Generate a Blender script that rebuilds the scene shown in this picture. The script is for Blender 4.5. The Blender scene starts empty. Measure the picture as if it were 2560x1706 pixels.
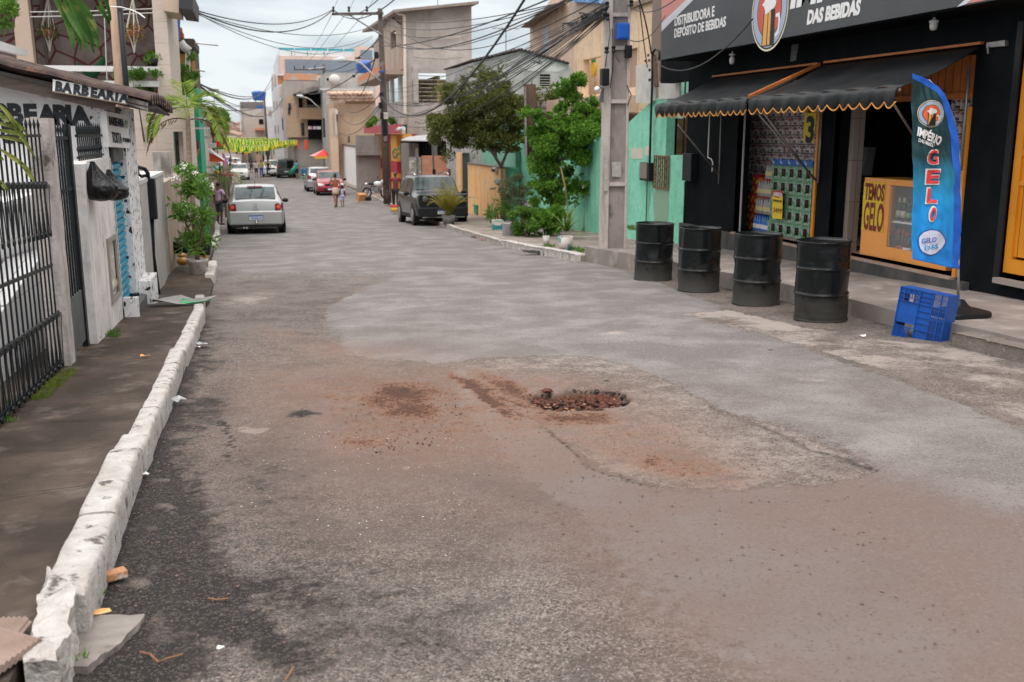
import bpy,bmesh,math,random
import numpy as np
from mathutils import Vector,Matrix,noise as mnoise
random.seed(7);rng=np.random.default_rng(7)
S=bpy.context.scene
R=math.radians
# ------------------------------------------------------------------ camera, sky, sun, exposure
FPX,CX,CY=2489.,1280.,853.
PITCH,YAW,H=R(11.8225),R(14.169),1.6
cam_d=bpy.data.cameras.new('camera');cam=bpy.data.objects.new('camera',cam_d)
S.collection.objects.link(cam);S.camera=cam
cam_d.sensor_width=36.;cam_d.lens=FPX*36/2560;cam_d.clip_start=.1;cam_d.clip_end=3000
cam.location=(0,0,H);cam.rotation_euler=(math.pi/2-PITCH,0,-YAW)
cam_d.dof.use_dof=True;cam_d.dof.focus_distance=7.0;cam_d.dof.aperture_fstop=4.2
S.view_settings.view_transform='Standard';S.view_settings.look='None'
S.view_settings.exposure=0.38;S.view_settings.gamma=1.0
w=bpy.data.worlds.new('World');S.world=w;w.use_nodes=True
nt=w.node_tree;nt.nodes.clear();N=nt.nodes.new;L=nt.links.new
sky=N('ShaderNodeTexSky');sky.sky_type='NISHITA';sky.sun_disc=False
sky.sun_elevation=R(62);sky.sun_rotation=R(200)
bg1=N('ShaderNodeBackground');bg1.inputs[1].default_value=.1;L(sky.outputs[0],bg1.inputs[0])
tc=N('ShaderNodeTexCoord');mp=N('ShaderNodeMapping');L(tc.outputs['Generated'],mp.inputs[0])
mp.inputs['Scale'].default_value=(2.2,2.2,9.);mp.inputs['Location'].default_value=(.35,.1,.2)
nz=N('ShaderNodeTexNoise');nz.inputs['Scale'].default_value=2.6;nz.inputs['Detail'].default_value=7;nz.inputs['Roughness'].default_value=.5
L(mp.outputs[0],nz.inputs[0])
cr=N('ShaderNodeValToRGB');L(nz.outputs[0],cr.inputs[0])
cr.color_ramp.elements[0].position=.36;cr.color_ramp.elements[0].color=(.42,.49,.53,1)
cr.color_ramp.elements[1].position=.56;cr.color_ramp.elements[1].color=(.69,.735,.755,1)
sp=N('ShaderNodeSeparateXYZ');L(tc.outputs['Generated'],sp.inputs[0])
mr=N('ShaderNodeMapRange');L(sp.outputs[2],mr.inputs[0])
mr.inputs[1].default_value=.10;mr.inputs[2].default_value=.9;mr.inputs[3].default_value=1.0;mr.inputs[4].default_value=2.2
cw=N('ShaderNodeMix');cw.data_type='RGBA';cwr=N('ShaderNodeMapRange');cwr.inputs[1].default_value=.12;cwr.inputs[2].default_value=.4;L(sp.outputs[2],cwr.inputs[0]);L(cwr.outputs[0],cw.inputs[0]);L(cr.outputs[0],cw.inputs[6]);cw.inputs[7].default_value=(.83,.81,.80,1)
bg2=N('ShaderNodeBackground');L(cw.outputs[2],bg2.inputs[0]);L(mr.outputs[0],bg2.inputs[1])
mx=N('ShaderNodeMixShader');mx.inputs[0].default_value=.95
L(bg1.outputs[0],mx.inputs[1]);L(bg2.outputs[0],mx.inputs[2])
ow=N('ShaderNodeOutputWorld');L(mx.outputs[0],ow.inputs[0])
sl=bpy.data.lights.new('sun','SUN');sl.energy=1.1;sl.angle=R(14);sl.color=(1,.965,.92)
so=bpy.data.objects.new('sun',sl);S.collection.objects.link(so)
so.rotation_euler=(R(28),0,R(180-200));so.location=(0,0,30)
# ------------------------------------------------------------------ measuring: photograph pixel -> place in the street
GY=[-20,0,20,30,36,45,52,60,75,95,115,200,400]
GZ=[.9,0,-.9,-1.33,-1.58,-1.88,-2.02,-2.13,-2.35,-2.6,-2.8,-3.3,-3.6]
def gz(Y):return float(np.interp(Y,GY,GZ))
CR=dict(C1=(0,0,3.92),C2=(0,350,3.137),C3=(420,150,7.84),C4=(640,0,6.533),C5=(500,330,5.807),C6=(880,0,5.6),C7=(900,300,5.227),B1=(1200,0,4.612),B2=(1050,150,2.958),B3=(1500,0,2.22),B4=(1700,230,3.336),B5=(2150,150,3.92),B6=(2100,500,3.485),B7=(1550,530,3.62),A1=(0,700,3.136),A2=(0,1150,2.82),A3=(1000,800,1.961),A4=(640,160,8.71),A5=(180,180,4.612),A6=(340,380,3.92),D1=(0,150,4.48),D2=(1640,0,2.558),D3=(400,0,3.732),D4=(1480,200,3.409),D5=(2080,380,4.9),D6=(700,180,5.228),M=(0,0,.91914),F=(0,0,1.))
SP,CP,SY,CYW=math.sin(PITCH),math.cos(PITCH),math.sin(YAW),math.cos(YAW)
def ray(k,x,y):
 a,b,s=CR[k];u=a+x/s-CX;v=b+y/s-CY
 fw=FPX*CP-v*SP;dn=FPX*SP+v*CP
 return(fw*SY+u*CYW,fw*CYW-u*SY,-dn)
def oX(k,x,y,X):
 r=ray(k,x,y);t=X/r[0];return(r[1]*t,H+r[2]*t)
def oY(k,x,y,Y):
 r=ray(k,x,y);t=Y/r[1];return(r[0]*t,H+r[2]*t)
def p3(k,x,y,Y):
 r=ray(k,x,y);t=Y/r[1];return Vector((r[0]*t,Y,H+r[2]*t))
def gg(k,x,y,dz=0.):
 r=ray(k,x,y);lo,hi=.5,600.
 for i in range(50):
  m=(lo+hi)/2
  if H+r[2]/r[1]*m>gz(m)+dz:lo=m
  else:hi=m
 return(r[0]*m/r[1],m)
# ------------------------------------------------------------------ materials
MATS={}
def srgb(h):
 h=h.lstrip('#');v=[int(h[i:i+2],16)/255 for i in(0,2,4)]
 return tuple(c/12.92 if c<=.04045 else((c+.055)/1.055)**2.4 for c in v)
def col(c):
 return(srgb(c)if isinstance(c,str)else tuple(c))+(1,)
def mat(name,c1,c2=None,sc=3.,st=(1,1,1),lo=.35,hi=.65,rough=.8,bump=0.,bsc=40.,metal=0.,spec=.5,c3=None,sc3=8.,st3=(1,1,1),lo3=.55,hi3=.65,trans=0.,emit=0.,brick=None,det=6.,coat=0.,wave=None,alpha=1.):
 if name in MATS:return MATS[name]
 m=bpy.data.materials.new(name);m.use_nodes=True;MATS[name]=m
 nt=m.node_tree;b=nt.nodes['Principled BSDF'];N=nt.nodes.new;L=nt.links.new
 b.inputs['Roughness'].default_value=rough;b.inputs['Metallic'].default_value=metal
 b.inputs['Specular IOR Level'].default_value=spec;b.inputs['Base Color'].default_value=col(c1)
 b.inputs['Coat Weight'].default_value=coat
 b.inputs['Coat Roughness'].default_value=.08
 if alpha<1:b.inputs['Alpha'].default_value=alpha
 if trans:b.inputs['Transmission Weight'].default_value=trans
 tc=N('ShaderNodeTexCoord');out=None
 def noise(scale,stretch,detail=det,loc=(0,0,0)):
  mp=N('ShaderNodeMapping');mp.inputs['Scale'].default_value=stretch;mp.inputs['Location'].default_value=loc;L(tc.outputs['Object'],mp.inputs[0])
  n=N('ShaderNodeTexNoise');n.inputs['Scale'].default_value=scale;n.inputs['Detail'].default_value=detail;n.inputs['Roughness'].default_value=.62
  L(mp.outputs[0],n.inputs[0]);return n.outputs[0]
 def mixf(fac,a,bb,lo,hi):
  r=N('ShaderNodeMapRange');r.inputs[1].default_value=lo;r.inputs[2].default_value=hi;L(fac,r.inputs[0])
  x=N('ShaderNodeMix');x.data_type='RGBA';L(r.outputs[0],x.inputs[0])
  for s,v in((6,a),(7,bb)):
   if hasattr(v,'links'):L(v,x.inputs[s])
   else:x.inputs[s].default_value=v
  return x.outputs[2]
 cur=col(c1);hh=None
 if brick:
  bw,bh,mortar,mc=brick[:4]
  bt=N('ShaderNodeTexBrick');mp=N('ShaderNodeMapping');
  mp.inputs['Rotation'].default_value=brick[4]if len(brick)>4 else(R(90),0,0)
  L(tc.outputs['Object'],mp.inputs[0]);L(mp.outputs[0],bt.inputs['Vector'])
  bt.inputs['Scale'].default_value=1;bt.inputs['Brick Width'].default_value=bw;bt.inputs['Row Height'].default_value=bh
  bt.inputs['Mortar Size'].default_value=mortar;bt.inputs['Color1'].default_value=col(c1);bt.inputs['Color2'].default_value=col(c2 or c1)
  bt.inputs['Mortar'].default_value=col(mc);bt.offset=brick[5]if len(brick)>5 else .5
  cur=bt.outputs[0];hh=bt.outputs[1]
  cur=mixf(noise(sc,st),cur,col(c3)if c3 else cur,lo3,hi3)
 else:
  if c2:cur=mixf(noise(sc,st),col(c1),col(c2),lo,hi)
  if c3:cur=mixf(noise(sc3,st3,loc=(3.1,7.7,1.3)),cur,col(c3),lo3,hi3)
 if rough>=.88 and not brick and sc<4.5:
  kf=1. if sc>=1.5 else .38
  g1_=noise(2.6*kf,(2.2,2.2,.30),7,(8.3,1.1,4.2));cc_=col(c1);dkc=(cc_[0]*.42,cc_[1]*.38,cc_[2]*.36,1)
  cur=mixf(g1_,cur,dkc,.55,.86)
  g2_=noise(9.*kf,(1,1,1),6,(2.3,6.1,.2));cur=mixf(g2_,cur,(cc_[0]*.62,cc_[1]*.58,cc_[2]*.55,1),.52,.86)
 if hasattr(cur,'links'):L(cur,b.inputs['Base Color'])
 if emit:
  b.inputs['Emission Strength'].default_value=emit
  if hasattr(cur,'links'):L(cur,b.inputs['Emission Color'])
  else:b.inputs['Emission Color'].default_value=cur
 if bump or wave:
  bp=N('ShaderNodeBump');bp.inputs['Strength'].default_value=min(1,bump*2+.3);bp.inputs['Distance'].default_value=.02 if not wave else wave[2]
  if wave:
   wv=N('ShaderNodeTexWave');wv.bands_direction=wave[0];wv.inputs['Scale'].default_value=wave[1];L(tc.outputs['Object'],wv.inputs[0]);L(wv.outputs[1],bp.inputs['Height'])
  else:L(noise(bsc,(1,1,1),8),bp.inputs['Height']);bp.inputs['Distance'].default_value=bump*.04
  L(bp.outputs[0],b.inputs['Normal'])
 return m
def leafmat(name,c1,c2,c3=None,tr=.35):
 if name in MATS:return MATS[name]
 m=mat(name,c1,c2,sc=5,lo=.4,hi=.6,rough=.55,spec=.3,c3=c3,sc3=11,lo3=.55,hi3=.7,det=3)
 nt=m.node_tree;b=nt.nodes['Principled BSDF'];o=nt.nodes['Material Output']
 t=nt.nodes.new('ShaderNodeBsdfTranslucent');x=nt.nodes.new('ShaderNodeMixShader');x.inputs[0].default_value=tr
 if b.inputs['Base Color'].links:nt.links.new(b.inputs['Base Color'].links[0].from_socket,t.inputs[0])
 nt.links.new(b.outputs[0],x.inputs[1]);nt.links.new(t.outputs[0],x.inputs[2]);nt.links.new(x.outputs[0],o.inputs[0])
 return m
# ------------------------------------------------------------------ mesh building
def V(*a):return Vector(a)
class MB:
 def __init__(s):s.v=[];s.f=[]
 def face(s,pts):
  n=len(s.v);s.v+=[tuple(p)for p in pts];s.f.append(tuple(range(n,n+len(pts))));return s
 def hexa(s,p):
  n=len(s.v);s.v+=[tuple(q)for q in p]
  for f in((3,2,1,0),(4,5,6,7),(0,1,5,4),(1,2,6,5),(2,3,7,6),(3,0,4,7)):s.f.append(tuple(n+i for i in f))
  return s
 def box(s,x0,y0,z0,x1,y1,z1):
  if x0>x1:x0,x1=x1,x0
  if y0>y1:y0,y1=y1,y0
  if z0>z1:z0,z1=z1,z0
  return s.hexa([(x0,y0,z0),(x1,y0,z0),(x1,y1,z0),(x0,y1,z0),(x0,y0,z1),(x1,y0,z1),(x1,y1,z1),(x0,y1,z1)])
 def obox(s,c,size,rz=0,rx=0,ry=0):
  M=Matrix.Translation(c)@Matrix.Rotation(rz,4,'Z')@Matrix.Rotation(rx,4,'X')@Matrix.Rotation(ry,4,'Y')
  a,b,d=[q/2 for q in size]
  return s.hexa([M@V(*q)for q in((-a,-b,-d),(a,-b,-d),(a,b,-d),(-a,b,-d),(-a,-b,d),(a,-b,d),(a,b,d),(-a,b,d))])
 def prism(s,poly,ext):
  n=len(s.v);k=len(poly);e=Vector(ext)
  s.v+=[tuple(p)for p in poly]+[tuple(Vector(p)+e)for p in poly]
  s.f.append(tuple(n+i for i in range(k)));s.f.append(tuple(n+k+i for i in reversed(range(k))))
  for i in range(k):j=(i+1)%k;s.f.append((n+i,n+k+i,n+k+j,n+j))
  return s
 def beam(s,a,b,w,h):
  a,b=Vector(a),Vector(b);d=(b-a).normalized();up=V(0,0,1)if abs(d.z)<.95 else V(0,1,0)
  x=d.cross(up).normalized()*w/2;y=x.cross(d).normalized()*h/2
  return s.hexa([a-x-y,a+x-y,b+x-y,b-x-y,a-x+y,a+x+y,b+x+y,b-x+y])
 def tube(s,pts,r,seg=8,caps=True):
  pts=[Vector(p)for p in pts];n0=len(s.v);k=len(pts)
  rs=r if isinstance(r,(list,tuple))else[r]*k
  prev=None
  for i,p in enumerate(pts):
   d=(pts[min(i+1,k-1)]-pts[max(i-1,0)])
   d=d.normalized()if d.length>1e-9 else V(0,0,1)
   if prev is None:
    up=V(0,0,1)if abs(d.z)<.9 else V(1,0,0);x=d.cross(up).normalized()
   else:
    x=prev-d*prev.dot(d);x=x.normalized()if x.length>1e-6 else d.orthogonal().normalized()
   prev=x;y=d.cross(x)
   for j in range(seg):
    a=2*math.pi*j/seg;s.v.append(tuple(p+(x*math.cos(a)+y*math.sin(a))*rs[i]))
  for i in range(k-1):
   for j in range(seg):
    a=n0+i*seg+j;b=n0+i*seg+(j+1)%seg;s.f.append((a,b,b+seg,a+seg))
  if caps:s.f.append(tuple(n0+j for j in reversed(range(seg))));s.f.append(tuple(n0+(k-1)*seg+j for j in range(seg)))
  return s
 def lathe(s,prof,c=(0,0,0),seg=24,M=None):
  n0=len(s.v);k=len(prof);c=Vector(c)
  for r,z in prof:
   for j in range(seg):
    a=2*math.pi*j/seg;q=V(r*math.cos(a),r*math.sin(a),z)
    if M:q=M@q
    s.v.append(tuple(c+q))
  for i in range(k-1):
   for j in range(seg):
    a=n0+i*seg+j;b=n0+i*seg+(j+1)%seg;s.f.append((a,b,b+seg,a+seg))
  s.f.append(tuple(n0+j for j in reversed(range(seg))));s.f.append(tuple(n0+(k-1)*seg+j for j in range(seg)))
  return s
 def ball(s,c,r,seg=12,rings=7,nz=0.,fr=3.):
  c=Vector(c);r=(r,r,r)if not hasattr(r,'__len__')else r;n0=len(s.v)
  for i in range(rings+1):
   t=math.pi*i/rings
   for j in range(seg):
    a=2*math.pi*j/seg;q=V(math.sin(t)*math.cos(a),math.sin(t)*math.sin(a),math.cos(t))
    if nz:q*=1+nz*mnoise.noise(q*fr+c)
    s.v.append((c.x+q.x*r[0],c.y+q.y*r[1],c.z+q.z*r[2]))
  for i in range(rings):
   for j in range(seg):
    a=n0+i*seg+j;b=n0+i*seg+(j+1)%seg;s.f.append((a,a+seg,b+seg,b))
  return s
 def grid(s,rows):
  n0=len(s.v);k=len(rows[0])
  for r in rows:s.v+=[tuple(p)for p in r]
  for i in range(len(rows)-1):
   for j in range(k-1):
    a=n0+i*k+j;s.f.append((a,a+1,a+1+k,a+k))
  return s
 def wall(s,ax,pos,t,a0,a1,z0,z1,holes=()):
  # wall on plane X=pos or Y=pos with thickness t, rectangular holes (a0,a1,z0,z1)
  A=sorted({a0,a1,*[min(max(h[0],a0),a1)for h in holes],*[min(max(h[1],a0),a1)for h in holes]})
  Z=sorted({z0,z1,*[min(max(h[2],z0),z1)for h in holes],*[min(max(h[3],z0),z1)for h in holes]})
  for i in range(len(A)-1):
   for j in range(len(Z)-1):
    ca,cz=(A[i]+A[i+1])/2,(Z[j]+Z[j+1])/2
    if any(h[0]<ca<h[1]and h[2]<cz<h[3]for h in holes):continue
    if ax=='X':s.box(pos,A[i],Z[j],pos+t,A[i+1],Z[j+1])
    else:s.box(A[i],pos,Z[j],A[i+1],pos+t,Z[j+1])
  return s
 def build(s,name,m,parent=None,smooth=False,bevel=0.,label=None,cat=None,group=None,kind=None,weld=False,local=False,solid=0.,sub=0):
  me=bpy.data.meshes.new(name)
  o=bpy.data.objects.new(name,me);S.collection.objects.link(o)
  vv=np.array(s.v,dtype=np.float64).reshape(-1,3)
  if parent is not None:
   o.parent=parent
   if not local:
    org=np.array(WPOS[parent.name]);vv=vv-org;WPOS[o.name]=tuple(org)
   else:WPOS[o.name]=(0,0,0)
  else:
   if kind or local:org=np.zeros(3)
   else:org=np.array([(vv[:,0].min()+vv[:,0].max())/2,(vv[:,1].min()+vv[:,1].max())/2,vv[:,2].min()])
   vv=vv-org;o.location=tuple(org);WPOS[o.name]=tuple(org)
  me.from_pydata(vv.tolist(),[],s.f);me.update()
  if weld or bevel:
   bm=bmesh.new();bm.from_mesh(me);bmesh.ops.remove_doubles(bm,verts=bm.verts,dist=1e-5);bmesh.ops.recalc_face_normals(bm,faces=bm.faces);bm.to_mesh(me);bm.free()
  me.materials.append(m)
  if smooth:
   me.polygons.foreach_set('use_smooth',[True]*len(me.polygons))
  if solid:
   d=o.modifiers.new('solid','SOLIDIFY');d.thickness=solid;d.offset=0
  if sub:
   d=o.modifiers.new('sub','SUBSURF');d.levels=sub;d.render_levels=sub
  if bevel:
   d=o.modifiers.new('bevel','BEVEL');d.width=bevel;d.segments=2;d.limit_method='ANGLE';d.angle_limit=R(40)
  tag(o,label,cat,group,kind)
  return o
WPOS={}
def tag(o,label=None,cat=None,group=None,kind=None):
 if label:o['label']=label
 if cat:o['category']=cat
 if group:o['group']=group
 if kind:o['kind']=kind
 return o
def thing(name,label,cat,loc=(0,0,0),group=None,parent=None):
 o=bpy.data.objects.new(name,None);S.collection.objects.link(o);o.location=loc;o.empty_display_size=.1
 WPOS[o.name]=tuple(loc);return tag(o,label,cat,group)
def dup(root,loc,rz=None,label=None,group=None,scale=None):
 def cp(o,par):
  c_=o.copy();S.collection.objects.link(c_)
  if par is not None:c_.parent=par
  for ch in[q for q in KIDS.get(o.name,[])]:cp(ch,c_)
  return c_
 if root.name not in KIDS:
  def walk(o):
   KIDS[o.name]=[q for q in bpy.data.objects if q.parent==o]
   for q in KIDS[o.name]:walk(q)
  walk(root)
 r=cp(root,None);r.location=loc
 if rz is not None:r.rotation_euler=(r.rotation_euler[0],r.rotation_euler[1],rz)
 if scale:r.scale=(scale,)*3
 if label:r['label']=label
 if group:r['group']=group
 return r
KIDS={}
def text(s,size,m,parent,M,name='lettering',bold=.0,sx=1.,ext=.002,shear=0.,align='LEFT',spacing=1.):
 # lettering as a mesh; M: world matrix placing text plane (x right, y up, z outwards)
 cu=bpy.data.curves.new('txt','FONT');cu.body=s;cu.size=size;cu.extrude=ext;cu.offset=bold;cu.shear=shear
 cu.align_x=align;cu.resolution_u=3;cu.space_character=spacing;cu.space_line=.95
 t=bpy.data.objects.new('txt',cu);S.collection.objects.link(t);bpy.context.view_layer.update()
 me=bpy.data.meshes.new_from_object(t.evaluated_get(bpy.context.evaluated_depsgraph_get()))
 bpy.data.objects.remove(t);bpy.data.curves.remove(cu)
 me.transform(Matrix.Diagonal((sx,1,1,1)));me.transform(M)
 org=WPOS[parent.name];me.transform(Matrix.Translation([-q for q in org]))
 me.materials.clear();me.materials.append(m);me.name=name
 o=bpy.data.objects.new(name,me);S.collection.objects.link(o);o.parent=parent;WPOS[o.name]=org
 return o
def frame_x(p,right=-1):
 return Matrix.Translation(p)@Matrix(((0,0,-1,0),(-1,0,0,0),(0,1,0,0),(0,0,0,1)))
def frame_y(p,roll=0.):
 return Matrix.Translation(p)@Matrix.Rotation(-roll,4,'Y')@Matrix.Rotation(R(90),4,'X')
def catenary(a,b,sag,n=14):
 a,b=Vector(a),Vector(b)
 return[a.lerp(b,i/n)-V(0,0,1)*sag*4*(i/n)*(1-i/n)for i in range(n+1)]
def vnoise(x,y,sc,seed=0):
 rs=np.random.default_rng(seed);T=rs.random((256,256))
 x=x*sc;y=y*sc;xi=np.floor(x).astype(int);yi=np.floor(y).astype(int);fx=x-xi;fy=y-yi
 fx=fx*fx*(3-2*fx);fy=fy*fy*(3-2*fy);g=lambda i,j:T[(xi+i)&255,(yi+j)&255]
 return(g(0,0)*(1-fx)+g(1,0)*fx)*(1-fy)+(g(0,1)*(1-fx)+g(1,1)*fx)*fy
def fbm(x,y,sc,oct=4,seed=0):
 t=0;a=.5;tot=0
 for o in range(oct):t=t+a*vnoise(x,y,sc*2**o,seed+o);tot+=a;a*=.55
 return t/tot
# ------------------------------------------------------------------ road
def inpoly(px,py,poly):
 ins=np.zeros(px.shape,bool);n=len(poly)
 for i in range(n):
  x1,y1=poly[i];x2,y2=poly[(i+1)%n]
  if y1==y2:continue
  c_=((y1>py)!=(y2>py))&(px<(x2-x1)*(py-y1)/(y2-y1)+x1);ins^=c_
 return ins
def projd(X,Y,Z):
 f=X*SY+Y*CYW;u=X*CYW-Y*SY;d=H-Z;z=np.maximum(f*CP+d*SP,.3);v=d*CP-f*SP
 return(CX+FPX*u/z)*.91914,(CY+FPX*v/z)*.91914
POTH=[(1212,906),(1232,899),(1262,901),(1290,896),(1330,893),(1380,892),(1408,896),(1437,898),(1438,914),(1434,926),(1400,932),(1372,940),(1330,943),(1285,940),(1250,937),(1225,922)]
def build_road():
 ys=[-6,-4,-2,-.5,.6,1.3,1.8];y=1.8
 while y<13.5:y+=max(.014,.0032*y);ys.append(y)
 while y<40:y+=.0075*y;ys.append(y)
 while y<400:y+=.03*y;ys.append(y)
 xs=np.concatenate([[-30,-12,-5,-3.2,-2,-1.4,-1.05,-.9],np.arange(-.8,6.75,.025),[6.9,7.2,7.6,8,9,12,20,40]])
 X,Y=np.meshgrid(xs,np.array(ys));Zb=np.interp(Y,GY,GZ)
 n1=fbm(X,Y,.6,4,1);n2=fbm(X,Y,2.2,4,11);n3=fbm(X,Y,9,3,21);n4=fbm(X,Y,25,2,31)
 wx=X+(n2-.5)*.16+(n3-.5)*.08+(n4-.5)*.05;wy=Y+(fbm(X,Y,2.2,4,41)-.5)*.22+(fbm(X,Y,9,3,51)-.5)*.12
 PX_,PY_=projd(wx,wy,Zb);QX,QY=projd(X+(n3-.5)*.10,Y+(fbm(X,Y,9,3,91)-.5)*.16,Zb)
 def blob(cx,cy,rx,ry,ang=0.,s=1.,p=1.):
  a=R(ang);dx=PX_-cx;dy=PY_-cy;u=dx*math.cos(a)+dy*math.sin(a);v=-dx*math.sin(a)+dy*math.cos(a)
  return s*np.clip(1-np.sqrt((u/rx)**2+(v/ry)**2),0,1)**p
 front=(Y>1.2)
 # old rough surface (aggregate shows): everything but the newer patches
 smooth=inpoly(PX_,PY_,[(745,708),(820,670),(900,640),(960,560),(1250,560),(1480,640),(1650,700),(1700,745),(1830,790),(2060,880),(2360,985),(2500,1050),(2500,1700),(1720,1570),(1640,1500),(1560,1430),(1450,1320),(1330,1190),(1420,1150),(1500,1125),(1760,1120),(1990,1075),(1960,1040),(1800,980),(1640,930),(1520,870),(1430,838),(1200,818),(1010,838),(900,830),(800,815),(755,760)])
 lane=inpoly(PX_,PY_,[(1040,868),(1075,870),(1165,935),(1255,992),(1330,1060),(1490,1130),(1380,1190),(1240,1120),(1120,1000),(1060,930)])
 far=np.clip((Y-14)/5,0,1)
 n5=fbm(X,Y,1.3,5,61)
 rough=np.where(smooth,0.,1.);rough=np.where(lane,.25,rough);rough=rough*(1-far)+far*np.clip((n5-.45)*2,0,.22)
 bad=inpoly(PX_,PY_,[(1560,720),(1680,712),(1850,750),(2010,775),(2240,800),(2400,840),(2400,975),(2250,935),(2060,860),(1880,800),(1760,768)])
 rough=np.where(bad,.85,rough)
 def blur(a,k,n):
  for _ in range(n):
   for ax in(0,1):
    c_=np.cumsum(np.pad(a,[(k+1,k)if i==ax else(0,0)for i in(0,1)],mode='edge'),axis=ax)
    a=(np.take(c_,range(2*k+1,c_.shape[ax]),axis=ax)-np.take(c_,range(0,c_.shape[ax]-2*k-1),axis=ax))/(2*k+1)
  return a
 soft=blur(rough,9,2);kk=np.maximum(.65,np.clip((PY_-840)/160,0,1));rough=rough*(1-kk)+soft*kk
 rough_pre=rough
 patch=inpoly(PX_,PY_,[(1030,850),(1160,825),(1300,815),(1440,838),(1560,890),(1640,935),(1810,990),(1960,1045),(1990,1075),(1950,1098),(1760,1118),(1500,1122),(1430,1090),(1330,1040),(1250,985),(1165,925),(1060,868)])
 rough=np.where(patch,.95,rough);rough=np.where(lane,.05,rough);rough=np.where(bad,.9,rough)
 darkpatch=inpoly(PX_,PY_,[(1790,1075),(1900,1052),(1980,1062),(1995,1078),(1950,1096),(1850,1100),(1800,1092)])
 pale=np.where(bad,.45+.5*np.clip((n2-.42)*3,0,1),0.)+np.where(patch,.42+.35*n2,0.)
 pale+=blob(575,985,34,11,0,2.6)+blob(600,965,80,22,0,.5)+blob(560,690,150,34,-8,.9)+blob(1420,765,90,10,0,.9)+blob(1870,875,80,12,0,.7)+blob(940,1080,22,9,0,1.5)+blob(1000,650,280,18,3,.35)+blob(1780,735,180,26,6,.5)
 pale+=blob(930,1230,130,60,0,.45)+blob(1230,1430,190,60,0,.4)+blob(730,1080,160,70,0,.3)+blob(560,920,200,50,0,.25)+blob(1040,670,90,14,0,.35)
 pale+=far*np.clip((n5-.55)*2,0,.12)
 rust=blob(920,905,110,40,0,1.15)+blob(950,945,80,22,0,1.1)+blob(820,1020,100,26,0,1.0)+blob(1330,960,130,22,0,1.2)+blob(1180,900,150,22,28,1.0)+blob(1280,880,240,46,5,.55)+blob(640,765,90,18,5,.9)+blob(770,800,200,32,4,.65)
 rust+=blob(1640,1090,210,50,8,.75)+blob(1500,1060,160,45,8,.45)+blob(860,960,460,190,0,.80)+blob(1200,960,560,170,10,.72)+blob(1500,1010,330,110,12,.55)+blob(640,860,300,110,5,.4)
 line=blob(1110,900,110,9,32,1.9)+blob(1145,938,60,5,32,1.8);rust+=line
 red_falloff=blob(1800,1260,760,260,8,1.5)+blob(2150,1480,900,420,10,1.8)+blob(1400,1160,260,60,10,.55)+blob(1000,1060,760,300,0,1.0)+blob(1500,1000,380,140,0,.5)+blob(950,780,300,70,0,.3)  # red-brown asphalt; the wide lower blobs also paint lens falloff into the road
 red_falloff=np.where(patch,red_falloff*.4,red_falloff);red_falloff+=np.clip((PY_-830)/60,0,1)*np.clip(1-(PY_-830)/500,0,1)*.25
 # damp black grit in the gutter, tar lines, foreground falloff painted as darker road
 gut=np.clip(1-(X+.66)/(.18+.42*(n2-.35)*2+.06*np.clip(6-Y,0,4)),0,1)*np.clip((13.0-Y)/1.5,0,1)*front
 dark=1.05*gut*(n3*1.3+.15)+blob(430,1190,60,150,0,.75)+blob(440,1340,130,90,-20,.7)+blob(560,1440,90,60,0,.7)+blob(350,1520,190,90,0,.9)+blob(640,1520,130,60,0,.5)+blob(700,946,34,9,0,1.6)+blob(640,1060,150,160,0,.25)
 dark+=blob(1900,1075,110,24,2,.2)+blob(1740,1010,260,36,18,.30)+blob(700,700,170,22,4,.4)+blob(500,900,90,90,0,.35)+blob(620,1340,640,330,0,.62)+blob(1000,1480,560,220,0,.42)+blob(480,1050,300,260,0,.3)  # widest blobs darken the near road in imitation of lens falloff
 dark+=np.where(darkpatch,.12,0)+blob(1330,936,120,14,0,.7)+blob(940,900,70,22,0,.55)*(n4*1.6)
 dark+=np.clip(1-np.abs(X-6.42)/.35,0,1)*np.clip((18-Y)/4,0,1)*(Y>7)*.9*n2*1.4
 def pline(L_,w_,s_):
  d=np.full(X.shape,1e9)
  for(x1,y1),(x2,y2)in zip(L_[:-1],L_[1:]):
   t_=np.clip(((PX_-x1)*(x2-x1)+(PY_-y1)*(y2-y1))/((x2-x1)**2+(y2-y1)**2),0,1);d=np.minimum(d,np.hypot(PX_-x1-t_*(x2-x1),(PY_-y1-t_*(y2-y1))))
  return s_*np.clip(1-d/w_,0,1)
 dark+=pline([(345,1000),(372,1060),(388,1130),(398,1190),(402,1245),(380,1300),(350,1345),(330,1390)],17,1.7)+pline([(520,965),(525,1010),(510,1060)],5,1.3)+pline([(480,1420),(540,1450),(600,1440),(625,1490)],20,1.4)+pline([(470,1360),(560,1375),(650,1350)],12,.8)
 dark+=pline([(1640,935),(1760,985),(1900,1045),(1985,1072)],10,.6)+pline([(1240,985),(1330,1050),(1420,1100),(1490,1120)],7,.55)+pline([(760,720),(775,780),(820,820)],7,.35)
 rust+=pline([(1030,858),(1060,880),(1120,915),(1165,950)],8,1.0)+pline([(1085,872),(1140,905),(1200,935)],7,.8)
 hole=inpoly(QX,QY,POTH)
 # crack lines and seams from ridged noise
 rid=np.abs(fbm(X+5,Y+3,.9,4,71)-.5);crack=np.clip(1-rid/.006,0,1)*np.clip((n5-.48)*8,0,1)
 ed=np.zeros_like(rough);ed[:,1:]+=np.abs(np.diff(rough,axis=1));ed[1:,:]+=np.abs(np.diff(rough,axis=0));ed=np.clip(ed,0,1)*(1-far)
 dark+=ed*.35
 z=Zb+(n1-.5)*.03+rough*(n4-.5)*.006-np.where(rough<.3,0,.004)+(n2-.5)*.006
 side=np.clip((X+.2)/-.5,0,1)*0
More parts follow.
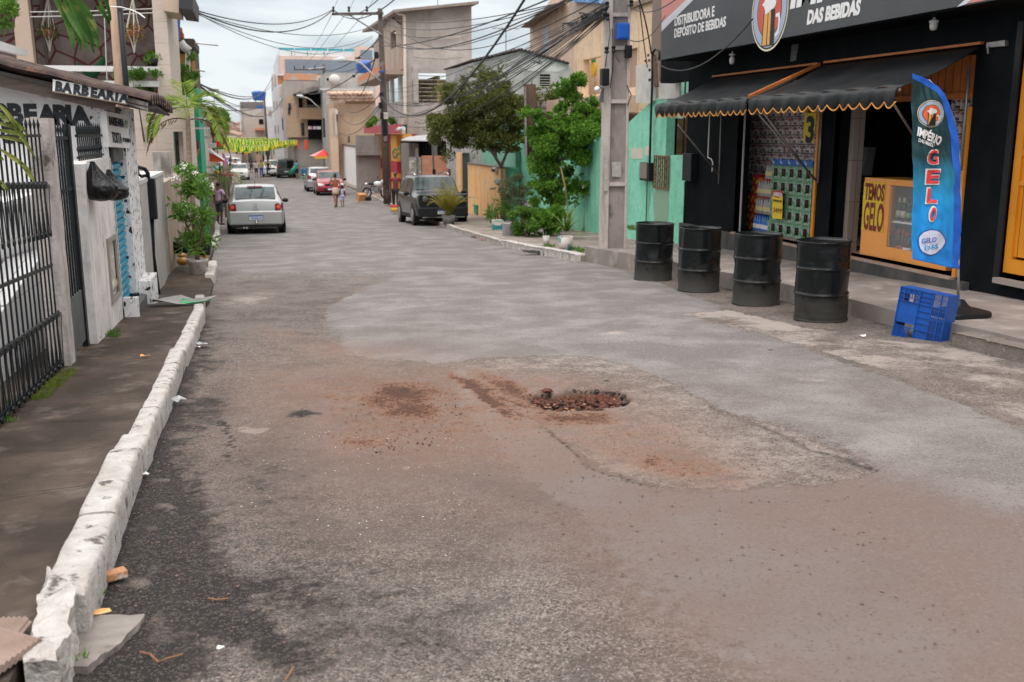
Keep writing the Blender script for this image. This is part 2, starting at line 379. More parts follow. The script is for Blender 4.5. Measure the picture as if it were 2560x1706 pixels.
 z=z+side-.03*np.clip(np.abs(X)-9,0,1)
 hz=blur(hole.astype(float),1,1)
 z-=hz*(.07+.05*n3)
 sh=X.shape;idx=np.arange(X.size).reshape(sh)
 f=np.stack([idx[:-1,:-1],idx[:-1,1:],idx[1:,1:],idx[1:,:-1]],-1).reshape(-1,4)
 me=bpy.data.meshes.new('road');me.vertices.add(X.size);me.vertices.foreach_set('co',np.stack([X,Y,z],-1).astype(np.float32).ravel())
 me.loops.add(f.size);me.loops.foreach_set('vertex_index',f.ravel().astype(np.int32));me.polygons.add(len(f))
 me.polygons.foreach_set('loop_start',(np.arange(len(f))*4).astype(np.int32));me.polygons.foreach_set('loop_total',np.full(len(f),4,np.int32));me.update(calc_edges=True)
 me.polygons.foreach_set('use_smooth',[True]*len(f))
 for nm,a in dict(rough=rough,rust=rust,dark=dark,pale=pale,red=red_falloff,hole=np.clip(hz*2.5-.5,0,1)).items():
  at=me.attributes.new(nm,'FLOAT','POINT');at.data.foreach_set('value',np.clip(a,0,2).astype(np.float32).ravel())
 m=bpy.data.materials.new('asphalt');m.use_nodes=True;nt=m.node_tree;b=nt.nodes['Principled BSDF'];N=nt.nodes.new;L=nt.links.new
 tc=N('ShaderNodeTexCoord').outputs['Object']
 def A(n):q=N('ShaderNodeAttribute');q.attribute_name=n;return q.outputs['Fac']
 def noise(s,d=5,r=.6,off=0):
  mp=N('ShaderNodeMapping');mp.inputs['Location'].default_value=(off,off*2,0);L(tc,mp.inputs[0])
  q=N('ShaderNodeTexNoise');q.inputs['Scale'].default_value=s;q.inputs['Detail'].default_value=d;q.inputs['Roughness'].default_value=r;L(mp.outputs[0],q.inputs[0]);return q.outputs[0]
 def mth(op,a,b_=None,cl=False):
  q=N('ShaderNodeMath');q.operation=op;q.use_clamp=cl
  for i,v in enumerate((a,b_)):
   if v is None:continue
   if hasattr(v,'links'):L(v,q.inputs[i])
   else:q.inputs[i].default_value=v
  return q.outputs[0]
 def rng_(v,lo,hi,a=0.,b_=1.):
  q=N('ShaderNodeMapRange');L(v,q.inputs[0])
  for i,t in enumerate((lo,hi,a,b_)):q.inputs[i+1].default_value=t
  return q.outputs[0]
 def mix(f,a,c_,bl='MIX'):
  q=N('ShaderNodeMix');q.data_type='RGBA';q.blend_type=bl;q.clamp_factor=True
  for s_,v in((0,f),(6,a),(7,c_)):
   if hasattr(v,'links'):L(v,q.inputs[s_])
   elif s_==0:q.inputs[0].default_value=v
   else:q.inputs[s_].default_value=col(v)
  return q.outputs[2]
 vo=N('ShaderNodeTexVoronoi');vo.inputs['Scale'].default_value=95;L(tc,vo.inputs[0])
 sx=N('ShaderNodeSeparateColor');L(vo.outputs['Color'],sx.inputs[0]);vr=sx.outputs[0]
 fine=noise(160,3,.7);mid=noise(14,6,.65,3);big=noise(1.6,6,.6,9)
 sm=mix(rng_(mid,.35,.65),(.160,.146,.141),(.192,.176,.170));sm=mix(rng_(fine,.35,.75,0,.8),sm,(.115,.10,.095));sm=mix(rng_(big,.44,.62,0,.9),sm,(.245,.228,.222));sm=mix(rng_(noise(.9,6,.6,41),.50,.64,0,.5),sm,(.135,.120,.115));sm=mix(rng_(vr,.80,.92,0,.5),sm,(.30,.27,.255));sm=mix(rng_(vr,.14,.05,0,.6),sm,(.06,.052,.05))
 vo2=N('ShaderNodeTexVoronoi');vo2.inputs['Scale'].default_value=150;L(tc,vo2.inputs[0]);sx2=N('ShaderNodeSeparateColor');L(vo2.outputs['Color'],sx2.inputs[0])
 ro=mix(rng_(mid,.38,.62),(.152,.122,.106),(.104,.084,.073));ro=mix(rng_(vr,.64,.82,0,.72),ro,(.27,.225,.20));ro=mix(rng_(vr,.28,.14,0,.88),ro,(.045,.037,.034));ro=mix(rng_(big,.42,.62,0,.6),ro,(.185,.155,.138));ro=mix(rng_(noise(2.4,8,.7,17),.49,.60,0,.75),ro,(.080,.063,.055))
 ro=mix(rng_(sx2.outputs[1],.8,.95,0,.6),ro,(.36,.32,.295));ro=mix(rng_(sx2.outputs[0],.15,.02,0,.85),ro,(.04,.033,.03))
 rg=mth('MULTIPLY',A('rough'),1.0);rgm=rng_(mth('ADD',rg,rng_(mid,.3,.7,-.35,.35)),.3,.6)
 c_=mix(rgm,sm,ro)
 gr1=noise(22,9,.78,31);gr2=noise(5,9,.72,37)
 def gran(nm,k=1.):return mth('ADD',mth('MULTIPLY',A(nm),k),mth('ADD',rng_(gr1,.25,.75,-.42,.42),rng_(gr2,.3,.7,-.30,.30)))
 c_=mix(rng_(gran('pale'),.50,.95,0,.72),c_,(.40,.345,.31))
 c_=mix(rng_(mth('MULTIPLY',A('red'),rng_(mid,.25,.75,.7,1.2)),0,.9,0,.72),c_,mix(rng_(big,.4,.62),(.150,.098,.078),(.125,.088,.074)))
 gr3=noise(75,4,.8,53);c_=mix(rng_(mth('MULTIPLY',A('rust'),rng_(gr2,.3,.7,.5,1.2)),.05,1.0,0,.48),c_,(.245,.150,.108));c_=mix(rng_(mth('ADD',gran('rust',.66),rng_(gr3,.3,.7,-.4,.4)),.55,.95,0,.75),c_,(.20,.085,.046));c_=mix(rng_(mth('ADD',gran('rust',.56),rng_(noise(48,4,.8,61),.3,.7,-.45,.45)),.72,.95,0,.85),c_,(.055,.022,.014))
 c_=mix(rng_(mth('MULTIPLY',A('rust'),rng_(vo2.outputs[0],.0,.5,1.4,0.)),1.0,1.8,0,.7),c_,(.10,.035,.018))
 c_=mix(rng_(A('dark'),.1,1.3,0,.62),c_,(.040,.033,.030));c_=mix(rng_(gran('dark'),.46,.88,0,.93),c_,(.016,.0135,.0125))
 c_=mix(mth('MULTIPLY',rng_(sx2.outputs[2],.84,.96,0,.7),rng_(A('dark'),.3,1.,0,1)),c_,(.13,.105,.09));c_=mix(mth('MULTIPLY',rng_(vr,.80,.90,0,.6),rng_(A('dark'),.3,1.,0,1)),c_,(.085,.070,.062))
 spk=N('ShaderNodeTexVoronoi');spk.inputs['Scale'].default_value=16;L(tc,spk.inputs[0]);c_=mix(rng_(spk.outputs[0],.075,.045,0,.9),c_,(.06,.045,.04))
 c_=mix(A('hole'),c_,mix(rng_(noise(30,5),.4,.6),(.022,.009,.006),(.13,.042,.02)))
 L(c_,b.inputs['Base Color']);L(rng_(mid,.3,.7,.78,.95),b.inputs['Roughness']);b.inputs['Specular IOR Level'].default_value=.3
 hgt=mth('ADD',mth('MULTIPLY',mth('MULTIPLY',rgm,vo.outputs[0]),-.8),mth('ADD',mth('MULTIPLY',fine,.35),mth('MULTIPLY',mid,.7)))
 bp=N('ShaderNodeBump');bp.inputs['Strength'].default_value=.75;bp.inputs['Distance'].default_value=.009;L(hgt,bp.inputs['Height']);L(bp.outputs[0],b.inputs['Normal'])
 me.materials.append(m);o=bpy.data.objects.new('road',me);S.collection.objects.link(o);o['kind']='structure'
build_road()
M_conc=mat('old_concrete',(.085,.060,.045),(.034,.023,.016),sc=1.3,lo=.38,hi=.60,c3=(.15,.12,.10),sc3=2.6,lo3=.55,hi3=.72,bump=.35,bsc=22,rough=.7,spec=.25)
M_pave=mat('shop_pavement',(.27,.235,.215),(.19,.16,.145),sc=1.3,c3=(.38,.335,.30),sc3=2.6,lo3=.52,hi3=.7,bump=.2,bsc=30,rough=.8)
M_kerbw=mat('white_kerb_paint',(.60,.575,.55),(.44,.40,.37),sc=9,c3=(.13,.11,.10),sc3=11,lo3=.57,hi3=.66,bump=.5,bsc=45,rough=.85)
M_kerbg=mat('grey_kerb_stone',(.24,.20,.175),(.15,.125,.11),sc=5,c3=(.38,.34,.31),sc3=9,lo3=.58,hi3=.7,bump=.5,bsc=35,rough=.9)
def strip(name,edge,m,th=.5,label=None,dz=.14,step=.25,kind='structure',slope=None,nz=.008,zf=None):
 # raised pavement: edge = list of (Y, xa, xb); top follows the ground + dz
 Ys=np.arange(edge[0][0],edge[-1][0]+step/2,step);e=np.array(edge)
 xa=np.interp(Ys,e[:,0],e[:,1]);xb=np.interp(Ys,e[:,0],e[:,2]);mb=MB();rows=[]
 for i,y in enumerate(Ys):
  top=(zf(y)if zf else gz(y)+(dz if not callable(dz)else dz(y)));n=7;r=[]
  r.append((xa[i],y,top-th))
  for j in range(n+1):
   x=xa[i]+(xb[i]-xa[i])*j/n;r.append((x,y,top+nz*mnoise.noise(V(x*1.5,y*1.5,0))))
  r.append((xb[i],y,top-th));rows.append(r)
 mb.grid(rows);mb.face(rows[0][::-1]);mb.face(rows[-1])
 return mb.build(name,m,kind=kind)
def ldz(y):return float(np.interp(y,[-5,12.6,13.6,16.0,16.6,60],[.14,.14,.05,.04,.11,.12]))
strip('pavement',[(-5,-1.75,-.79),(12,-1.75,-.79),(13.5,-1.75,-.7),(16,-1.75,-.75),(17,-1.75,-.9),(30,-1.75,-1.2),(40,-2.6,-1.55),(110,-4,-2.4)],M_conc,dz=ldz)
# shop pavement, level less than the road
def shz(y):return .06-.032*y
strip('pavement',[(-6,6.35,8.6),(7,6.42,8.6),(12,6.5,8.6),(15,6.3,8.6),(17.9,5.98,8.7)],M_pave,zf=shz,th=.6,nz=.012)
strip('pavement',[(17.95,5.9,9.6),(22.5,5.75,9.2),(28,5.8,9.2),(34,6.1,9.2),(58,6.6,9.2),(110,6.2,9)],mat('dusty_pavement',(.27,.225,.195),(.18,.14,.115),sc=1.2,c3=(.38,.33,.29),sc3=2.2,bump=.2,rough=.85),dz=.11)
def stone(mb,p0,p1,w_,h0,seed,segs=16,skew=0.):
 # one rounded uneven kerb stone between two points of the road edge (w_ to the left of travel)
 p0,p1=Vector(p0),Vector(p1);d=(p1-p0);Ln=d.length;d.normalize();nx=V(-d.y,d.x,0)
 prof=[(0,-.12),(0,.2*h0),(0,.5*h0),(.003,.8*h0),(.010,.95*h0),(.026,h0),(.3*w_,h0*1.01),(.5*w_,h0*1.01),(.75*w_,h0),(w_-.012,h0*.99),(w_,.93*h0),(w_,-.12)]
 rows=[]
 for i in range(segs+1):
  t=i/segs;e=.012 if i in(0,segs)else 0;base=p0+d*(Ln*t);r=[]
  for a,b in prof:
   q=base+nx*a+V(0,0,b-e*1.2*(b>0));nn=V(q.x*5,q.y*5,q.z*5+seed)
   k=.005 if b>0 else 0
   q+=V(mnoise.noise(nn),mnoise.noise(nn+V(9,9,9)),mnoise.noise(nn+V(5,3,1)))*k+V(mnoise.noise(nn*4),mnoise.noise(nn*4+V(7,7,7)),mnoise.noise(nn*4+V(2,7,1)))*k*.45
   r.append(q)
  rows.append(r)
 mb.grid(rows);mb.face(rows[0][::-1]);mb.face(rows[-1])
def kerb(pts,w_,h,m,lens,gap=.005,seed=0):
 mb=MB();pts=[Vector(p)for p in pts];cum=[0]
 for i in range(len(pts)-1):cum.append(cum[-1]+(pts[i+1]-pts[i]).length)
 def at(s_):
  for i in range(len(pts)-1):
   if s_<=cum[i+1]:return pts[i].lerp(pts[i+1],(s_-cum[i])/(cum[i+1]-cum[i]))
  return pts[-1].copy()
 s_=0;rnd=random.Random(seed)
 while s_<cum[-1]-.1:
  ln=rnd.uniform(*lens);e=min(s_+ln,cum[-1]);a,b=at(s_+gap),at(e-gap)
  a.z=gz(a.y);b.z=gz(b.y);off=rnd.uniform(-.007,.007);a.x+=off;b.x+=off+rnd.uniform(-.01,.01)
  stone(mb,a,b,w_,h+rnd.uniform(-.006,.008),seed+s_*3);s_=e
 o=mb.build('kerb',m,kind='structure',smooth=True);d=o.modifiers.new('es','EDGE_SPLIT');d.split_angle=R(50);return o
kerb([(-.665,3.55,0),(-.68,5.9,0)],.16,.168,M_kerbw,(.8,1.3),seed=3)
kerb([(-.68,5.92,0),(-.68,9,0),(-.66,11.9,0),(-.74,13.25,0)],.12,.162,M_kerbw,(.6,1.1),seed=4)
kerb([(-.74,16.35,0),(-.80,19.2,0)],.15,.14,M_kerbw,(.5,.8),seed=5)
kerb([(-1.02,24,0),(-1.12,30,0),(-1.4,37,0)],.15,.13,M_kerbw,(.5,.9),seed=7)
kerb([(5.98,18.0,0),(5.8,20,0),(5.62,22.6,0)][::-1],-.17,.15,M_kerbw,(.5,.8),seed=9)
kerb([(5.62,22.8,0),(5.7,28,0),(6.0,34,0),(6.4,44,0),(6.5,60,0)][::-1],-.13,.13,mat('worn_kerb_paint',(.50,.47,.44),(.30,.25,.22),sc=4,rough=.9,bump=.3),(.7,1.1),seed=12)
kerb([(6.42,2.0,0),(6.42,7.85,0)][::-1],-.19,.12,M_kerbg,(.45,.8),seed=14)
# broken kerb lump at the very front, slab on the road and ribbed tile pieces
def lump(name,outline,z0,z1,m,label,cat,seed=0,rough=.02,kind=None,cut=6):
 bm=bmesh.new();vs=[bm.verts.new((x,y,z0))for x,y in outline];f=bm.faces.new(vs)
 r=bmesh.ops.extrude_face_region(bm,geom=[f]);
 for v in r['geom']:
  if isinstance(v,bmesh.types.BMVert):v.co.z=z1 if not callable(z1)else z1(v.co.x,v.co.y)
 bmesh.ops.triangulate(bm,faces=bm.faces);bmesh.ops.subdivide_edges(bm,edges=bm.edges,cuts=cut,use_grid_fill=True)
 bmesh.ops.recalc_face_normals(bm,faces=bm.faces)
 for v in bm.verts:
  q=v.co*7+V(seed,0,0);v.co+=V(mnoise.noise(q),mnoise.noise(q+V(5,5,5)),mnoise.noise(q+V(9,1,4)))*rough+V(mnoise.noise(q*4),mnoise.noise(q*4+V(5,5,5)),mnoise.noise(q*4+V(9,1,4)))*rough*.4
 mb=MB();mb.v=[tuple(v.co)for v in bm.verts];bm.verts.index_update();mb.f=[tuple(v.index for v in f.verts)for f in bm.faces];bm.free()
 return mb.build(name,m,label=label,cat=cat,kind=kind,smooth=False)
def pts(k,L_,dz=0):return[gg(k,x,y,dz)for x,y in L_]
lump('concrete_block',pts('A2',[(370,940),(430,980),(500,1010),(540,1150),(470,1390),(400,1560),(200,1560),(230,1250),(270,1100)],.1),gz(3.2)-.1,gz(3.2)+.17,M_kerbw,'broken white painted kerb chunk leaning at the near end of the left kerb','concrete block',3,.03)
lump('concrete_slab',pts('A2',[(560,1180),(640,1120),(1010,1110),(960,1190),(850,1310),(690,1430),(610,1500),(480,1490),(520,1340)]),gz(3)-.06,lambda x,y:gz(y)+.012,mat('pale_slab',(.20,.175,.155),(.28,.25,.225),sc=3,st=(1,4,1),c3=(.12,.10,.09),sc3=5,bump=.2),'flat pale broken concrete slab lying on the road beside the kerb','concrete slab',8,.012)
lump('concrete_patch',pts('A2',[(-30,815),(150,815),(300,860),(350,920),(280,1080),(200,1200),(140,1260),(-30,1250)],.15),gz(4)+.05,gz(4)+.155,M_conc,'raised dark concrete patch at the near corner of the left pavement','concrete slab',4,.012)
mbt=MB()
for i,(x,y)in enumerate([(20,1290),(60,1420)]):
 X0,Y0=gg('A2',x,y,.14)
 a=R(-8 if i==0 else 50)
 rows=[]
 for q in range(41):
  t=q/40-.5;rows.append([(X0-.03+(t*.17)*math.cos(a)-s_*math.sin(a),Y0+(t*.26)*math.sin(a)+s_*math.cos(a),gz(Y0)+.175+.006*math.sin(q*math.pi/2))for s_ in(-.09,.09)])
 mbt=MB();mbt.grid(rows);mbt.build('ribbed_tile',mat('brown_tile',(.22,.15,.12),(.30,.22,.18),sc=5,rough=.7),solid=.02,label=['ribbed brown tile piece at the left frame edge behind the broken kerb chunk','ribbed brown tile piece turned diagonally, nearest one to the camera'][i],cat='tile')
# cracks and joints across the left pavement
def crack(k,L_,w_,dz,nm='pavement_joint'):
 P_=[V(*gg(k,x,y,dz),0)for x,y in L_];mb=MB();rows=[]
 n=40;
 for i in range(n+1):
  q=i/n*(len(P_)-1);j=min(int(q),len(P_)-2);p=P_[j].lerp(P_[j+1],q-j);ww=w_*(.4+1.2*abs(mnoise.noise(V(p.x*9,p.y*9,1))));p=p+V(0,.02*mnoise.noise(V(p.x*7,3,p.y)),0);z=gz(p.y)+dz+.0105
  rows.append([V(p.x,p.y-ww,z),V(p.x,p.y+ww,z)])
 mb.grid(rows);mb.build(nm,mat('joint_dirt',(.018,.014,.011),rough=.95),kind='structure')
for L_ in([(390,1115),(700,1105),(1000,1090),(1110,1060)],[(150,870+480),(560,1340),(800,1310),(985,1268)],[(520,760),(900,740),(1320,700)],[(690,560),(1000,500),(1420,420)],[(30,1180),(200,1150),(380,1120)]):crack('A1',L_,.006,.14)
for L_ in([(0,280),(250,240),(560,200),(730,165)],[(150,800),(300,760),(380,735)]):crack('A2',L_,.005,.14)
# ground cover, rubble, litter
def scatter_stones(name,n,area,rfun,m,label=None,kind='stuff',zf=None,flat=.6):
 mb=MB()
 for i in range(n):
  x,y=area();r=rfun();z=(zf(x,y)if zf else gz(y))+r*.2
  k=len(mb.v);pts_=[]
  for j in range(6):
   a=j*math.pi/3+random.random();q=r*random.uniform(.6,1.1);pts_.append((x+q*math.cos(a),y+q*math.sin(a),z))
  mb.v+=pts_+[(x+random.uniform(-.3,.3)*r,y+random.uniform(-.3,.3)*r,z+r*flat)]
  mb.f+=[(k+j,k+(j+1)%6,k+6)for j in range(6)]
 return mb.build(name,m,kind=kind)
def in_px(poly):
 P_=[Vector(p)for p in pts('M',poly)];xs=[p[0]for p in P_];ys=[p[1]for p in P_]
 def f():
  while True:
   x,y=random.uniform(min(xs),max(xs)),random.uniform(min(ys),max(ys));
   if inpoly(np.array([x]),np.array([y]),[(p[0],p[1])for p in P_])[0]:return x,y
 return f
M_st1=mat('loose_stone',(.20,.13,.10),(.10,.06,.045),sc=30,rough=.9);M_st2=mat('rust_stone',(.14,.045,.022),(.022,.010,.008),sc=22,lo=.42,hi=.58,rough=.85)
scatter_stones('rubble',260,in_px([(1222,908),(1300,900),(1432,900),(1430,926),(1370,938),(1300,940),(1235,930)]),lambda:random.uniform(.008,.03),M_st2,zf=lambda x,y:gz(y)-.075)
scatter_stones('rubble',26,in_px([(1222,908),(1300,900),(1432,900),(1430,926),(1370,938),(1300,940),(1235,930)]),lambda:random.uniform(.008,.022),mat('pale_rust',(.30,.12,.06),(.30,.20,.16),sc=30,rough=.9),zf=lambda x,y:gz(y)-.065)
M_lip=mat('broken_asphalt',(.030,.024,.021),(.075,.058,.050),sc=25,rough=.9,bump=.3)
mb=MB();Lp=POTH+[POTH[0]]
for i in range(len(POTH)):
 (xa_,ya_),(xb_,yb_)=Lp[i],Lp[i+1];nn_=0 if min(ya_,yb_)>917 else max(2,int(math.hypot(xb_-xa_,(yb_-ya_)*2)/7))
 for q in range(nn_):
  f_=q/nn_;a_=gg('M',xa_+(xb_-xa_)*f_,ya_+(yb_-ya_)*f_);r_=random.choice([.006,.009,.012,.02]);front_=ya_>920;jx,jy=random.uniform(-.012,.012),random.uniform(-.02,.02)+(.01 if not front_ else-.005)
  mb.ball((a_[0]+jx,a_[1]+jy,gz(a_[1])-.030),(r_*1.3,r_,r_*(1.1 if not front_ else .6)),7,5,.45,60)
mb.build('rubble',M_lip,kind='stuff')
mb=MB()
for i in range(70):
 f_=random.random();a_=gg('M',1228+205*f_,902+random.random()*10);r_=random.uniform(.010,.028);mb.ball((a_[0],a_[1],gz(a_[1])-.055-random.random()*.02),(r_*1.2,r_,r_*.8),7,5,.4,60)
mb.build('rubble',M_st2,kind='stuff')
mb=MB();X0,Y0=gg('M',1318,937);mb.ball((X0,Y0+.06,gz(Y0)-.066),(.19,.075,.008),16,4);mb.build('puddle',mat('wet_mud',(.62,.52,.50),(.40,.26,.22),sc=12,rough=.15),kind='structure',smooth=True)
scatter_stones('gravel',420,in_px([(860,880),(1000,880),(1080,930),(1040,1010),(860,1060),(760,1000)]),lambda:random.choice([.003,.004,.005,.009]),M_st2)
scatter_stones('gravel',1500,in_px([(300,1000),(1200,800),(1900,1000),(2300,1500),(300,1560)]),lambda:random.choice([.003,.004,.005,.006,.009]),M_st1)
scatter_stones('gravel',420,in_px([(330,1000),(380,1000),(450,1300),(700,1560),(170,1560),(230,1400),(290,1150)]),lambda:random.choice([.002,.003,.003,.004,.007]),mat('dark_gravel',(.06,.05,.045),(.15,.12,.105),sc=40,rough=.9))
scatter_stones('gravel',160,in_px([(620,960),(1100,1000),(1100,1300),(500,1250)]),lambda:random.uniform(.002,.005),mat('white_chips',(.62,.60,.58),rough=.7))
X0,Y0=gg('M',1257,902);MB().ball((X0,Y0,gz(Y0)+.012),(.045,.032,.02),14,8,.45,3).build('stone',M_st2,label='dark rust coloured stone on the far left lip of the pothole',cat='stone')
# ================================================================== LEFT SIDE, near
M_iron=mat('black_iron',(.006,.009,.011),(.012,.016,.018),sc=30,rough=.45,spec=.25)
M_plast=mat('weathered_plaster',(.76,.74,.73),(.58,.54,.52),sc=2.2,lo=.42,hi=.66,c3=(.13,.10,.085),sc3=3.5,st3=(1,1,.55),lo3=.60,hi3=.72,bump=.3,bsc=14,rough=.9)
M_white=mat('white_wall',(.82,.81,.81),(.74,.72,.72),sc=2.5,c3=(.38,.34,.31),sc3=5,lo3=.62,hi3=.75,bump=.15,bsc=20,rough=.85)
M_pier=mat('grey_pier',(.50,.46,.44),(.34,.30,.28),sc=3,st=(1,1,.5),lo=.42,hi=.6,c3=(.10,.075,.065),sc3=3.2,lo3=.58,hi3=.7,bump=.3,bsc=25,rough=.9)
M_dark=mat('opening_shade',(.010,.010,.011),rough=.9,spec=.1)  # near-black colour stands in for the shade inside openings
M_txt=mat('black_lettering',(.012,.018,.024),(.03,.035,.04),sc=8,rough=.7)
M_black=mat('black_plastic',(.007,.010,.013),(.012,.014,.016),sc=8,rough=.45,spec=.3)
def gzl(y):return gz(y)+ldz(y)
# iron grille between courtyard and pavement: bars with collapsing lattice bands
def grille(x,y0,y1,zt,label,dz=.02):
 t=thing('iron_grille',label,'grille',(x,(y0+y1)/2,gzl((y0+y1)/2)))
 n=max(3,int(round((y1-y0)/.14)));bars=MB();lat=MB();rails=MB();ros=MB()
 zb=lambda y:gzl(y)+dz
 for i in range(n+1):
  y=y0+(y1-y0)*i/n
  b=MB();b.box(x-.006,y-.006,zb(y),x+.006,y+.006,zt+.02)
  b.tube([(x,y,zt+.02),(x,y,zt+.05),(x,y,zt+.085),(x,y,zt+.13)],[.006,.007,.013,.001],6)
  b.build('bar',M_iron,t)
 rails.beam((x,y0,zt-.0),(x,y1,zt-.0),.03,.022).beam((x,y0,zb(y0)+.03),(x,y1,zb(y1)+.03),.03,.03)
 rails.beam((x,y0,zb(y0)+.80),(x,y1,zb(y1)+.80),.022,.022)
 rails.build('rail',M_iron,t)
 for lo,hi in((.02,.42),(1.05,1.42)):
  lat=MB();ros=lat
  st=.15;k=int((y1-y0)/st)
  for i in range(k):
   a=y0+st*(i+.15);m_=y0+st*(i+.55);bsh=a+.03
   za=zb(a);lat.beam((x+.026,a,za+hi),(x+.026,m_,za+lo),.004,.016);lat.beam((x+.033,a+st,za+hi),(x+.033,m_,za+lo),.004,.016)
   for yy,zz in((a+.02,za+hi),(a+.07,za+hi),(m_,za+lo)):
    ros.lathe([(.0,-.008),(.026,-.006),(.026,.006),(.0,.008)],(x+.03,yy,zz),10,Matrix.Rotation(R(90),4,'Y'))
  lat.beam((x+.02,y0,zb(y0)+hi),(x+.02,y1,zb(y1)+hi),.006,.01);lat.build('lattice_band',M_iron,t)
 return t
zt=oX('D1',440,850,-1.6)[1]
grille(-1.6,3.9,8.40,zt,'tall black iron grille with lattice bands in front of white tiles, nearest on the left')
def pier(x0,x1,y0,y1,zt_,name,label,cat,m,cap=True):
 mb=MB();n=12;z0=gzl(y0)-.1
 for(a,b)in((z0,zt_),):
  rows=[]
  ring=lambda z:[(x0,y0,z),(x1,y0,z),(x1,y1,z),(x0,y1,z),(x0,y0,z)]
  for i in range(n+1):
   z=z0+(zt_-z0)*i/n;r=[]
   for px_,py_,pz_ in ring(z):
    q=V(px_,py_,pz_);r.append(q+V(mnoise.noise(q*6),mnoise.noise(q*6+V(4,4,4)),0)*.008)
   rows.append(r)
  mb.grid(rows);mb.face([rows[-1][j]for j in range(4)])
 return mb.build(name,m,label=label,cat=cat)
zp=oX('D1',600,655,-1.52)[1]
pier(-1.70,-1.53,8.43,8.66,zp,'gate_pier','square grey concrete pier between the two black iron grilles','pier',M_pier)
# narrow gate behind the pier
t=thing('iron_gate','narrow black iron gate with dark metal base between the two piers','gate',(-1.58,9.2,gzl(9.2)))
mb=MB();zt2=oX('D1',800,850,-1.55)[1]
for i in range(7):
 y=8.72+i*.115;mb2=MB();mb2.box(-1.586,y-.008,gzl(y)+.38,-1.57,y+.008,zt2);mb2.tube([(-1.578,y,zt2),(-1.578,y,zt2+.05),(-1.578,y,zt2+.12)],[.006,.012,.001],6);mb2.build('bar',M_iron,t)
MB().box(-1.60,9.42,gzl(9.4),-1.55,9.50,zt2+.1).build('gate_post',M_iron,t)
MB().box(-1.59,8.70,gzl(9)+.05,-1.565,9.46,gzl(9)+.50).build('base_panel',mat('grey_sheet',(.07,.075,.08),(.11,.11,.11),sc=5,rough=.5),t)
MB().beam((-1.578,8.7,zt2-.02),(-1.578,9.5,zt2-.02),.03,.025).beam((-1.578,8.7,zt2-.45),(-1.578,9.5,zt2-.45),.03,.025).build('rail',M_iron,t)
# white low wall with second pier, small grille on it
zl=oX('D1',960,1160,-1.5)[1]
pier(-1.66,-1.49,9.56,9.80,zl,'gate_pier','short grimy white pier carrying the black rubbish bags','pier',M_plast)
t=thing('garden_wall','stained white plaster wall with a recessed beige niche beside the blue shutter','wall',(-1.55,10.6,gzl(10.6)))
wallm=M_plast;mb=MB()
n1_,n2_=oX('C2',815,1300,-1.48),oX('C2',897,1060,-1.48)
ny0,ny1,nz0,nz1=10.62,11.12,gzl(10.8)+.30,gzl(10.8)+.86
mb.wall('X',-1.62,.13,9.80,11.36,gzl(11)-.2,zl+.02,[(ny0,ny1,nz0,nz1)])
mb.build('wall',M_plast,t)
fr=MB();fr.box(-1.50,ny0-.05,nz0-.05,-1.47,ny1+.05,nz0).box(-1.50,ny0-.05,nz1,-1.47,ny1+.05,nz1+.05).box(-1.50,ny0-.05,nz0,-1.47,ny0,nz1).box(-1.50,ny1,nz0,-1.47,ny1+.05,nz1)
fr.build('niche_frame',mat('grey_beige_frame',(.30,.28,.25),rough=.6),t)
MB().box(-1.64,ny0,nz0,-1.60,ny1,nz1).build('niche_back',mat('cream_tile',(.52,.47,.36),(.60,.55,.43),sc=3,rough=.35),t)
MB().tube([(-1.55,ny0+.03,nz0+.1),(-1.55,ny1-.03,nz0+.1)],.07,12).build('niche_basin',mat('cream_enamel',(.62,.57,.44),rough=.25),t,smooth=True)
t=thing('iron_grille','small black wrought iron grille standing on the low white wall','grille',(-1.55,10.4,zl))
mb=MB();zg=oX('D1',940,850,-1.55)[1]
for i in range(13):
 y=9.86+i*.115
 mb=MB();mb.tube([(-1.56,y,zl),(-1.56,y,zg),(-1.56,y,zg+.06),(-1.56,y,zg+.13)],[.008,.008,.013,.001],6);mb.lathe([(.0,-.05),(.018,0),(.0,.05)],(-1.56,y,(zl+zg)/2),8);mb.build('bar',M_iron,t)
MB().beam((-1.56,9.82,zg),(-1.56,11.32,zg),.03,.025).beam((-1.56,9.82,zl+.05),(-1.56,11.32,zl+.05),.03,.02).build('rail',M_iron,t)
# courtyard: white tiled wall behind the grille
M_tile=mat('white_tiles',(.72,.72,.73),(.66,.665,.68),brick=(.33,.165,.004,(.26,.22,.20),(R(90),0,R(90)),0.),rough=.3,sc=4,c3=(.35,.24,.17),lo3=.68,hi3=.8)
t=thing('courtyard_wall','white tiled courtyard wall behind the black iron grille','wall',(-2.2,8,gz(8)))
MB().wall('X',-2.35,.12,2.5,11.2,gz(9)-.4,.95).build('wall',M_tile,t)
MB().box(-2.38,2.5,.95,-2.17,11.2,1.0).build('coping',M_white,t)
MB().prism([(-2.20,5.2,gz(6)-.2),(-2.20,10.9,gz(10)-.2),(-2.20,10.9,gz(10)+.9),(-2.20,9.6,gz(10)+.95),(-2.20,5.2,gz(6)+.12)],(.28,0,0)).build('stair_side',M_tile,t)
strip('pavement',[(2,-3.6,-1.76),(13,-3.6,-1.76)],M_conc,dz=.13)
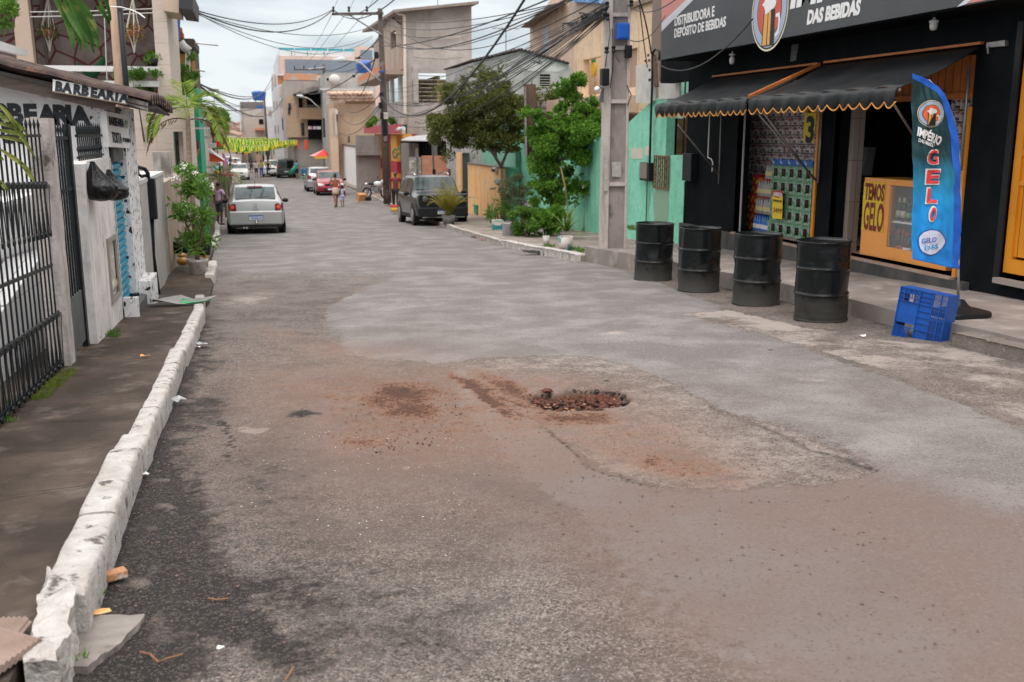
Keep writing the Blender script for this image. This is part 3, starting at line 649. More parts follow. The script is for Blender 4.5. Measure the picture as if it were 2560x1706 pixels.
# ------------------------------------------------------------------ barber shop
BY=11.36
t=thing('barber_shop','low white barber shop with painted BARBEARIA lettering and brown tile roof','shop',(-3,12.5,gzl(12.5)))
zf0=lambda x:2.02+(x+1.5)*-.17
MB().prism([(-6,BY,-1),(-1.5,BY,-1),(-1.5,BY,zf0(-1.5)-.12),(-6,BY,zf0(-6)-.12)],(0,.16,0)).build('front_wall',M_white,t)
def txt_px(s,k,x0,yb,ht_px,Yp,parent,m,bold=.02,sx=1.,roll=0.,name='lettering',dep=.004):
 p=p3(k,x0,yb,Yp);p2=p3(k,x0,yb-ht_px,Yp);hgt=(p2-p).length
 return text(s,hgt/.70,m,parent,frame_y(p,roll),name,bold*hgt,sx,.0015)
# painted lettering on the front wall (first letters are outside the picture)
h_=200
for ch,x,yb,hh,yt in[('A',-170,700,205,0),('R',-62,700,205,0),('B',92,702,205,0),('E',272,708,205,0),('A',440,716,205,0),('R',600,718,205,0),('I',742,720,205,0),('A',815,722,200,0)]:
 txt_px(ch,'D1',x,yb,hh,BY-.004,t,M_txt,.085,.95)
for ch,x in[('T',-150),('O',15),('S',185),('T',330),('A',440)]:txt_px(ch,'D1',x,930,190,BY-.004,t,M_txt,.06,.80)
# street side: patterned pillars and the roller shutter between
M_pat=mat('squiggle_paint',(.80,.80,.80),(.74,.74,.74),sc=5,rough=.8)
def squiggle(m):
 nt=m.node_tree;b=nt.nodes['Principled BSDF'];N=nt.nodes.new;L=nt.links.new
 tc=N('ShaderNodeTexCoord');mp=N('ShaderNodeMapping');mp.inputs['Scale'].default_value=(1,1,.45);L(tc.outputs['Object'],mp.inputs[0])
 n=N('ShaderNodeTexNoise');n.inputs['Scale'].default_value=9;n.inputs['Detail'].default_value=1;L(mp.outputs[0],n.inputs[0])
 n2=N('ShaderNodeTexNoise');n2.inputs['Scale'].default_value=14;n2.inputs['Detail'].default_value=0;L(tc.outputs['Object'],n2.inputs[0])
 s1=N('ShaderNodeMath');s1.operation='PINGPONG';s1.inputs[1].default_value=.045;L(n.outputs[0],s1.inputs[0])
 l1=N('ShaderNodeMath');l1.operation='LESS_THAN';l1.inputs[1].default_value=.0055;L(s1.outputs[0],l1.inputs[0])
 g1=N('ShaderNodeMath');g1.operation='GREATER_THAN';g1.inputs[1].default_value=.48;L(n2.outputs[0],g1.inputs[0])
 mu=N('ShaderNodeMath');mu.operation='MULTIPLY';L(l1.outputs[0],mu.inputs[0]);L(g1.outputs[0],mu.inputs[1])
 g2=N('ShaderNodeMath');g2.operation='GREATER_THAN';g2.inputs[1].default_value=.69;L(n2.outputs[0],g2.inputs[0])
 ma=N('ShaderNodeMath');ma.operation='MAXIMUM';L(mu.outputs[0],ma.inputs[0]);L(g2.outputs[0],ma.inputs[1])
 x=N('ShaderNodeMix');x.data_type='RGBA';L(ma.outputs[0],x.inputs[0]);x.inputs[7].default_value=(.03,.025,.02,1)
 src=b.inputs['Base Color'].links[0].from_socket;L(src,x.inputs[6]);L(x.outputs[2],b.inputs['Base Color'])
squiggle(M_pat)
zr=zf0(-1.5)-.14
SY0,SY1,PY1=oX('C2',905,560,-1.5)[0],oX('C2',975,560,-1.5)[0]+.05,oX('C2',1068,560,-1.5)[0]
sb0=gzl(12)+.12
MB().box(-1.66,BY-.002,gzl(11.5)-.15,-1.50,SY0,zr).build('pillar',M_pat,t)
MB().box(-1.66,SY1,gzl(12.5)-.15,-1.44,PY1,zr).build('pillar',M_pat,t)
MB().box(-1.48,BY+.03,gzl(11.5)-.1,-1.33,SY0-.02,gzl(11.5)+.22).build('pillar_foot',M_pat,t)
MB().box(-1.48,SY1+.30,gzl(12.6)-.1,-1.31,PY1,gzl(12.6)+.28).build('pillar_foot',M_pat,t)
MB().box(-1.75,SY0,gzl(12)-.2,-1.36,SY1+.28,sb0-.02).build('door_step',mat('slate_step',(.07,.075,.08),(.12,.12,.12),sc=4,rough=.5),t)
sh=MB();z=sb0
while z<1.30:
 sh.prism([(-1.55,SY0,z),(-1.512,SY0,z+.012),(-1.503,SY0,z+.055),(-1.55,SY0,z+.072)],(0,SY1-SY0,0));z+=.078
s_=sh.build('roller_shutter',mat('blue_shutter',(.02,.26,.40),(.03,.34,.48),sc=6,c3=(.10,.12,.13),sc3=7,lo3=.62,hi3=.72,rough=.4),t)
MB().tube([(-1.50,SY1-.1,sb0+.03),(-1.42,SY1-.02,sb0+.03)],.022,8).build('lock',M_black,s_,smooth=True)
MB().box(-1.60,SY0,1.30,-1.47,SY1,zr).build('lintel',mat('dark_lintel',(.10,.10,.10),rough=.7),t)
MB().box(-6,PY1-.12,-1,-1.66,PY1,zr).build('back_wall',M_white,t)
# roof: sagging rows of old clay tiles, fascia, underside
M_rtile=mat('old_roof_tile',(.10,.06,.05),(.045,.032,.03),sc=7,lo=.4,hi=.6,c3=(.34,.12,.055),sc3=5,lo3=.66,hi3=.72,bump=.4,bsc=30,rough=.9)
tip=p3('C1',1500,985,11.15)
def rz_(x,y):return 2.02+(x+1.5)*-.215-.055*math.exp(-((x+1.2)/.9)**2)+.03*math.sin(y*1.7)+.02*mnoise.noise(V(x*3,y*3,0))
rf=MB();y=BY-.38;i=0
while y<PY1+.35:
 rows=[]
 for q in range(15):
  x=-5.2+(tip.x+5.2)*q/14;zz=rz_(x,y);r=[]
  for a in range(7):
   th=math.pi*a/6;up=(i%2==0)
   r.append((x,y-.075*math.cos(th),zz+.06+(.055 if up else-.045)*math.sin(th)+(.012 if q%2 else 0)))
  rows.append(r)
 rf.grid(rows);y+=.14;i+=1
rf.build('tile_roof',M_rtile,t,solid=.018)
und=MB();rows=[]
for q in range(9):x=-5.2+(tip.x-.04+5.2)*q/8;rows.append([(x,yy,rz_(x,yy)-.02)for yy in(BY-.36,12,12.8,PY1+.33)])
und.grid(rows);und.build('eave_board',mat('dark_board',(.05,.042,.038),(.10,.085,.075),sc=5,rough=.9),t,solid=.03)  # mottled dark board closing the roof underside
fa=MB();
fa.beam((-5.2,BY-.33,rz_(-5.2,BY)-.07),(tip.x-.35,BY-.33,rz_(tip.x-.35,BY)-.07),.03,.15);fa.build('rafter',mat('old_timber',(.075,.055,.045),(.13,.10,.085),sc=6,st=(1,6,6),rough=.9),t)
p=[p3('C1',1250,950,BY-.36),p3('C1',1450,1010,BY-.36),p3('C1',1448,1090,BY-.36),p3('C1',1250,1020,BY-.36)]
MB().prism(p,(0,.02,0)).build('fascia',mat('stained_fascia',(.55,.52,.50),(.20,.17,.15),sc=9,st=(1,1,.3),lo=.45,hi=.65,rough=.8),t)
p=[p3('C1',780,960,BY-.05),p3('C1',860,975,BY-.05),p3('C1',850,1055,BY-.05),p3('C1',790,1045,BY-.05)]
MB().prism(p,(0,.12,0)).build('beam_end',M_plast,t)
# hanging board
sgn=thing('shop_sign','long tilted white board reading BARBEARIA under the roof edge','sign',p3('C1',880,900,BY-.42))
p=[p3('C1',518,778,BY-.42),p3('C1',1252,912,BY-.42),p3('C1',1246,1018,BY-.42),p3('C1',516,893,BY-.42)]
MB().prism(p,(0,.025,0)).build('board',mat('white_board',(.82,.82,.82),(.76,.75,.74),sc=4,rough=.6),sgn)
q=[Vector(a)+V(0,-.006,-.004)for a in(p[3],p[2])];MB().beam(q[0],q[1],.03,.012).build('edging',mat('brown_edge',(.22,.17,.13),rough=.7),sgn)
sl_=math.atan2((p3('C1',1252,1018,BY-.43)-p3('C1',516,893,BY-.43)).z,(p3('C1',1252,1018,BY-.43)-p3('C1',516,893,BY-.43)).x)
for i,ch in enumerate('BARBEARIA'):
 xs_=[538,615,715,795,885,955,1040,1125,1172][i];yb=886+(xs_-538)*.168
 txt_px(ch,'C1',xs_,yb,88,BY-.424,sgn,M_txt,.10,.90,sl_)
# angled second sign above the shutter
sgn=thing('shop_sign','white angled box sign reading BARBEARIA TOSTA above the blue shutter','sign',V(-1.4,11.6,1.6))
a,b_=p3('C1',1040,1090,11.22),p3('C1',1260,1140,11.95);c_,d_=p3('C1',1270,1452,11.95),p3('C1',1075,1440,11.22)
nrm=(b_-a).cross(d_-a).normalized();nrm=-nrm if nrm.y>0 else nrm
MB().prism([a,b_,c_,d_],-nrm*.06).build('board',MATS['white_board'],sgn)
def quad_text(s,a,b_,d_,u0,v0,ht,m,parent,bold=.02,wid=None,col_=None):
 # text on the parallelogram a(top left) b(top right) d(bottom left); u,v 0..1, v down
 ex=(b_-a).normalized();ey=(a-d_).normalized();n_=ex.cross(ey).normalized()
 p=a+(b_-a)*u0+(d_-a)*v0+n_*.002;Hh=(d_-a).length*ht
 M=Matrix(((ex.x,ey.x,n_.x,p.x),(ex.y,ey.y,n_.y,p.y),(ex.z,ey.z,n_.z,p.z),(0,0,0,1)))
 o=text(s,Hh/.70,m,parent,M,'lettering',bold*Hh)
 if wid:
  me=o.data;loc=[M.inverted()@(v.co+Vector(WPOS[parent.name]))for v in me.vertices];w0=max(l.x for l in loc)-min(l.x for l in loc);k=wid*(b_-a).length/w0
  for v,l in zip(me.vertices,loc):v.co=M@V(l.x*k,l.y,l.z)-Vector(WPOS[parent.name])
 return o
quad_text('BARBEARIA',a,b_,d_,.07,.37,.24,M_txt,sgn,.03,.66);quad_text('TOSTA',a,b_,d_,.14,.86,.30,M_txt,sgn,.02,.42);quad_text('Nº 50 FUNDO',a,b_,d_,.60,.80,.12,M_txt,sgn,.02,.36)
cc=a+(b_-a)*.86+(d_-a)*.26;MB().lathe([(.0,-.002),(.045,-.002),(.045,.002),(.0,.002)],cc+nrm*.003,14,nrm.to_track_quat('Z','Y').to_matrix().to_4x4()).build('emblem',mat('green_emblem',(.05,.25,.10),(.55,.55,.5),sc=40,rough=.6),sgn)
# rubbish bags on the pier
M_bag=mat('bin_bag',(.004,.004,.005),rough=.25,spec=.35,bump=.5,bsc=9)
def bag(P0,P1,rmax,label,seed):
 mb=MB();rows=[];n=30
 for i in range(n+1):
  t_=i/n;r=rmax*(.10+.90*min(1,(t_/.55))**1.1)if t_<.62 else rmax*max(.02,1-((t_-.62)/.38)**2.6)**.5
  c_=P0.lerp(P1,min(1,t_**.8));rr=[]
  for j in range(49):
   a=2*math.pi*(j%48)/48;fold=1+(.20*math.sin(a*7+seed)+.10*math.sin(a*12+seed*2+t_*3))*max(.12,(1-t_*1.15))+.14*mnoise.noise(V(math.cos(a)*2+seed,math.sin(a)*2,t_*2))+.07*mnoise.noise(V(math.cos(a)*7+seed,math.sin(a)*7,t_*9))
   rr.append((c_.x+r*fold*math.cos(a),c_.y+r*fold*math.sin(a)*.8,c_.z))
  rows.append(rr)
 mb.grid(rows);return mb.build('bin_bag',M_bag,smooth=True,label=label,cat='rubbish bag')
bag(p3('C2',722,170,9.74),p3('C2',800,482,9.78),.155,'larger shiny black rubbish bag hanging from the short white pier',1.3)
bag(p3('C2',850,232,9.95),p3('C2',900,478,9.98),.135,'smaller black rubbish bag behind the larger one on the pier',5.1)
# ------------------------------------------------------------------ meter box, low walls
t=thing('meter_wall','grey rendered low wall carrying the black electricity cabinet','wall',(-1.6,15,gzl(15)))
zc=oX('C2',1180,300,-1.5)[1]
MB().box(-2.1,13.42,gz(14)-.4,-1.46,13.62,zc-.02).build('wall_end',mat('grey_render',(.36,.33,.31),(.28,.25,.235),sc=2,rough=.9,bump=.1),t)
MB().box(-1.68,13.622,gz(16)-.4,-1.462,17.0,zc).build('wall',mat('pale_render',(.46,.44,.42),(.38,.35,.33),sc=1.5,c3=(.22,.18,.15),sc3=2.5,st3=(1,1,.4),lo3=.62,hi3=.75,rough=.9,bump=.1),t)
MB().box(-2.1,13.41,zc-.01,-1.45,17.0,zc+.04).build('coping',mat('light_coping',(.55,.53,.51),rough=.8),t)
t=thing('meter_cabinet','black electricity cabinet with pipes above and below on the grey wall','cabinet',(-1.35,14.6,gzl(14.6)))
a,b_=p3('C2',1112,305,14.5),p3('C2',1232,625,14.5)
MB().box(a.x,14.5,b_.z,b_.x,14.68,a.z).build('cabinet_box',M_black,t,bevel=.008)
for i,(x0,x1)in enumerate([(1165,1215),(1185,1240),(1200,1262)]):
 MB().tube([p3('C2',x0,625,14.55),p3('C2',x0+8,900,14.55),p3('C2',x1,1295,14.55)],.016,8).build('pipe',M_black,t,smooth=True)
MB().tube([p3('A5',880,1235,14.55),p3('A5',875,1170,14.55),p3('A5',840,1120,14.5),p3('A5',760,1098,14.4),p3('A5',715,1090,14.3),p3('A5',690,800,14.2),p3('A5',655,480,14.1)],.027,8).build('pipe',M_black,t,smooth=True)
MB().tube([p3('A5',860,1195,14.55),p3('A5',800,1205,14.5),p3('A5',765,1180,14.5),p3('A5',740,1060,14.4),p3('A5',700,860,14.3),p3('A5',672,640,14.2)],.022,8).build('pipe',M_black,t,smooth=True)
t=thing('wooden_pole','slim round wooden pole rising behind the barber shop roof','pole',(-1.9,13.95,0))
a,b_=p3('C1',1192,860,13.9),p3('C1',1118,-80,13.9)
MB().tube([a-(b_-a)*1.0,a,b_],[.085,.08,.07],12).build('pole',mat('pale_wood_pole',(.46,.31,.22),(.34,.22,.15),sc=3,st=(6,6,1),rough=.8),t,smooth=True)
a,b_=p3('C1',1238,860,13.75),p3('C1',1160,-80,13.75)
MB().tube([a-(b_-a)*.2,a,b_],.036,10).build('cable_pipe',M_black,t,smooth=True)
MB().tube([p3('C1',1085,68,13.7),p3('C1',1185,72,13.7),p3('C1',1290,100,13.6),p3('C1',1360,130,13.5),p3('C1',1420,178,13.4)],.008,6).build('strap',mat('white_plastic',(.75,.75,.74),rough=.4),t)
# boundary wall beyond and the stump
t=thing('boundary_wall','low weathered brown wall with sloping top beyond the grey wall','wall',(-1.5,19,gz(19)))
a=oX('C2',1270,370,-1.47);b_=oX('C2',1345,305,-1.47);zb1=gz(18)-.3
MB().prism([(-1.62,17.02,zb1),(-1.62,22.8,zb1-.2),(-1.62,22.8,b_[1]),(-1.62,20.2,b_[1]),(-1.62,17.02,a[1]+.05)],(.15,0,0)).build('wall',mat('brown_render',(.38,.29,.23),(.26,.19,.15),sc=2,st=(1,1,.3),c3=(.52,.45,.39),sc3=3,st3=(1,1,.3),rough=.9,bump=.2),t)
a,b_=p3('C2',1195,110,19),p3('C2',1330,95,19)
MB().box(a.x,19,gz(19),b_.x,19.3,b_.z).build('wall_pillar',mat('mossy_concrete',(.42,.40,.38),(.16,.14,.125),sc=6,st=(1,1,.3),lo=.42,hi=.6,rough=.95,bump=.3),label='old streaked concrete wall stub in front of the cream tiled house',cat='wall')
# ================================================================== plants
def leafquad(mb,p,d,up,ln,wd,fold=.25):
 d=d.normalized();s_=d.cross(up);s_=s_.normalized()if s_.length>1e-5 else d.orthogonal().normalized();n=s_.cross(d)
 k=len(mb.v);mb.v+=[tuple(p),tuple(p+d*ln*.45+s_*wd*.5-n*wd*fold),tuple(p+d*ln),tuple(p+d*ln*.45-s_*wd*.5-n*wd*fold),tuple(p+d*ln*.5)]
 mb.f+=[(k,k+1,k+4),(k+1,k+2,k+4),(k+2,k+3,k+4),(k+3,k,k+4)]
def rdir(zmin=-1.):
 while True:
  v=V(random.uniform(-1,1),random.uniform(-1,1),random.uniform(zmin,1))
  if .1<v.length<1:return v.normalized()
def leaf_cloud(mb,c,rad,n,ln,wd,rnd=random,hang=0.):
 for i in range(n):
  v=rdir()*(rnd.random()**.45);p=V(c[0]+v.x*rad[0],c[1]+v.y*rad[1],c[2]+v.z*rad[2]);d=(rdir()+V(v.x,v.y,v.z)*.7+V(0,0,-hang));leafquad(mb,p,d,rdir(),ln*rnd.uniform(.6,1.2),wd*rnd.uniform(.6,1.2))
def frond(mb,p0,az,el,length,droop,lf,wd,n=26,stem=None,sr=.012,vee=.5,ragged=0.):
 p=Vector(p0);d=V(math.cos(az)*math.cos(el),math.sin(az)*math.cos(el),math.sin(el));pts_=[p.copy()];st=length/n
 for i in range(n):
  d=(d+V(0,0,-droop*st*(1+i/n))).normalized();p=p+d*st;pts_.append(p.copy())
  t=i/n
  if t>.12:
   L_=lf*math.sin(min(1,(t+.05)*1.0)*math.pi*.85+.25)*(1 if random.random()>ragged else .4);side=d.cross(V(0,0,1));side=side.normalized()if side.length>.05 else V(1,0,0)
   for s_ in(-1,1):leafquad(mb,p,side*s_+d*.75+V(0,0,vee-.35+random.uniform(-.25,.15)),V(0,0,1),L_*random.uniform(.85,1.1),wd)
 (stem or mb).tube(pts_,[sr*(1-.8*i/n)for i in range(n+1)],5)
def foliage_tree(name,label,cat,base,trunk_pts,blobs,n,ln,wd,m,mt,r0=.08,group=None,flowers=None,limbs=True):
 t=thing(name,label,cat,base,group)
 tr=MB()
 for tp in trunk_pts:
  k=len(tp);tr.tube(tp,[r0*(1-.75*i/(k-1))*(1 if tp is trunk_pts[0]else .6)for i in range(k)],8)
 if limbs:
  for(c_,r_)in blobs:
   best=min((p for tp in trunk_pts for p in tp[len(tp)//2:]),key=lambda p:(Vector(p)-Vector(c_)).length)
   a,b_=Vector(best),Vector(c_);m_=a.lerp(b_,.5)+rdir()*.12
   tr.tube([a,m_,b_],[r0*.3,r0*.2,r0*.08],5)
   for q in range(4):e=b_+V(random.uniform(-1,1)*r_[0],random.uniform(-1,1)*r_[1],random.uniform(-1,1)*r_[2])*.7;tr.tube([m_.lerp(b_,.7),e],[r0*.1,r0*.03],4)
 tr.build('trunk',mt,t,smooth=True)
 cr_=MB();tot=sum(r[0]*r[1]*r[2]for c_,r in blobs)
 for c_,r_ in blobs:
  # sub clumps leave gaps between them
  k=max(3,int(9*(r_[0]*r_[2])**.5/.5));cnt=int(n*(r_[0]*r_[1]*r_[2])/tot)
  for j in range(k):
   v=rdir()*random.uniform(.45,1.0);cc=(c_[0]+v.x*r_[0],c_[1]+v.y*r_[1],c_[2]+v.z*r_[2]);q=random.choice([.28,.38,.5,.65])
   leaf_cloud(cr_,cc,(max(.1,r_[0]*q),max(.1,r_[1]*q),max(.08,r_[2]*q*.85)),cnt//k,ln,wd)
 for _ in range(int(n/260)if n>10000 else int(n/500)):
  c_,r_=random.choice(blobs);v=rdir(-.5);p=V(c_[0]+v.x*r_[0]*.7,c_[1]+v.y*r_[1]*.7,c_[2]+v.z*r_[2]*.7);d=(V(v.x,v.y,v.z+.5)+rdir()*.6).normalized();ln_=random.uniform(.3,1.)*(r_[0]+r_[2])*.6
  for q in range(22):p2_=p+d*ln_*q/22;d=(d+rdir()*.10+V(0,0,-.02)).normalized();leafquad(cr_,p2_,d+rdir()*.9,rdir(),ln*random.uniform(.7,1.2),wd)
 cr_.build('crown',m,t)
 if flowers:
  fm,cnt=flowers;fl=MB()
  for i in range(cnt):
   c_,r_=random.choice(blobs);v=rdir(-.1);p=V(c_[0]+v.x*r_[0],c_[1]+v.y*r_[1],c_[2]+v.z*r_[2])
   for q in range(5):leafquad(fl,p,rdir(),V(0,0,1),ln*.9,ln*.6)
  fl.build('flowers',fm,t)
 return t
M_bark=mat('grey_bark',(.20,.145,.11),(.11,.08,.065),sc=12,rough=.9,bump=.3)
L_dark=leafmat('dark_olive_leaf',(.085,.105,.026),(.17,.19,.045),(.30,.29,.075),.35)
L_bright=leafmat('bright_leaf',(.08,.205,.022),(.16,.32,.035),(.28,.42,.07),.4)
L_mid=leafmat('mid_leaf',(.07,.16,.022),(.13,.26,.04),(.22,.34,.07),.4)
L_lime=leafmat('lime_frond',(.16,.26,.03),(.28,.38,.06),(.40,.42,.12),.4)
L_dry=leafmat('dry_frond',(.16,.075,.045),(.09,.04,.03),None,.15)
L_palm=leafmat('palm_leaf',(.035,.10,.018),(.07,.16,.03),(.16,.2,.05),.4)
M_potw=mat('dirty_white_pot',(.58,.55,.52),(.42,.38,.34),sc=5,c3=(.14,.11,.09),sc3=8,lo3=.6,hi3=.7,rough=.7)
def pot(x,y,z,r,h,m,label,name='plant_pot',parent=None,square=False,group=None):
 pr=[(r*.68,0),(r*.72,.01),(r*.92,h*.82),(r*1.0,h*.84),(r*1.02,h),(r*.93,h),(r*.90,h*.9),(r*.1,h*.88)]
 mb=MB();mb.lathe(pr,(x,y,z),4 if square else 28);return mb.build(name,m,parent,smooth=not square,bevel=0,weld=True,label=label if parent is None else None,cat='pot' if parent is None else None)
# dark tree over the orange wall
TY=33.
def bl(k,L_,Y0,dy=.7):
 o=[]
 for(x,y,rx,ry)in L_:
  c_=p3(k,x,y,Y0+random.uniform(-.3,.3));e=p3(k,x+rx,y-ry,Y0);o.append(((c_.x,c_.y,c_.z),(abs(e.x-c_.x),dy*abs(e.x-c_.x)+.2,abs(e.z-c_.z))))
 return o
base=gg('B2',640,1150,.1)
fk=p3('B2',600,790,TY);bs=V(fk.x+.05,TY,gz(TY)+.1)
tp=[[bs,bs.lerp(fk,.5)+V(.04,0,0),fk],[fk,p3('B2',545,700,TY),p3('B2',470,610,TY),p3('B2',330,520,TY)],[fk,p3('B2',640,690,TY),p3('B2',740,610,TY),p3('B2',800,480,TY)],[p3('B2',560,720,TY),p3('B2',540,560,TY+.3),p3('B2',480,380,TY)],[p3('B2',660,680,TY),p3('B2',620,520,TY-.2),p3('B2',640,330,TY)]]
foliage_tree('tree','spreading dark olive tree over the orange wall and green gate','tree',bs,tp,bl('B2',[(330,330,150,130),(250,470,160,130),(170,600,90,110),(450,450,170,150),(560,330,150,150),(520,560,170,110),(660,260,120,110),(700,450,150,130),(640,600,160,80),(380,600,150,90),(450,160,60,110),(560,110,60,60),(330,160,30,70),(920,270,110,80),(800,330,90,110),(120,450,60,70),(240,230,90,50)],TY),46000,.085,.05,L_dark,M_bark,.10)
TY2=26.
bs=V(*gg('B2',1010,1130,.1),0);bs.z=gz(bs.y)+.1;TY2=bs.y if 22<bs.y<30 else 26.
fk=p3('B2',1040,760,TY2);bs=V(fk.x,TY2,gz(TY2)+.1)
foliage_tree('tree','bright green leafy bush tree against the green wall with white blossoms','tree',bs,[[bs,bs.lerp(fk,.5)+V(.05,0,0),fk,p3('B2',1060,500,TY2)],[fk,p3('B2',960,600,TY2),p3('B2',870,420,TY2)],[fk,p3('B2',1150,620,TY2),p3('B2',1180,400,TY2)],[fk,p3('B2',1110,420,TY2),p3('B2',1150,150,TY2)]],bl('B2',[(1000,560,170,130),(1150,500,170,120),(1060,400,140,90),(1250,420,100,90),(900,640,110,110),(1050,730,160,110),(940,780,120,120),(1130,850,80,130),(1100,280,90,90),(1150,180,60,90),(1060,210,60,40),(880,480,90,70),(930,930,80,60),(1180,960,60,50),(1290,330,50,70),(820,400,60,40),(1000,900,90,80),(1000,1010,80,70),(870,1020,70,60),(1080,1040,60,70),(1240,560,70,110),(1210,700,70,80)],TY2),44000,.08,.06,L_bright,M_bark,.05,flowers=(mat('white_petal',(.8,.78,.74),rough=.6),26))
# plants at the foot of the walls, right side
def bush(label,k,L_,Y0,n,ln,wd,m,cat='shrub',name='shrub',stems=4,group=None,base=None,mt=None,dy=.7,r0=.02):
 B=bl(k,L_,Y0,dy);cx=sum(b[0][0]for b in B)/len(B);bz=gz(Y0)+.08 if base is None else base
 bs=V(cx,Y0,bz);return foliage_tree(name,label,cat,bs,[[bs+V(.02*i,0,0),bs.lerp(V(*b[0]),.6)+rdir()*.05,V(*b[0])]for i,b in enumerate(B[:stems])],B,n,ln,wd,m,mt or M_bark,r0,group)
yA=gg('B2',700,1290,.1)[1]
bush('grey green twiggy shrub with small leaves behind the grey square pot','B2',[(700,930,80,80),(620,1000,60,70),(760,990,60,80),(690,1060,90,60),(590,930,40,50),(720,860,50,40)],29.5,3200,.06,.035,leafmat('greygreen_leaf',(.07,.09,.04),(.13,.15,.07),(.22,.13,.09),.3),stems=6)
bush('dense glossy green shrub touching the white kerb stones','B2',[(790,1180,80,80),(760,1260,80,80),(820,1280,60,70),(730,1130,60,50)],24.3,3400,.09,.05,L_mid)
bush('broad leaved bright green plant beside the dense glossy shrub','B2',[(900,1150,80,70),(980,1130,60,60),(960,1200,70,60),(890,1220,50,50)],24.6,900,.2,.12,L_bright)
bush('thin spiky plant growing from the teal lettered crate','B2',[(570,1110,60,90),(620,1090,40,60)],29.8,500,.22,.03,L_mid,cat='plant',name='plant')
t=thing('plant','arching yellow green strap leaved plant in the white bucket by the kerb','plant',(*gg('B2',1080,1320,.12),gz(22)+.12))
mb=MB();c0=V(*t.location)
for i in range(46):
 a=random.uniform(0,6.28);el=random.uniform(.5,1.4);p=c0+V(0,0,.12);d=V(math.cos(a)*math.cos(el),math.sin(a)*math.cos(el),math.sin(el));rowL=[];ln=random.uniform(.45,.95)
 for q in range(8):
  s_=d.cross(V(0,0,1)).normalized()*.022*(1-(q/7)**2+.05);rowL.append([p-s_,p+s_]);d=(d+V(0,0,-.17)).normalized();p=p+d*ln/7
 mb.grid(rowL)
mb.build('leaves',leafmat('strap_leaf',(.10,.20,.03),(.30,.36,.09),(.05,.12,.02),.35),t)
MB().tube([c0+V(.05,0,.1),c0+V(.02,0,.8),p3('B2',1075,950,22.1),p3('B2',1040,790,22.1)],.018,6).build('stake',mat('bamboo',(.36,.26,.13),rough=.7),t)
# near fronds, upper left and left edge
t=thing('palm_tree','palm in the barber courtyard with fronds hanging into the upper left','palm tree',(-2.05,6.9,gz(6.9)))
MB().tube([(-2.6,6.6,-.5),(-2.62,6.6,1.5),(-2.6,6.7,3.2)],[.11,.10,.09],12).build('trunk',M_bark,t,smooth=True)
def leafblade(mb,P_,wd):
 rows=[];n=len(P_)
 for i,p in enumerate(P_):
  d=(P_[min(i+1,n-1)]-P_[max(i-1,0)]).normalized();s_=d.cross(V(0,1,0)).normalized();w_=wd*math.sin(math.pi*min(1,(i+.6)/n))**.7
  rows.append([p-s_*w_/2,p+V(0,.012,0),p+s_*w_/2])
 mb.grid(rows)
fm=MB();yf=7.6
for A_,B_,C_,D_ in[((560,-80),(640,120),(700,330),(730,490)),((600,-80),(700,130),(760,320),(800,500)),((640,-60),(760,150),(830,340),(860,515)),((650,-90),(800,80),(880,300),(920,520)),((690,-80),(860,80),(940,300),(965,480)),((560,-60),(690,200),(830,330),(850,490)),((500,-80),(600,60),(640,160),(680,260)),((700,-90),(800,60),(900,150),(960,330))]:
 P_=[p3('C1',*q,yf+random.uniform(-.1,.1))for q in(A_,B_,C_,D_)];Q_=[]
 for i in range(13):
  tt=i/12;Q_.append(P_[0]*(1-tt)**3+P_[1]*3*tt*(1-tt)**2+P_[2]*3*tt*tt*(1-tt)+P_[3]*tt**3)
 leafblade(fm,Q_,.035+random.random()*.02)
for A_,B_,C_,D_ in[((960,-60),(990,60),(1030,150),(1080,260)),((1000,-80),(1050,20),(1070,120),(1090,200)),((940,60),(990,100),(1040,170),(1070,230)),((1020,-60),(1060,60),(1080,130),(1075,240))]:
 P_=[p3('C1',*q,yf)for q in(A_,B_,C_,D_)];Q_=[P_[0]*(1-tt)**3+P_[1]*3*tt*(1-tt)**2+P_[2]*3*tt*tt*(1-tt)+P_[3]*tt**3 for tt in[i/12 for i in range(13)]];leafblade(fm,Q_,.022)
fm.build('frond',L_palm,t)
fm=MB();yf=6.9
for A_,B_,C_,D_ in[((-60,560),(0,620),(60,670),(100,690)),((-60,600),(100,640),(250,730),(300,840)),((-40,480),(80,560),(200,760),(260,880)),((60,620),(180,760),(250,860),(400,1110)),((-60,700),(60,720),(140,740),(220,800)),((-40,780),(60,800),(200,820),(300,850)),((-40,860),(100,870),(200,900),(290,910)),((210,1130),(280,1200),(340,1290),(390,1370)),((0,1000),(120,1080),(230,1150),(330,1230)),((-60,1060),(-20,1090),(10,1110),(35,1130)),((-60,1320),(0,1360),(60,1430),(95,1475))]:
 P_=[p3('D1',*q,yf+random.uniform(-.15,.15))for q in(A_,B_,C_,D_)];Q_=[P_[0]*(1-tt)**3+P_[1]*3*tt*(1-tt)**2+P_[2]*3*tt*tt*(1-tt)+P_[3]*tt**3 for tt in[i/12 for i in range(13)]];leafblade(fm,Q_,.02+random.random()*.012)
fm.build('frond',leafmat('yellowing_palm',(.12,.17,.03),(.26,.27,.07),(.06,.12,.02),.35),t)
# dark potted foliage in the very corner
bush('dark hanging foliage in the top left corner beside the veranda rail','C1',[(40,60,60,60),(100,110,60,50),(20,190,50,60),(130,40,50,50)],17.5,900,.09,.04,L_mid,cat='hanging plant',name='hanging_plant',base=3.2)
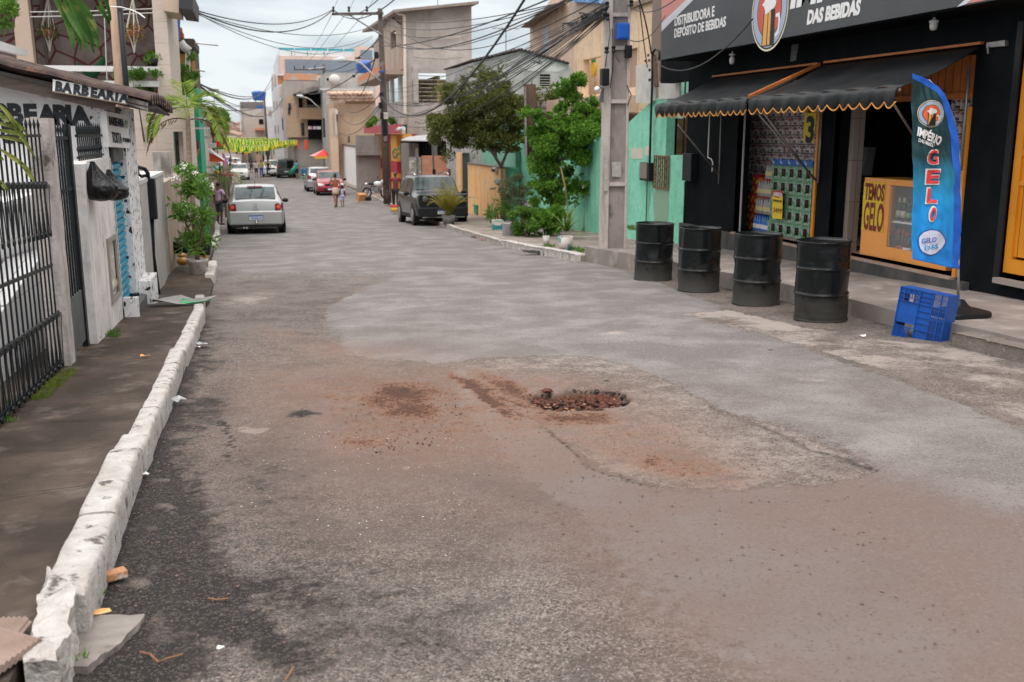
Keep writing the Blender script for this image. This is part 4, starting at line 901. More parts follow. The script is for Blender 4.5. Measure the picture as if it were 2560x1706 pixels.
# plumeria in white pot
px_,py_=gg('A6',612,1205,.09);PB=V(px_,py_,gzl(py_))
t=foliage_tree('flowering_plant','tall leafy plant with white blossoms in a dirty white pot','potted plant',PB,[[PB+V(0,0,.2),p3('A6',580,850,py_),p3('A6',545,600,py_),p3('A6',540,430,py_)],[PB+V(0,0,.2),p3('A6',520,780,py_),p3('A6',460,620,py_),p3('A6',440,420,py_),p3('A6',360,320,py_)],[PB+V(0,0,.2),p3('A6',640,800,py_),p3('A6',690,620,py_),p3('A6',650,430,py_)],[PB+V(.03,0,.2),p3('A6',560,900,py_),p3('A6',510,820,py_)]],bl('A6',[(520,210,80,60),(500,310,50,60),(600,240,40,40),(660,320,60,50),(630,390,50,50),(680,420,40,40),(560,380,60,60),(430,590,60,60),(390,530,40,40),(520,520,50,60),(640,560,50,50),(660,640,50,60),(700,660,40,50),(580,680,60,50),(560,830,60,60),(640,860,60,60),(480,850,50,60),(740,870,40,40),(460,930,40,40),(590,960,50,50)],py_,.8),1250,.14,.045,L_mid,mat('brown_stem',(.19,.12,.09),(.12,.08,.06),sc=14,rough=.9),.035,limbs=False)
fl=MB()
for x,y,r in[(465,145,.085),(340,248,.065),(415,255,.035),(450,215,.025),(570,205,.03),(590,200,.03),(695,265,.02),(740,320,.03),(700,330,.03),(650,300,.03),(530,590,.04),(505,515,.05),(700,565,.02),(760,360,.02)]:
 c_=p3('A6',x,y,py_-.1)
 for i in range(int(4+r*230)):v=rdir()*r*random.random()**.4;leafquad(fl,c_+v,rdir()+v*8,rdir(),.035,.03)
fl.build('blossoms',mat('blossom',(.85,.84,.80),rough=.6),t)
pot(PB.x,PB.y,gz(py_)+.11-.06,.165,.30,M_potw,None,'pot',t)
# palm by the tiled house
PY0=23.2;base=p3('D3',276,1560,PY0);top=p3('D3',258,1080,PY0)
t=thing('palm_tree','slim palm tree with lime fronds in front of the cream tiled house','palm tree',(base.x,PY0,gz(PY0)+.1))
MB().tube([V(base.x+.03,PY0,gz(PY0)+.1),base,base.lerp(top,.6),top,p3('D3',250,1000,PY0)],[.07,.062,.055,.05,.03],10).build('trunk',mat('palm_trunk',(.40,.30,.25),(.28,.20,.16),sc=6,st=(1,1,4),rough=.9),t,smooth=True)
ct=p3('D3',255,1010,PY0)
for i,(az,el,ln,dr)in enumerate([(R(180),.55,1.35,1.7),(R(195),.8,1.1,1.7),(R(0),.55,1.25,1.9),(R(20),.75,1.3,1.8),(R(-30),.35,1.3,1.6),(R(100),1.1,1.0,1.0),(R(-90),.8,1.0,1.8),(R(-150),.5,1.2,1.7),(R(60),.7,1.2,1.6),(R(170),.2,1.2,1.4),(R(-10),.9,.9,1.4)]):
 mb=MB();frond(mb,ct,az,el,ln,dr,.46,.045,30,sr=.016);mb.build('frond',L_lime,t)
for az,el,ln,dr in[(R(182),.35,1.35,1.4),(R(-5),.3,1.45,1.5)]:
 mb=MB();frond(mb,ct-V(0,0,.25),az,el,ln,dr,.28,.028,24,sr=.016,vee=-.6,ragged=.4);mb.build('dry_frond',L_dry,t)
# small palms beside the parked silver car
for(x,y,s_,lb)in[(350,640,1.,'low green palm clump on the pavement behind the man in the lilac shirt')]:
 Y0=40.;c0=p3('C5',x,y+60,Y0);g0=gz(Y0)+.1;t=thing('palm_tree',lb,'palm',(c0.x,Y0,g0))
 MB().tube([(c0.x,Y0,g0),c0],.05,7).tube([(c0.x+.18,Y0,g0),c0+V(.15,0,-.05)],.04,7).build('trunk',M_bark,t)
 mb=MB()
 for i in range(17):frond(mb,c0+V(random.uniform(-.25,.3),0,random.uniform(-.1,.15)),random.uniform(0,6.28),random.uniform(.2,1.3),random.uniform(.8,1.5),1.6,.36,.05,14,sr=.01)
 mb.build('fronds',leafmat('clump_palm',(.06,.14,.02),(.14,.22,.04),(.25,.30,.08),.35),t)
# yellow palm in the grey tub in front of the dark SUV
x0,y0=gg('C7',1160,1370,.11);t=thing('potted_palm','yellowing areca palm in a grey tub in front of the dark SUV','potted palm',(x0,y0,gz(y0)+.11))
a=p3('C7',1160,1245,y0);mb=MB();mb.lathe([(.17,0),(.22,a.z-gz(y0)-.11),(.20,a.z-gz(y0)-.12),(.02,a.z-gz(y0)-.15)],(x0,y0,gz(y0)+.11),20);mb.build('pot',mat('grey_tub',(.16,.15,.15),(.10,.09,.09),sc=6,rough=.7),t,smooth=True,weld=True)
mb=MB()
for i in range(30):frond(mb,V(x0+random.uniform(-.07,.07),y0+random.uniform(-.07,.07),a.z-.05),random.uniform(0,6.28),random.uniform(1.0,1.5),random.uniform(.8,1.35),.95,.24,.024,20,sr=.01)
mb.build('fronds',leafmat('areca',(.22,.24,.03),(.38,.27,.05),(.10,.16,.02),.4),t)
# grass tufts and moss
def tufts(name,spots,n,ln,m):
 mb=MB()
 for x,y,z,r in spots:
  for i in range(n):a=random.uniform(0,6.28);q=r*random.random()**.5;d=V(random.uniform(-.5,.5),random.uniform(-.5,.5),1);leafquad(mb,V(x+q*math.cos(a),y+q*math.sin(a),z),d,rdir(),ln*random.uniform(.5,1.3),ln*.16)
 return mb.build(name,m,kind='stuff')
tufts('grass',[(*gg('A1',x,y),gz(gg('A1',x,y)[1]),.03)for x,y in[(1315,960),(1262,1040),(1225,1150),(1200,1200),(1165,1300),(1145,1350),(1105,1460),(1065,1520),(1230,1140),(1100,1480)]]+[(*gg('A2',x,y),gz(gg('A2',x,y)[1]),.02)for x,y in[(990,60),(960,110),(940,200),(880,350),(850,420),(745,740),(700,960),(715,940),(480,1400),(575,1430),(480,690),(640,215)]],9,.05,L_bright)
tufts('moss',[(*gg('A1',x,y,.14),gzl(gg('A1',x,y,.14)[1]),.07)for x,y in[(540,720),(520,745),(490,770),(460,800),(430,830),(400,850),(370,880),(340,915),(310,930),(440,790),(380,830),(260,930)]],150,.022,leafmat('moss',(.10,.16,.01),(.22,.28,.02),(.05,.09,.01),.2))
tufts('weeds',[(*gg('A1',x,y,.14),gzl(gg('A1',x,y,.14)[1]),.05)for x,y in[(890,420),(870,440),(905,450),(20,1110),(60,1120),(130,990),(740,480)]],45,.05,L_mid)
tufts('weeds',[(*gg('B2',x,y,.1),gz(gg('B2',x,y,.1)[1])+.11,.12)for x,y in[(1180,1420),(1210,1430),(960,1390),(1230,1270),(1150,1410)]]+[(*gg('D4',x,y,.2),shz(17.5),.1)for x,y in[(330,1360),(345,1370),(735,1340)]],60,.09,L_mid)
# ================================================================== RIGHT SIDE: drinks shop
SX=8.25
M_bw=mat('black_wall',(.0075,.0095,.011),(.012,.0145,.016),sc=2.5,lo=.4,hi=.7,c3=(.026,.027,.028),sc3=4.5,st3=(1,1,.5),lo3=.72,hi3=.86,rough=.75,spec=.03,bump=.06,bsc=20)
M_or=mat('orange_paint',(.72,.28,.03),(.60,.21,.02),sc=3,st=(1,1,.4),c3=(.30,.10,.02),sc3=6,lo3=.66,hi3=.8,rough=.45)
M_sill=mat('worn_sill',(.32,.20,.14),(.40,.31,.26),sc=4,rough=.8)
M_steel=mat('dull_steel',(.36,.35,.34),(.24,.23,.22),sc=12,rough=.4,metal=.6)
yo=lambda x,y=540:oX('F',x,y,SX)[0]
o1a,o1b=yo(2036),yo(1838);o2a,o2b=yo(2402,560),yo(2076,560)
far_end=oX('F',1709,560,SX)[0];d_a,d_b=6.0,oX('F',2507,620,SX)[0]
flz=oX('F',1835,586,SX)[1];flz2=oX('F',2200,645,SX)[1];flz=(flz+flz2)/2
dz0=oX('F',2510,695,SX)[1]
shop=thing('drinks_shop','black fronted drinks shop with two open doorways and a large sign','shop',(SX+2,13,0))
mb=MB();mb.wall('X',SX,.22,4.5,far_end,-1.2,5.6,[(o1a,o1b,flz,2.52),(o2a,o2b,flz,2.52),(d_a,d_b,dz0,2.72)])
mb.box(SX+.22,far_end-.2,-1.2,SX+6,far_end,5.6).box(SX+.02,far_end,oX('F',1680,205,SX)[1],SX+.3,oX('F',1650,170,SX)[0],5.5).build('wall',M_bw,shop)
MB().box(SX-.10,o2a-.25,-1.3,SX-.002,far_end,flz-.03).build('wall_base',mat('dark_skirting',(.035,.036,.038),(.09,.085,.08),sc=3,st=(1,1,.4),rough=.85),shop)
MB().box(SX-.09,o2a,flz-.03,SX+4,o2b,flz).box(SX-.09,o1a,flz-.03,SX+4,o1b,flz).build('door_sill',M_sill,shop)
MB().box(SX+.22,4.6,flz-.06,SX+5.9,far_end-.25,flz-.035).build('floor',mat('brown_floor',(.25,.17,.13),(.18,.12,.09),sc=2,rough=.6),shop)
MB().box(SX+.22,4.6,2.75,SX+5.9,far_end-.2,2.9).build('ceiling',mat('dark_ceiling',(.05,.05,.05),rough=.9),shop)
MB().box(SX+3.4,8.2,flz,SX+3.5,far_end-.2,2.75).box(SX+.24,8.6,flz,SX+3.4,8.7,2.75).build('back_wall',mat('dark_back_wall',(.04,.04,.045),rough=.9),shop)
MB().box(SX+.225,o2b-.10,flz,SX+.40,o2b+.02,2.5).build('inner_wall',mat('beige_tiled_wall',(.42,.35,.31),(.38,.32,.29),brick=(.6,.42,.006,(.20,.17,.15),(R(90),0,R(90)),0.),rough=.5,sc=3),shop)
for(a,b_)in((o1a,o1b),(o2a,o2b)):
 for e,s_ in((a,1),(b_,-1)):
  MB().box(SX-.03,e-.015,flz,SX+.05,e+.03*s_+.015,1.9).build('door_jamb',M_or,shop)
MB().box(SX+.06,o1b-.075,flz,SX+.08,o1b-.045,2.5).build('door_jamb',mat('white_jamb',(.55,.52,.50),rough=.6),shop)
mb=MB();y=o2a
while y<o2b-.1:mb.box(SX+.03,y+.01,2.05,SX+.08,y+.13,2.5);y+=.14
mb.box(SX+.0,o2a,2.0,SX+.1,o2b,2.07);mb.build('slatted_transom',mat('rusty_orange',(.50,.16,.03),(.36,.10,.02),sc=5,rough=.5),shop)
# orange door at the right edge
M_or2=mat('door_orange',(.74,.29,.02),(.66,.24,.015),sc=2,c3=(.25,.1,.02),sc3=7,lo3=.7,hi3=.8,rough=.35)
dr=MB();
for yy in np.arange(d_a,d_b-.12,.14):dr.box(SX+.05,yy+.008,dz0+.25,SX+.085,yy+.132,2.65)
dr.box(SX+.02,d_b-.12,dz0+.06,SX+.10,d_b-.012,2.72).box(SX+.02,d_a,dz0+.06,SX+.10,d_b-.12,dz0+.22).box(SX+.03,d_a,1.35,SX+.1,d_b-.12,1.42).box(SX+.03,d_a,1.02,SX+.1,d_b-.12,1.07).build('orange_door',M_or2,shop)
MB().box(SX-.025,d_b,dz0-.02,SX+.02,d_b+.09,2.8).build('door_frame',M_black,shop)
MB().box(SX-.10,d_a,dz0-.06,SX+.1,d_b,dz0).build('door_threshold',mat('grey_threshold',(.30,.26,.235),rough=.8),shop)
# canopy slab and sign
GX=7.62
gy1,gz1=oX('F',1652,150,GX);gz0=gz1
MB().box(GX+.06,4.6,gz0-.02,SX+.1,gy1-.05,gz0+.1).build('canopy',M_bw,shop)
sign=thing('shop_sign','large dark grey sign with beer mug emblem over the black drinks shop','sign',(GX,12,gz0))
M_sg=mat('sign_grey',(.048,.053,.060),(.058,.063,.068),sc=1.5,rough=.38,bump=.03,bsc=4);M_wt=mat('white_lettering',(.78,.78,.78),rough=.5);M_pk=mat('salmon_print',(.62,.25,.21),(.56,.22,.19),sc=2,rough=.45);M_lg=mat('pale_stripe',(.60,.62,.68),rough=.45)
MB().box(GX,4.6,gz0,GX+.07,gy1,5.4).build('panel',M_sg,sign)
def onsx(k,x,y,X):a,b_=oX(k,x,y,X);return V(X,a,b_)
P_=lambda k,L_,X:[onsx(k,x,y,X)for x,y in L_]
MB().prism(P_('D2',[(36,-60),(36,150),(195,0),(250,-60)],GX-.001),(-.002,0,0)).build('panel_corner',M_pk,sign)
MB().prism(P_('D2',[(36,148),(36,203),(235,5),(290,-60),(215,-60),(195,-2)],GX-.004),(-.002,0,0)).build('panel_stripe',M_lg,sign)
MB().prism(P_('D2',[(1985,25),(2330,-40),(2050,-40)],GX-.001),(-.002,0,0)).build('panel_corner',M_pk,sign)
MB().prism(P_('D2',[(1925,46),(1985,27),(2060,-40),(2020,-40)],GX-.004),(-.002,0,0)).build('panel_stripe',M_lg,sign)
def txx(s,k,x0,yb,x1,hpx,X,parent,m,bold=.03,shear=0.,ext=.002,dz=0):
 a=onsx(k,x0,yb,X);h=onsx(k,x0,yb-hpx,X).z-a.z;b_=onsx(k,x1,yb,X)
 o=text(s,h/.7,m,parent,frame_x(a),'lettering',bold*h,1.,ext,shear)
 ys=[v.co.y for v in o.data.vertices];w0=max(ys)-min(ys);k_=(a.y-b_.y)/w0;y0=max(ys)
 for v in o.data.vertices:v.co.y=y0+(v.co.y-y0)*k_
 return o
txx('DISTRIBUIDORA E','D2',117,168,368,58,GX-.003,sign,M_wt,.035);txx('DEPÓSITO DE BEBIDAS','D2',115,243,440,55,GX-.003,sign,M_wt,.035)
txx('IMPÉRIO','D2',855,52,1560,130,GX-.003,sign,M_wt,.07,.1);txx('DAS BEBIDAS','D2',963,155,1300,82,GX-.003,sign,M_wt,.07,.15)
def disc(mb,c_,r,ax='X',n=28,sy=1.,sz=1.,a0=0,a1=360):
 return mb.face([(V(c_[0],c_[1]-r*sy*math.cos(R(a0+(a1-a0)*i/n)),c_[2]+r*sz*math.sin(R(a0+(a1-a0)*i/n)))if ax=='X' else V(c_[0]+r*sy*math.cos(R(a0+(a1-a0)*i/n)),c_[1],c_[2]+r*sz*math.sin(R(a0+(a1-a0)*i/n))))for i in range(n)])
def emblem(parent,put,mats):
 M_cr,M_rg,M_rd,M_gl,M_fo,M_dk=mats
 def pol(f,l):return MB().grid([[put(*[q*s_ for q in f(2*math.pi*i/40)],l)for i in range(41)]for s_ in(.001,.25,.5,.75,1)])
 def disc2(r,m,l,nm):pol(lambda a:(r*math.cos(a),r*1.05*math.sin(a)),l).build(nm,m,em)
 em=pol(lambda a:(1.04*math.cos(a),1.09*math.sin(a)),1).build('emblem',M_cr,parent)
 disc2(.99,M_dk,2,'outline');disc2(.95,M_rg,3,'ring');disc2(.70,M_dk,4,'inner_line');disc2(.67,M_rd,5,'centre')
 def poly(L_,m,l,nm):mb=MB();mb.face([put(u,v,l)for u,v in L_]);mb.build(nm,m,em)
 poly([(-.36,-.95),(-.30,.02),(.34,.02),(.36,-.95)],M_dk,6,'mug_outline')
 poly([(-.31,-.92),(-.25,-.02),(-.06,-.02),(-.08,-.92)],M_gl,7,'beer');poly([(-.03,-.92),(-.02,-.02),(.12,-.02),(.11,-.92)],M_gl,7,'beer')
 poly([(.40,-.12),(.60,-.10),(.66,-.3),(.60,-.66),(.40,-.75),(.40,-.66),(.53,-.58),(.57,-.3),(.52,-.2),(.40,-.22)],M_fo,7,'mug_handle')
 MB().grid([[put(s_*(.36*math.cos(a)+.05*math.cos(5*a))-.02,.20+s_*(.24*math.sin(a)+.05*math.sin(4*a)),8)for a in[2*math.pi*i/36 for i in range(37)]]for s_ in(.001,.33,.66,1)]).build('foam',M_fo,em)
M_cream=mat('emblem_cream',(.72,.68,.50),rough=.5);M_ring=mat('emblem_ring',(.36,.42,.55),rough=.5);M_rdc=mat('emblem_red',(.55,.10,.06),rough=.5);M_gold=mat('emblem_gold',(.68,.36,.10),rough=.5);M_blk=mat('emblem_black',(.015,.015,.015),rough=.5)
c_=onsx('D2',727,70,GX);r_=(onsx('D2',615,70,GX).y-onsx('D2',838,40,GX).y)/2
emblem(sign,lambda u,v,l:V(GX-.002-.0012*l,c_.y-u*r_,c_.z+v*r_),(M_cream,M_ring,M_rdc,M_gold,M_wt,M_blk))
# lamps under the canopy and small fittings
for(k,x,y,X,lb)in(('D2',1777,150,7.95,'white bulb lamp under the canopy above the near awning'),('D2',487,380,7.95,'white bulb lamp under the canopy above the far awning')):
 Y0,z0=oX(k,x,y,X);t=thing('lamp',lb,'lamp',(X,Y0,z0))
 MB().lathe([(.055,.0),(.055,.025),(.02,.03),(.02,.07)],(X,Y0,gz0-.055),16,Matrix.Rotation(math.pi,4,'X')).lathe([(.015,0),(.015,gz0-z0)],(X,Y0,z0),8).build('lamp_holder',M_wt,t,smooth=False)
 MB().lathe([(.005,-.085),(.035,-.075),(.048,-.04),(.048,0),(.035,.035),(.02,.05)],(X,Y0,z0),16).build('bulb',mat('milky_glass',(.72,.70,.66),rough=.25),t,smooth=True)
# ------------------------------------------------------------------ awnings
M_aw=mat('awning_canvas',(.007,.010,.012),(.012,.016,.019),sc=3,c3=(.026,.024,.023),sc3=2.0,lo3=.45,hi3=.75,rough=.42,spec=.25);M_trim=mat('orange_trim',(.80,.36,.08),rough=.6)
def awning(label,tl,tr,fl,fr,nsc):
 # tl/tr: top corners on the wall (far, near), fl/fr: front corners
 t=thing('awning',label,'awning',(7.6,(fl.y+fr.y)/2,2.1));n,m_=40,10;rows=[]
 for i in range(n+1):
  a=i/n;A_,B_=tl.lerp(tr,a),fl.lerp(fr,a);r=[]
  for j in range(m_+1):
   b_=j/m_;q=A_.lerp(B_,b_);q=q+V(0,0,-.05*math.sin(b_*math.pi)+.012*math.sin(a*n*.9)*b_*b_);r.append(q)
  rows.append(r)
 MB().grid(rows).build('canopy',M_aw,t,smooth=True,solid=.006)
 rows=[];tr_=[];k=8*nsc
 for i in range(k+1):
  a=i/k;B_=fl.lerp(fr,a);fold=.025*mnoise.noise(V(a*11,1,nsc))+.01*math.sin(a*nsc*3.1);dpt=.16+.07*abs(math.sin(a*nsc*math.pi))+.012*mnoise.noise(V(a*20,0,0))
  r=[B_+V(-.0-fold*q*1.2-.02*math.sin(q*3),0,-dpt*q+.004*(1-q)*math.sin(a*40))for q in(0,.25,.5,.75,1)];rows.append(r);tr_.append(r[-1])
 v_=MB().grid(rows).build('valance',M_aw,t,smooth=True,solid=.004);MB().tube(tr_,.009,6).build('trim',M_trim,v_,smooth=True)
 fb=MB();fb.tube([fl+V(.03,0,-.03),fr+V(.03,0,-.03)],.018,8);fb.build('front_bar',M_steel,t)
 MB().beam(tl+V(-.02,0,.02),tr+V(-.02,0,.02),.05,.03).build('wall_bar',MATS['rusty_orange'],t)
 return t
fx=6.98
M_drumd=None
A1=(onsx('D2',372,490,SX-.03),onsx('D2',1048,425,SX-.03),onsx('D2',0,672,fx),onsx('D2',583,632,fx))
A2=(onsx('D2',1075,412,SX-.03),onsx('D2',2095,285,SX-.03),onsx('D2',600,628,fx),onsx('D2',1545,556,fx))
zt_=(A1[0].z+A1[1].z)/2;
awning('smaller black awning with scalloped orange trim, the farther of the two',V(SX-.03,A1[0].y,zt_),V(SX-.03,A1[1].y,zt_),A1[2],A1[3],17)
zt_=(A2[0].z+A2[1].z)/2
MB().beam(V(SX-.06,A1[1].y-.03,zt_+.0),A1[3]+V(0,-.05,.03),.06,.04).build('awning',MATS['rusty_orange'],label='orange folding bar in the gap between the two black awnings',cat='awning')
awning('wider black awning with scalloped orange trim over the near doorway',V(SX-.03,A2[0].y-.05,zt_),V(SX-.03,A2[1].y,zt_),A2[2],A2[3],15)
def rod(label,a,b_,r=.014,m=None,name='support_rod'):MB().tube([a,b_],r,8).build(name,m or M_steel,label=label,cat='rod',smooth=True)
rod('thin steel brace under the far end of the far awning',onsx('B4',-15,275,fx+.04),onsx('B4',322,685,SX-.04))
rod('longer steel brace crossing in front of the stacked packs',onsx('B4',625,150,fx+.04),onsx('B4',1140,745,SX-.04))
rod('second steel brace just behind the longer one in front of the packs',onsx('B4',680,150,fx+.06),onsx('B4',1120,735,SX-.02))
rod('steel brace running down behind the blue feather flag',onsx('B5',310,400,fx+.04),onsx('B5',560,800,SX-.04))
rod('vertical grey rod on the black wall beside the far doorway',onsx('B4',345,180,SX-.04),onsx('B4',322,770,SX-.04),.012)
rod('vertical pale rod on the narrow column between the doorways',onsx('B4',1187,140,SX-.04),onsx('B4',1150,760,SX-.04),.016)
rod('tall pale rod on the black wall right of the feather flag',onsx('B5',1070,60,SX-.05),onsx('B5',985,1080,SX-.05),.018)
MB().tube([onsx('B4',250,190,SX-.12),onsx('B4',235,500,SX-.12),onsx('B4',232,545,SX-.12),onsx('B4',262,562,SX-.12),onsx('B4',275,590,SX-.12),onsx('B4',268,665,SX-.12)],.013,8).build('awning_crank',mat('white_metal',(.72,.70,.67),rough=.4),label='white bent crank handle hanging from the far awning',cat='crank',smooth=True)
t=thing('wall_bracket','pale metal bracket on the black wall above the near awning end','bracket',onsx('D2',2170,290,SX))
MB().prism(P_('D2',[(2112,275),(2230,258),(2232,295),(2112,305)],SX-.05),(.05,0,0)).build('plate',M_steel,t);MB().tube([onsx('D2',2122,300,SX-.06),onsx('D2',2124,345,SX-.06)],.012,6).build('pin',M_steel,t)
MB().prism(P_('B3',[(1065,235),(1102,232),(1085,338),(1055,342)],SX-.012),(.012,0,0)).build('cement_patch',mat('grey_cement_patch',(.20,.20,.20),(.12,.12,.12),sc=20,rough=.9),label='narrow grey cement patch on the black wall above the awnings',cat='patch')
# meter on the black wall
t=thing('electricity_meter','black wall meter with clear cover beside the far awning','meter',onsx('D4',790,740,SX-.1))
a,b_=onsx('D4',785,625,SX-.13),onsx('D4',850,865,SX-.13)
MB().box(SX-.16,b_.y,b_.z,SX-.002,a.y,a.z).build('meter_box',M_black,t,bevel=.01)
MB().box(SX-.155,a.y,b_.z+.02,SX-.02,a.y+.01,a.z-.02).build('meter_cover',mat('clear_cover',(.16,.19,.22),rough=.2),t)
a,b_=onsx('D4',795,870,SX-.06),onsx('D4',775,630,SX-.06);MB().tube([a,V(a.x,a.y,shz(a.y))],.02,8).tube([b_,V(b_.x,b_.y,2.6)],.018,8).build('cable_duct',M_black,t,smooth=True)
# ------------------------------------------------------------------ oil drums
M_drum=mat('drum_black',(.005,.007,.008),(.009,.011,.012),sc=6,lo=.45,hi=.7,c3=(.045,.040,.035),sc3=9,st3=(1,1,.5),lo3=.68,hi3=.85,rough=.24,spec=.30,bump=.05,bsc=6)
def dusty(m):
 nt=m.node_tree;b=nt.nodes['Principled BSDF'];N=nt.nodes.new;L=nt.links.new;tc=N('ShaderNodeTexCoord');s_=N('ShaderNodeSeparateXYZ');L(tc.outputs['Object'],s_.inputs[0])
 n_=N('ShaderNodeTexNoise');n_.inputs['Scale'].default_value=9;n_.inputs['Detail'].default_value=7;L(tc.outputs['Object'],n_.inputs[0])
 a=N('ShaderNodeMath');a.operation='MULTIPLY_ADD';a.inputs[1].default_value=.5;L(n_.outputs[0],a.inputs[0]);L(s_.outputs[2],a.inputs[2]);r=N('ShaderNodeMapRange');r.inputs[1].default_value=.62;r.inputs[2].default_value=.40;r.inputs[3].default_value=0;r.inputs[4].default_value=.8;L(a.outputs[0],r.inputs[0])
 x=N('ShaderNodeMix');x.data_type='RGBA';L(r.outputs[0],x.inputs[0]);L(b.inputs['Base Color'].links[0].from_socket,x.inputs[6]);x.inputs[7].default_value=(.038,.035,.031,1);L(x.outputs[2],b.inputs['Base Color'])
 q=N('ShaderNodeMapRange');q.inputs[3].default_value=.22;q.inputs[4].default_value=.8;L(r.outputs[0],q.inputs[0]);L(q.outputs[0],b.inputs['Roughness'])
dusty(M_drum)
def drum_prof(cor):
 p=[(.02,.012),(.285,.012),(.288,.0),(.296,.0),(.298,.014),(.29,.02)]
 for z0 in(.30,.585):p+=[(.29,z0-.10),(.29,z0-.03),(.2905,z0-.018),(.300,z0-.008),(.303,z0),(.300,z0+.008),(.2905,z0+.018),(.29,z0+.03),(.29,z0+.10)]
 if cor:
  q=[]
  for i in range(5):q+=[(.29,.085+i*.035),(.286,.1+i*.035)]
  q2=[]
  for i in range(4):q2+=[(.29,.66+i*.035),(.286,.675+i*.035)]
  p=p[:6]+[(.29,.03)]+q[:8]+p[7:15]+p[16:-1]+q2
 p+=[(.29,.83),(.29,.862),(.298,.868),(.298,.882),(.290,.884),(.284,.868),(.02,.866)];return p
dlab=['farthest black steel drum, beside the concrete utility pole','second black steel drum from the utility pole','third black steel drum from the utility pole','nearest black steel drum with corrugated bands, beside the blue crate']
for i,(x,y)in enumerate([(1507,648),(1614,673),(1750,705),(1905,742)]):
 X0,Y0=gg('M',x,y);X0+=.07;Y0+=.29
 t=thing('oil_drum',dlab[i],'drum',(X0,Y0,gz(Y0)),'black drums along the shop pavement')
 mb=MB();mb.lathe(drum_prof(i==3)[1:-1],(X0,Y0,gz(Y0)+.003),64)
 for q in range(len(mb.v)):
  a_=V(*mb.v[q]);ra=V(a_.x-X0,a_.y-Y0,0);dn_=mnoise.noise(V(ra.x*6+i*3.3,ra.y*6,(a_.z-gz(Y0))*5));dn_=max(0,dn_-.12)*.045+.0025*mnoise.noise(V(ra.x*9,ra.y*9+i,a_.z*2));a_-=ra.normalized()*dn_;mb.v[q]=tuple(a_)
 mb.build('drum_body',M_drum,t,smooth=True)
 t.rotation_euler=(R(random.uniform(-.6,.6)),R(1.2 if i==3 else random.uniform(-.5,.5)),random.random()*6)
 MB().lathe([(.0,0),(.284,.0),(.284,.004),(.0,.004)],(X0,Y0,gz(Y0)+.863),36).lathe([(.0,0),(.03,0),(.03,.012),(.0,.012)],(X0+.19,Y0,gz(Y0)+.867),14).build('lid',M_drum,t)
# ------------------------------------------------------------------ blue crate
(ax_,ay_),(bx_,by_)=gg('B6',447,1178),gg('B6',918,1238);M_bl=mat('blue_plastic',(.003,.085,.40),(.003,.06,.30),sc=6,c3=(.02,.13,.42),sc3=14,lo3=.62,hi3=.75,rough=.4)
M_bld=mat('blue_plastic_inside',(.004,.03,.20),rough=.5)
ca=math.atan2(by_-ay_,bx_-ax_);wf=math.hypot(bx_-ax_,by_-ay_);wf*=.90;hh=.50;dp=.20
t=thing('plastic_crate','blue plastic crate standing on its side at the pavement edge','crate',(ax_,ay_,gz(ay_)))
def u_(v):return v/475*wf
mbp=MB();rb=MB()
xm=330
for(x0,x1,z0,z1)in[(0,200,.30,.725),(200,330,0,1.),(0,200,.885,1.)]:mbp.box(u_(x0),.012,z0*hh,u_(x1),.018,z1*hh)
for x in(0,200,xm,405,467):rb.box(u_(x),0,0,u_(x+8),.014,hh)
for x in(50,100,150):rb.box(u_(x),0,0,u_(x+6),.012,.22*hh);rb.box(u_(x),0,.725*hh,u_(x+6),.012,hh)
for x in(75,125):rb.box(u_(x),0,.80*hh,u_(x+5),.010,.88*hh)
for z in(0,.22,.725,.983):rb.box(0,0,z*hh,wf,.013,z*hh+.007)
for z in(.36,.48,.60,.80,.89):rb.box(u_(200),0,z*hh,u_(330),.011,z*hh+.005)
for z in(.80,.89):rb.box(0,0,z*hh,u_(200),.011,z*hh+.005)
for z in(.47,.88):rb.box(u_(330),0,z*hh,wf,.012,z*hh+.006)
mbp.build('base_panel',M_bl,t,local=True);rb.build('ribs',M_bl,t,local=True)
def mesh_win(x0,x1,z0,z1,n):
 me_=MB()
 for sg in(1,-1):
  for i in range(-n,2*n):
   P0=None;q=[]
   for k_ in range(41):
    xx=x0+(x1-x0)*k_/40;zz=z0+(i/n)*(z1-z0)+sg*(xx-x0)*1.2+(0 if sg>0 else .0)
    if z0<=zz<=z1:q.append((xx,.010,zz))
   if len(q)>2:me_.beam(q[0],q[-1],.0055,.004)
 me_.build('mesh_panel',M_bl,t,local=True)
mesh_win(u_(335),wf,0,hh,20);mesh_win(0,u_(200),0,.22*hh,6);mesh_win(0,u_(50),.725*hh,.88*hh,5);mesh_win(u_(150),u_(200),.725*hh,.88*hh,5)
MB().box(0,.018,0,.010,dp,hh).box(wf-.010,.018,0,wf,dp,hh).box(.010,.018,0,wf-.010,dp,.010).box(.010,.018,hh-.010,wf-.010,dp,hh).build('side_walls',M_bl,t,local=True)
t.rotation_euler=(R(-4),R(4.5),ca)
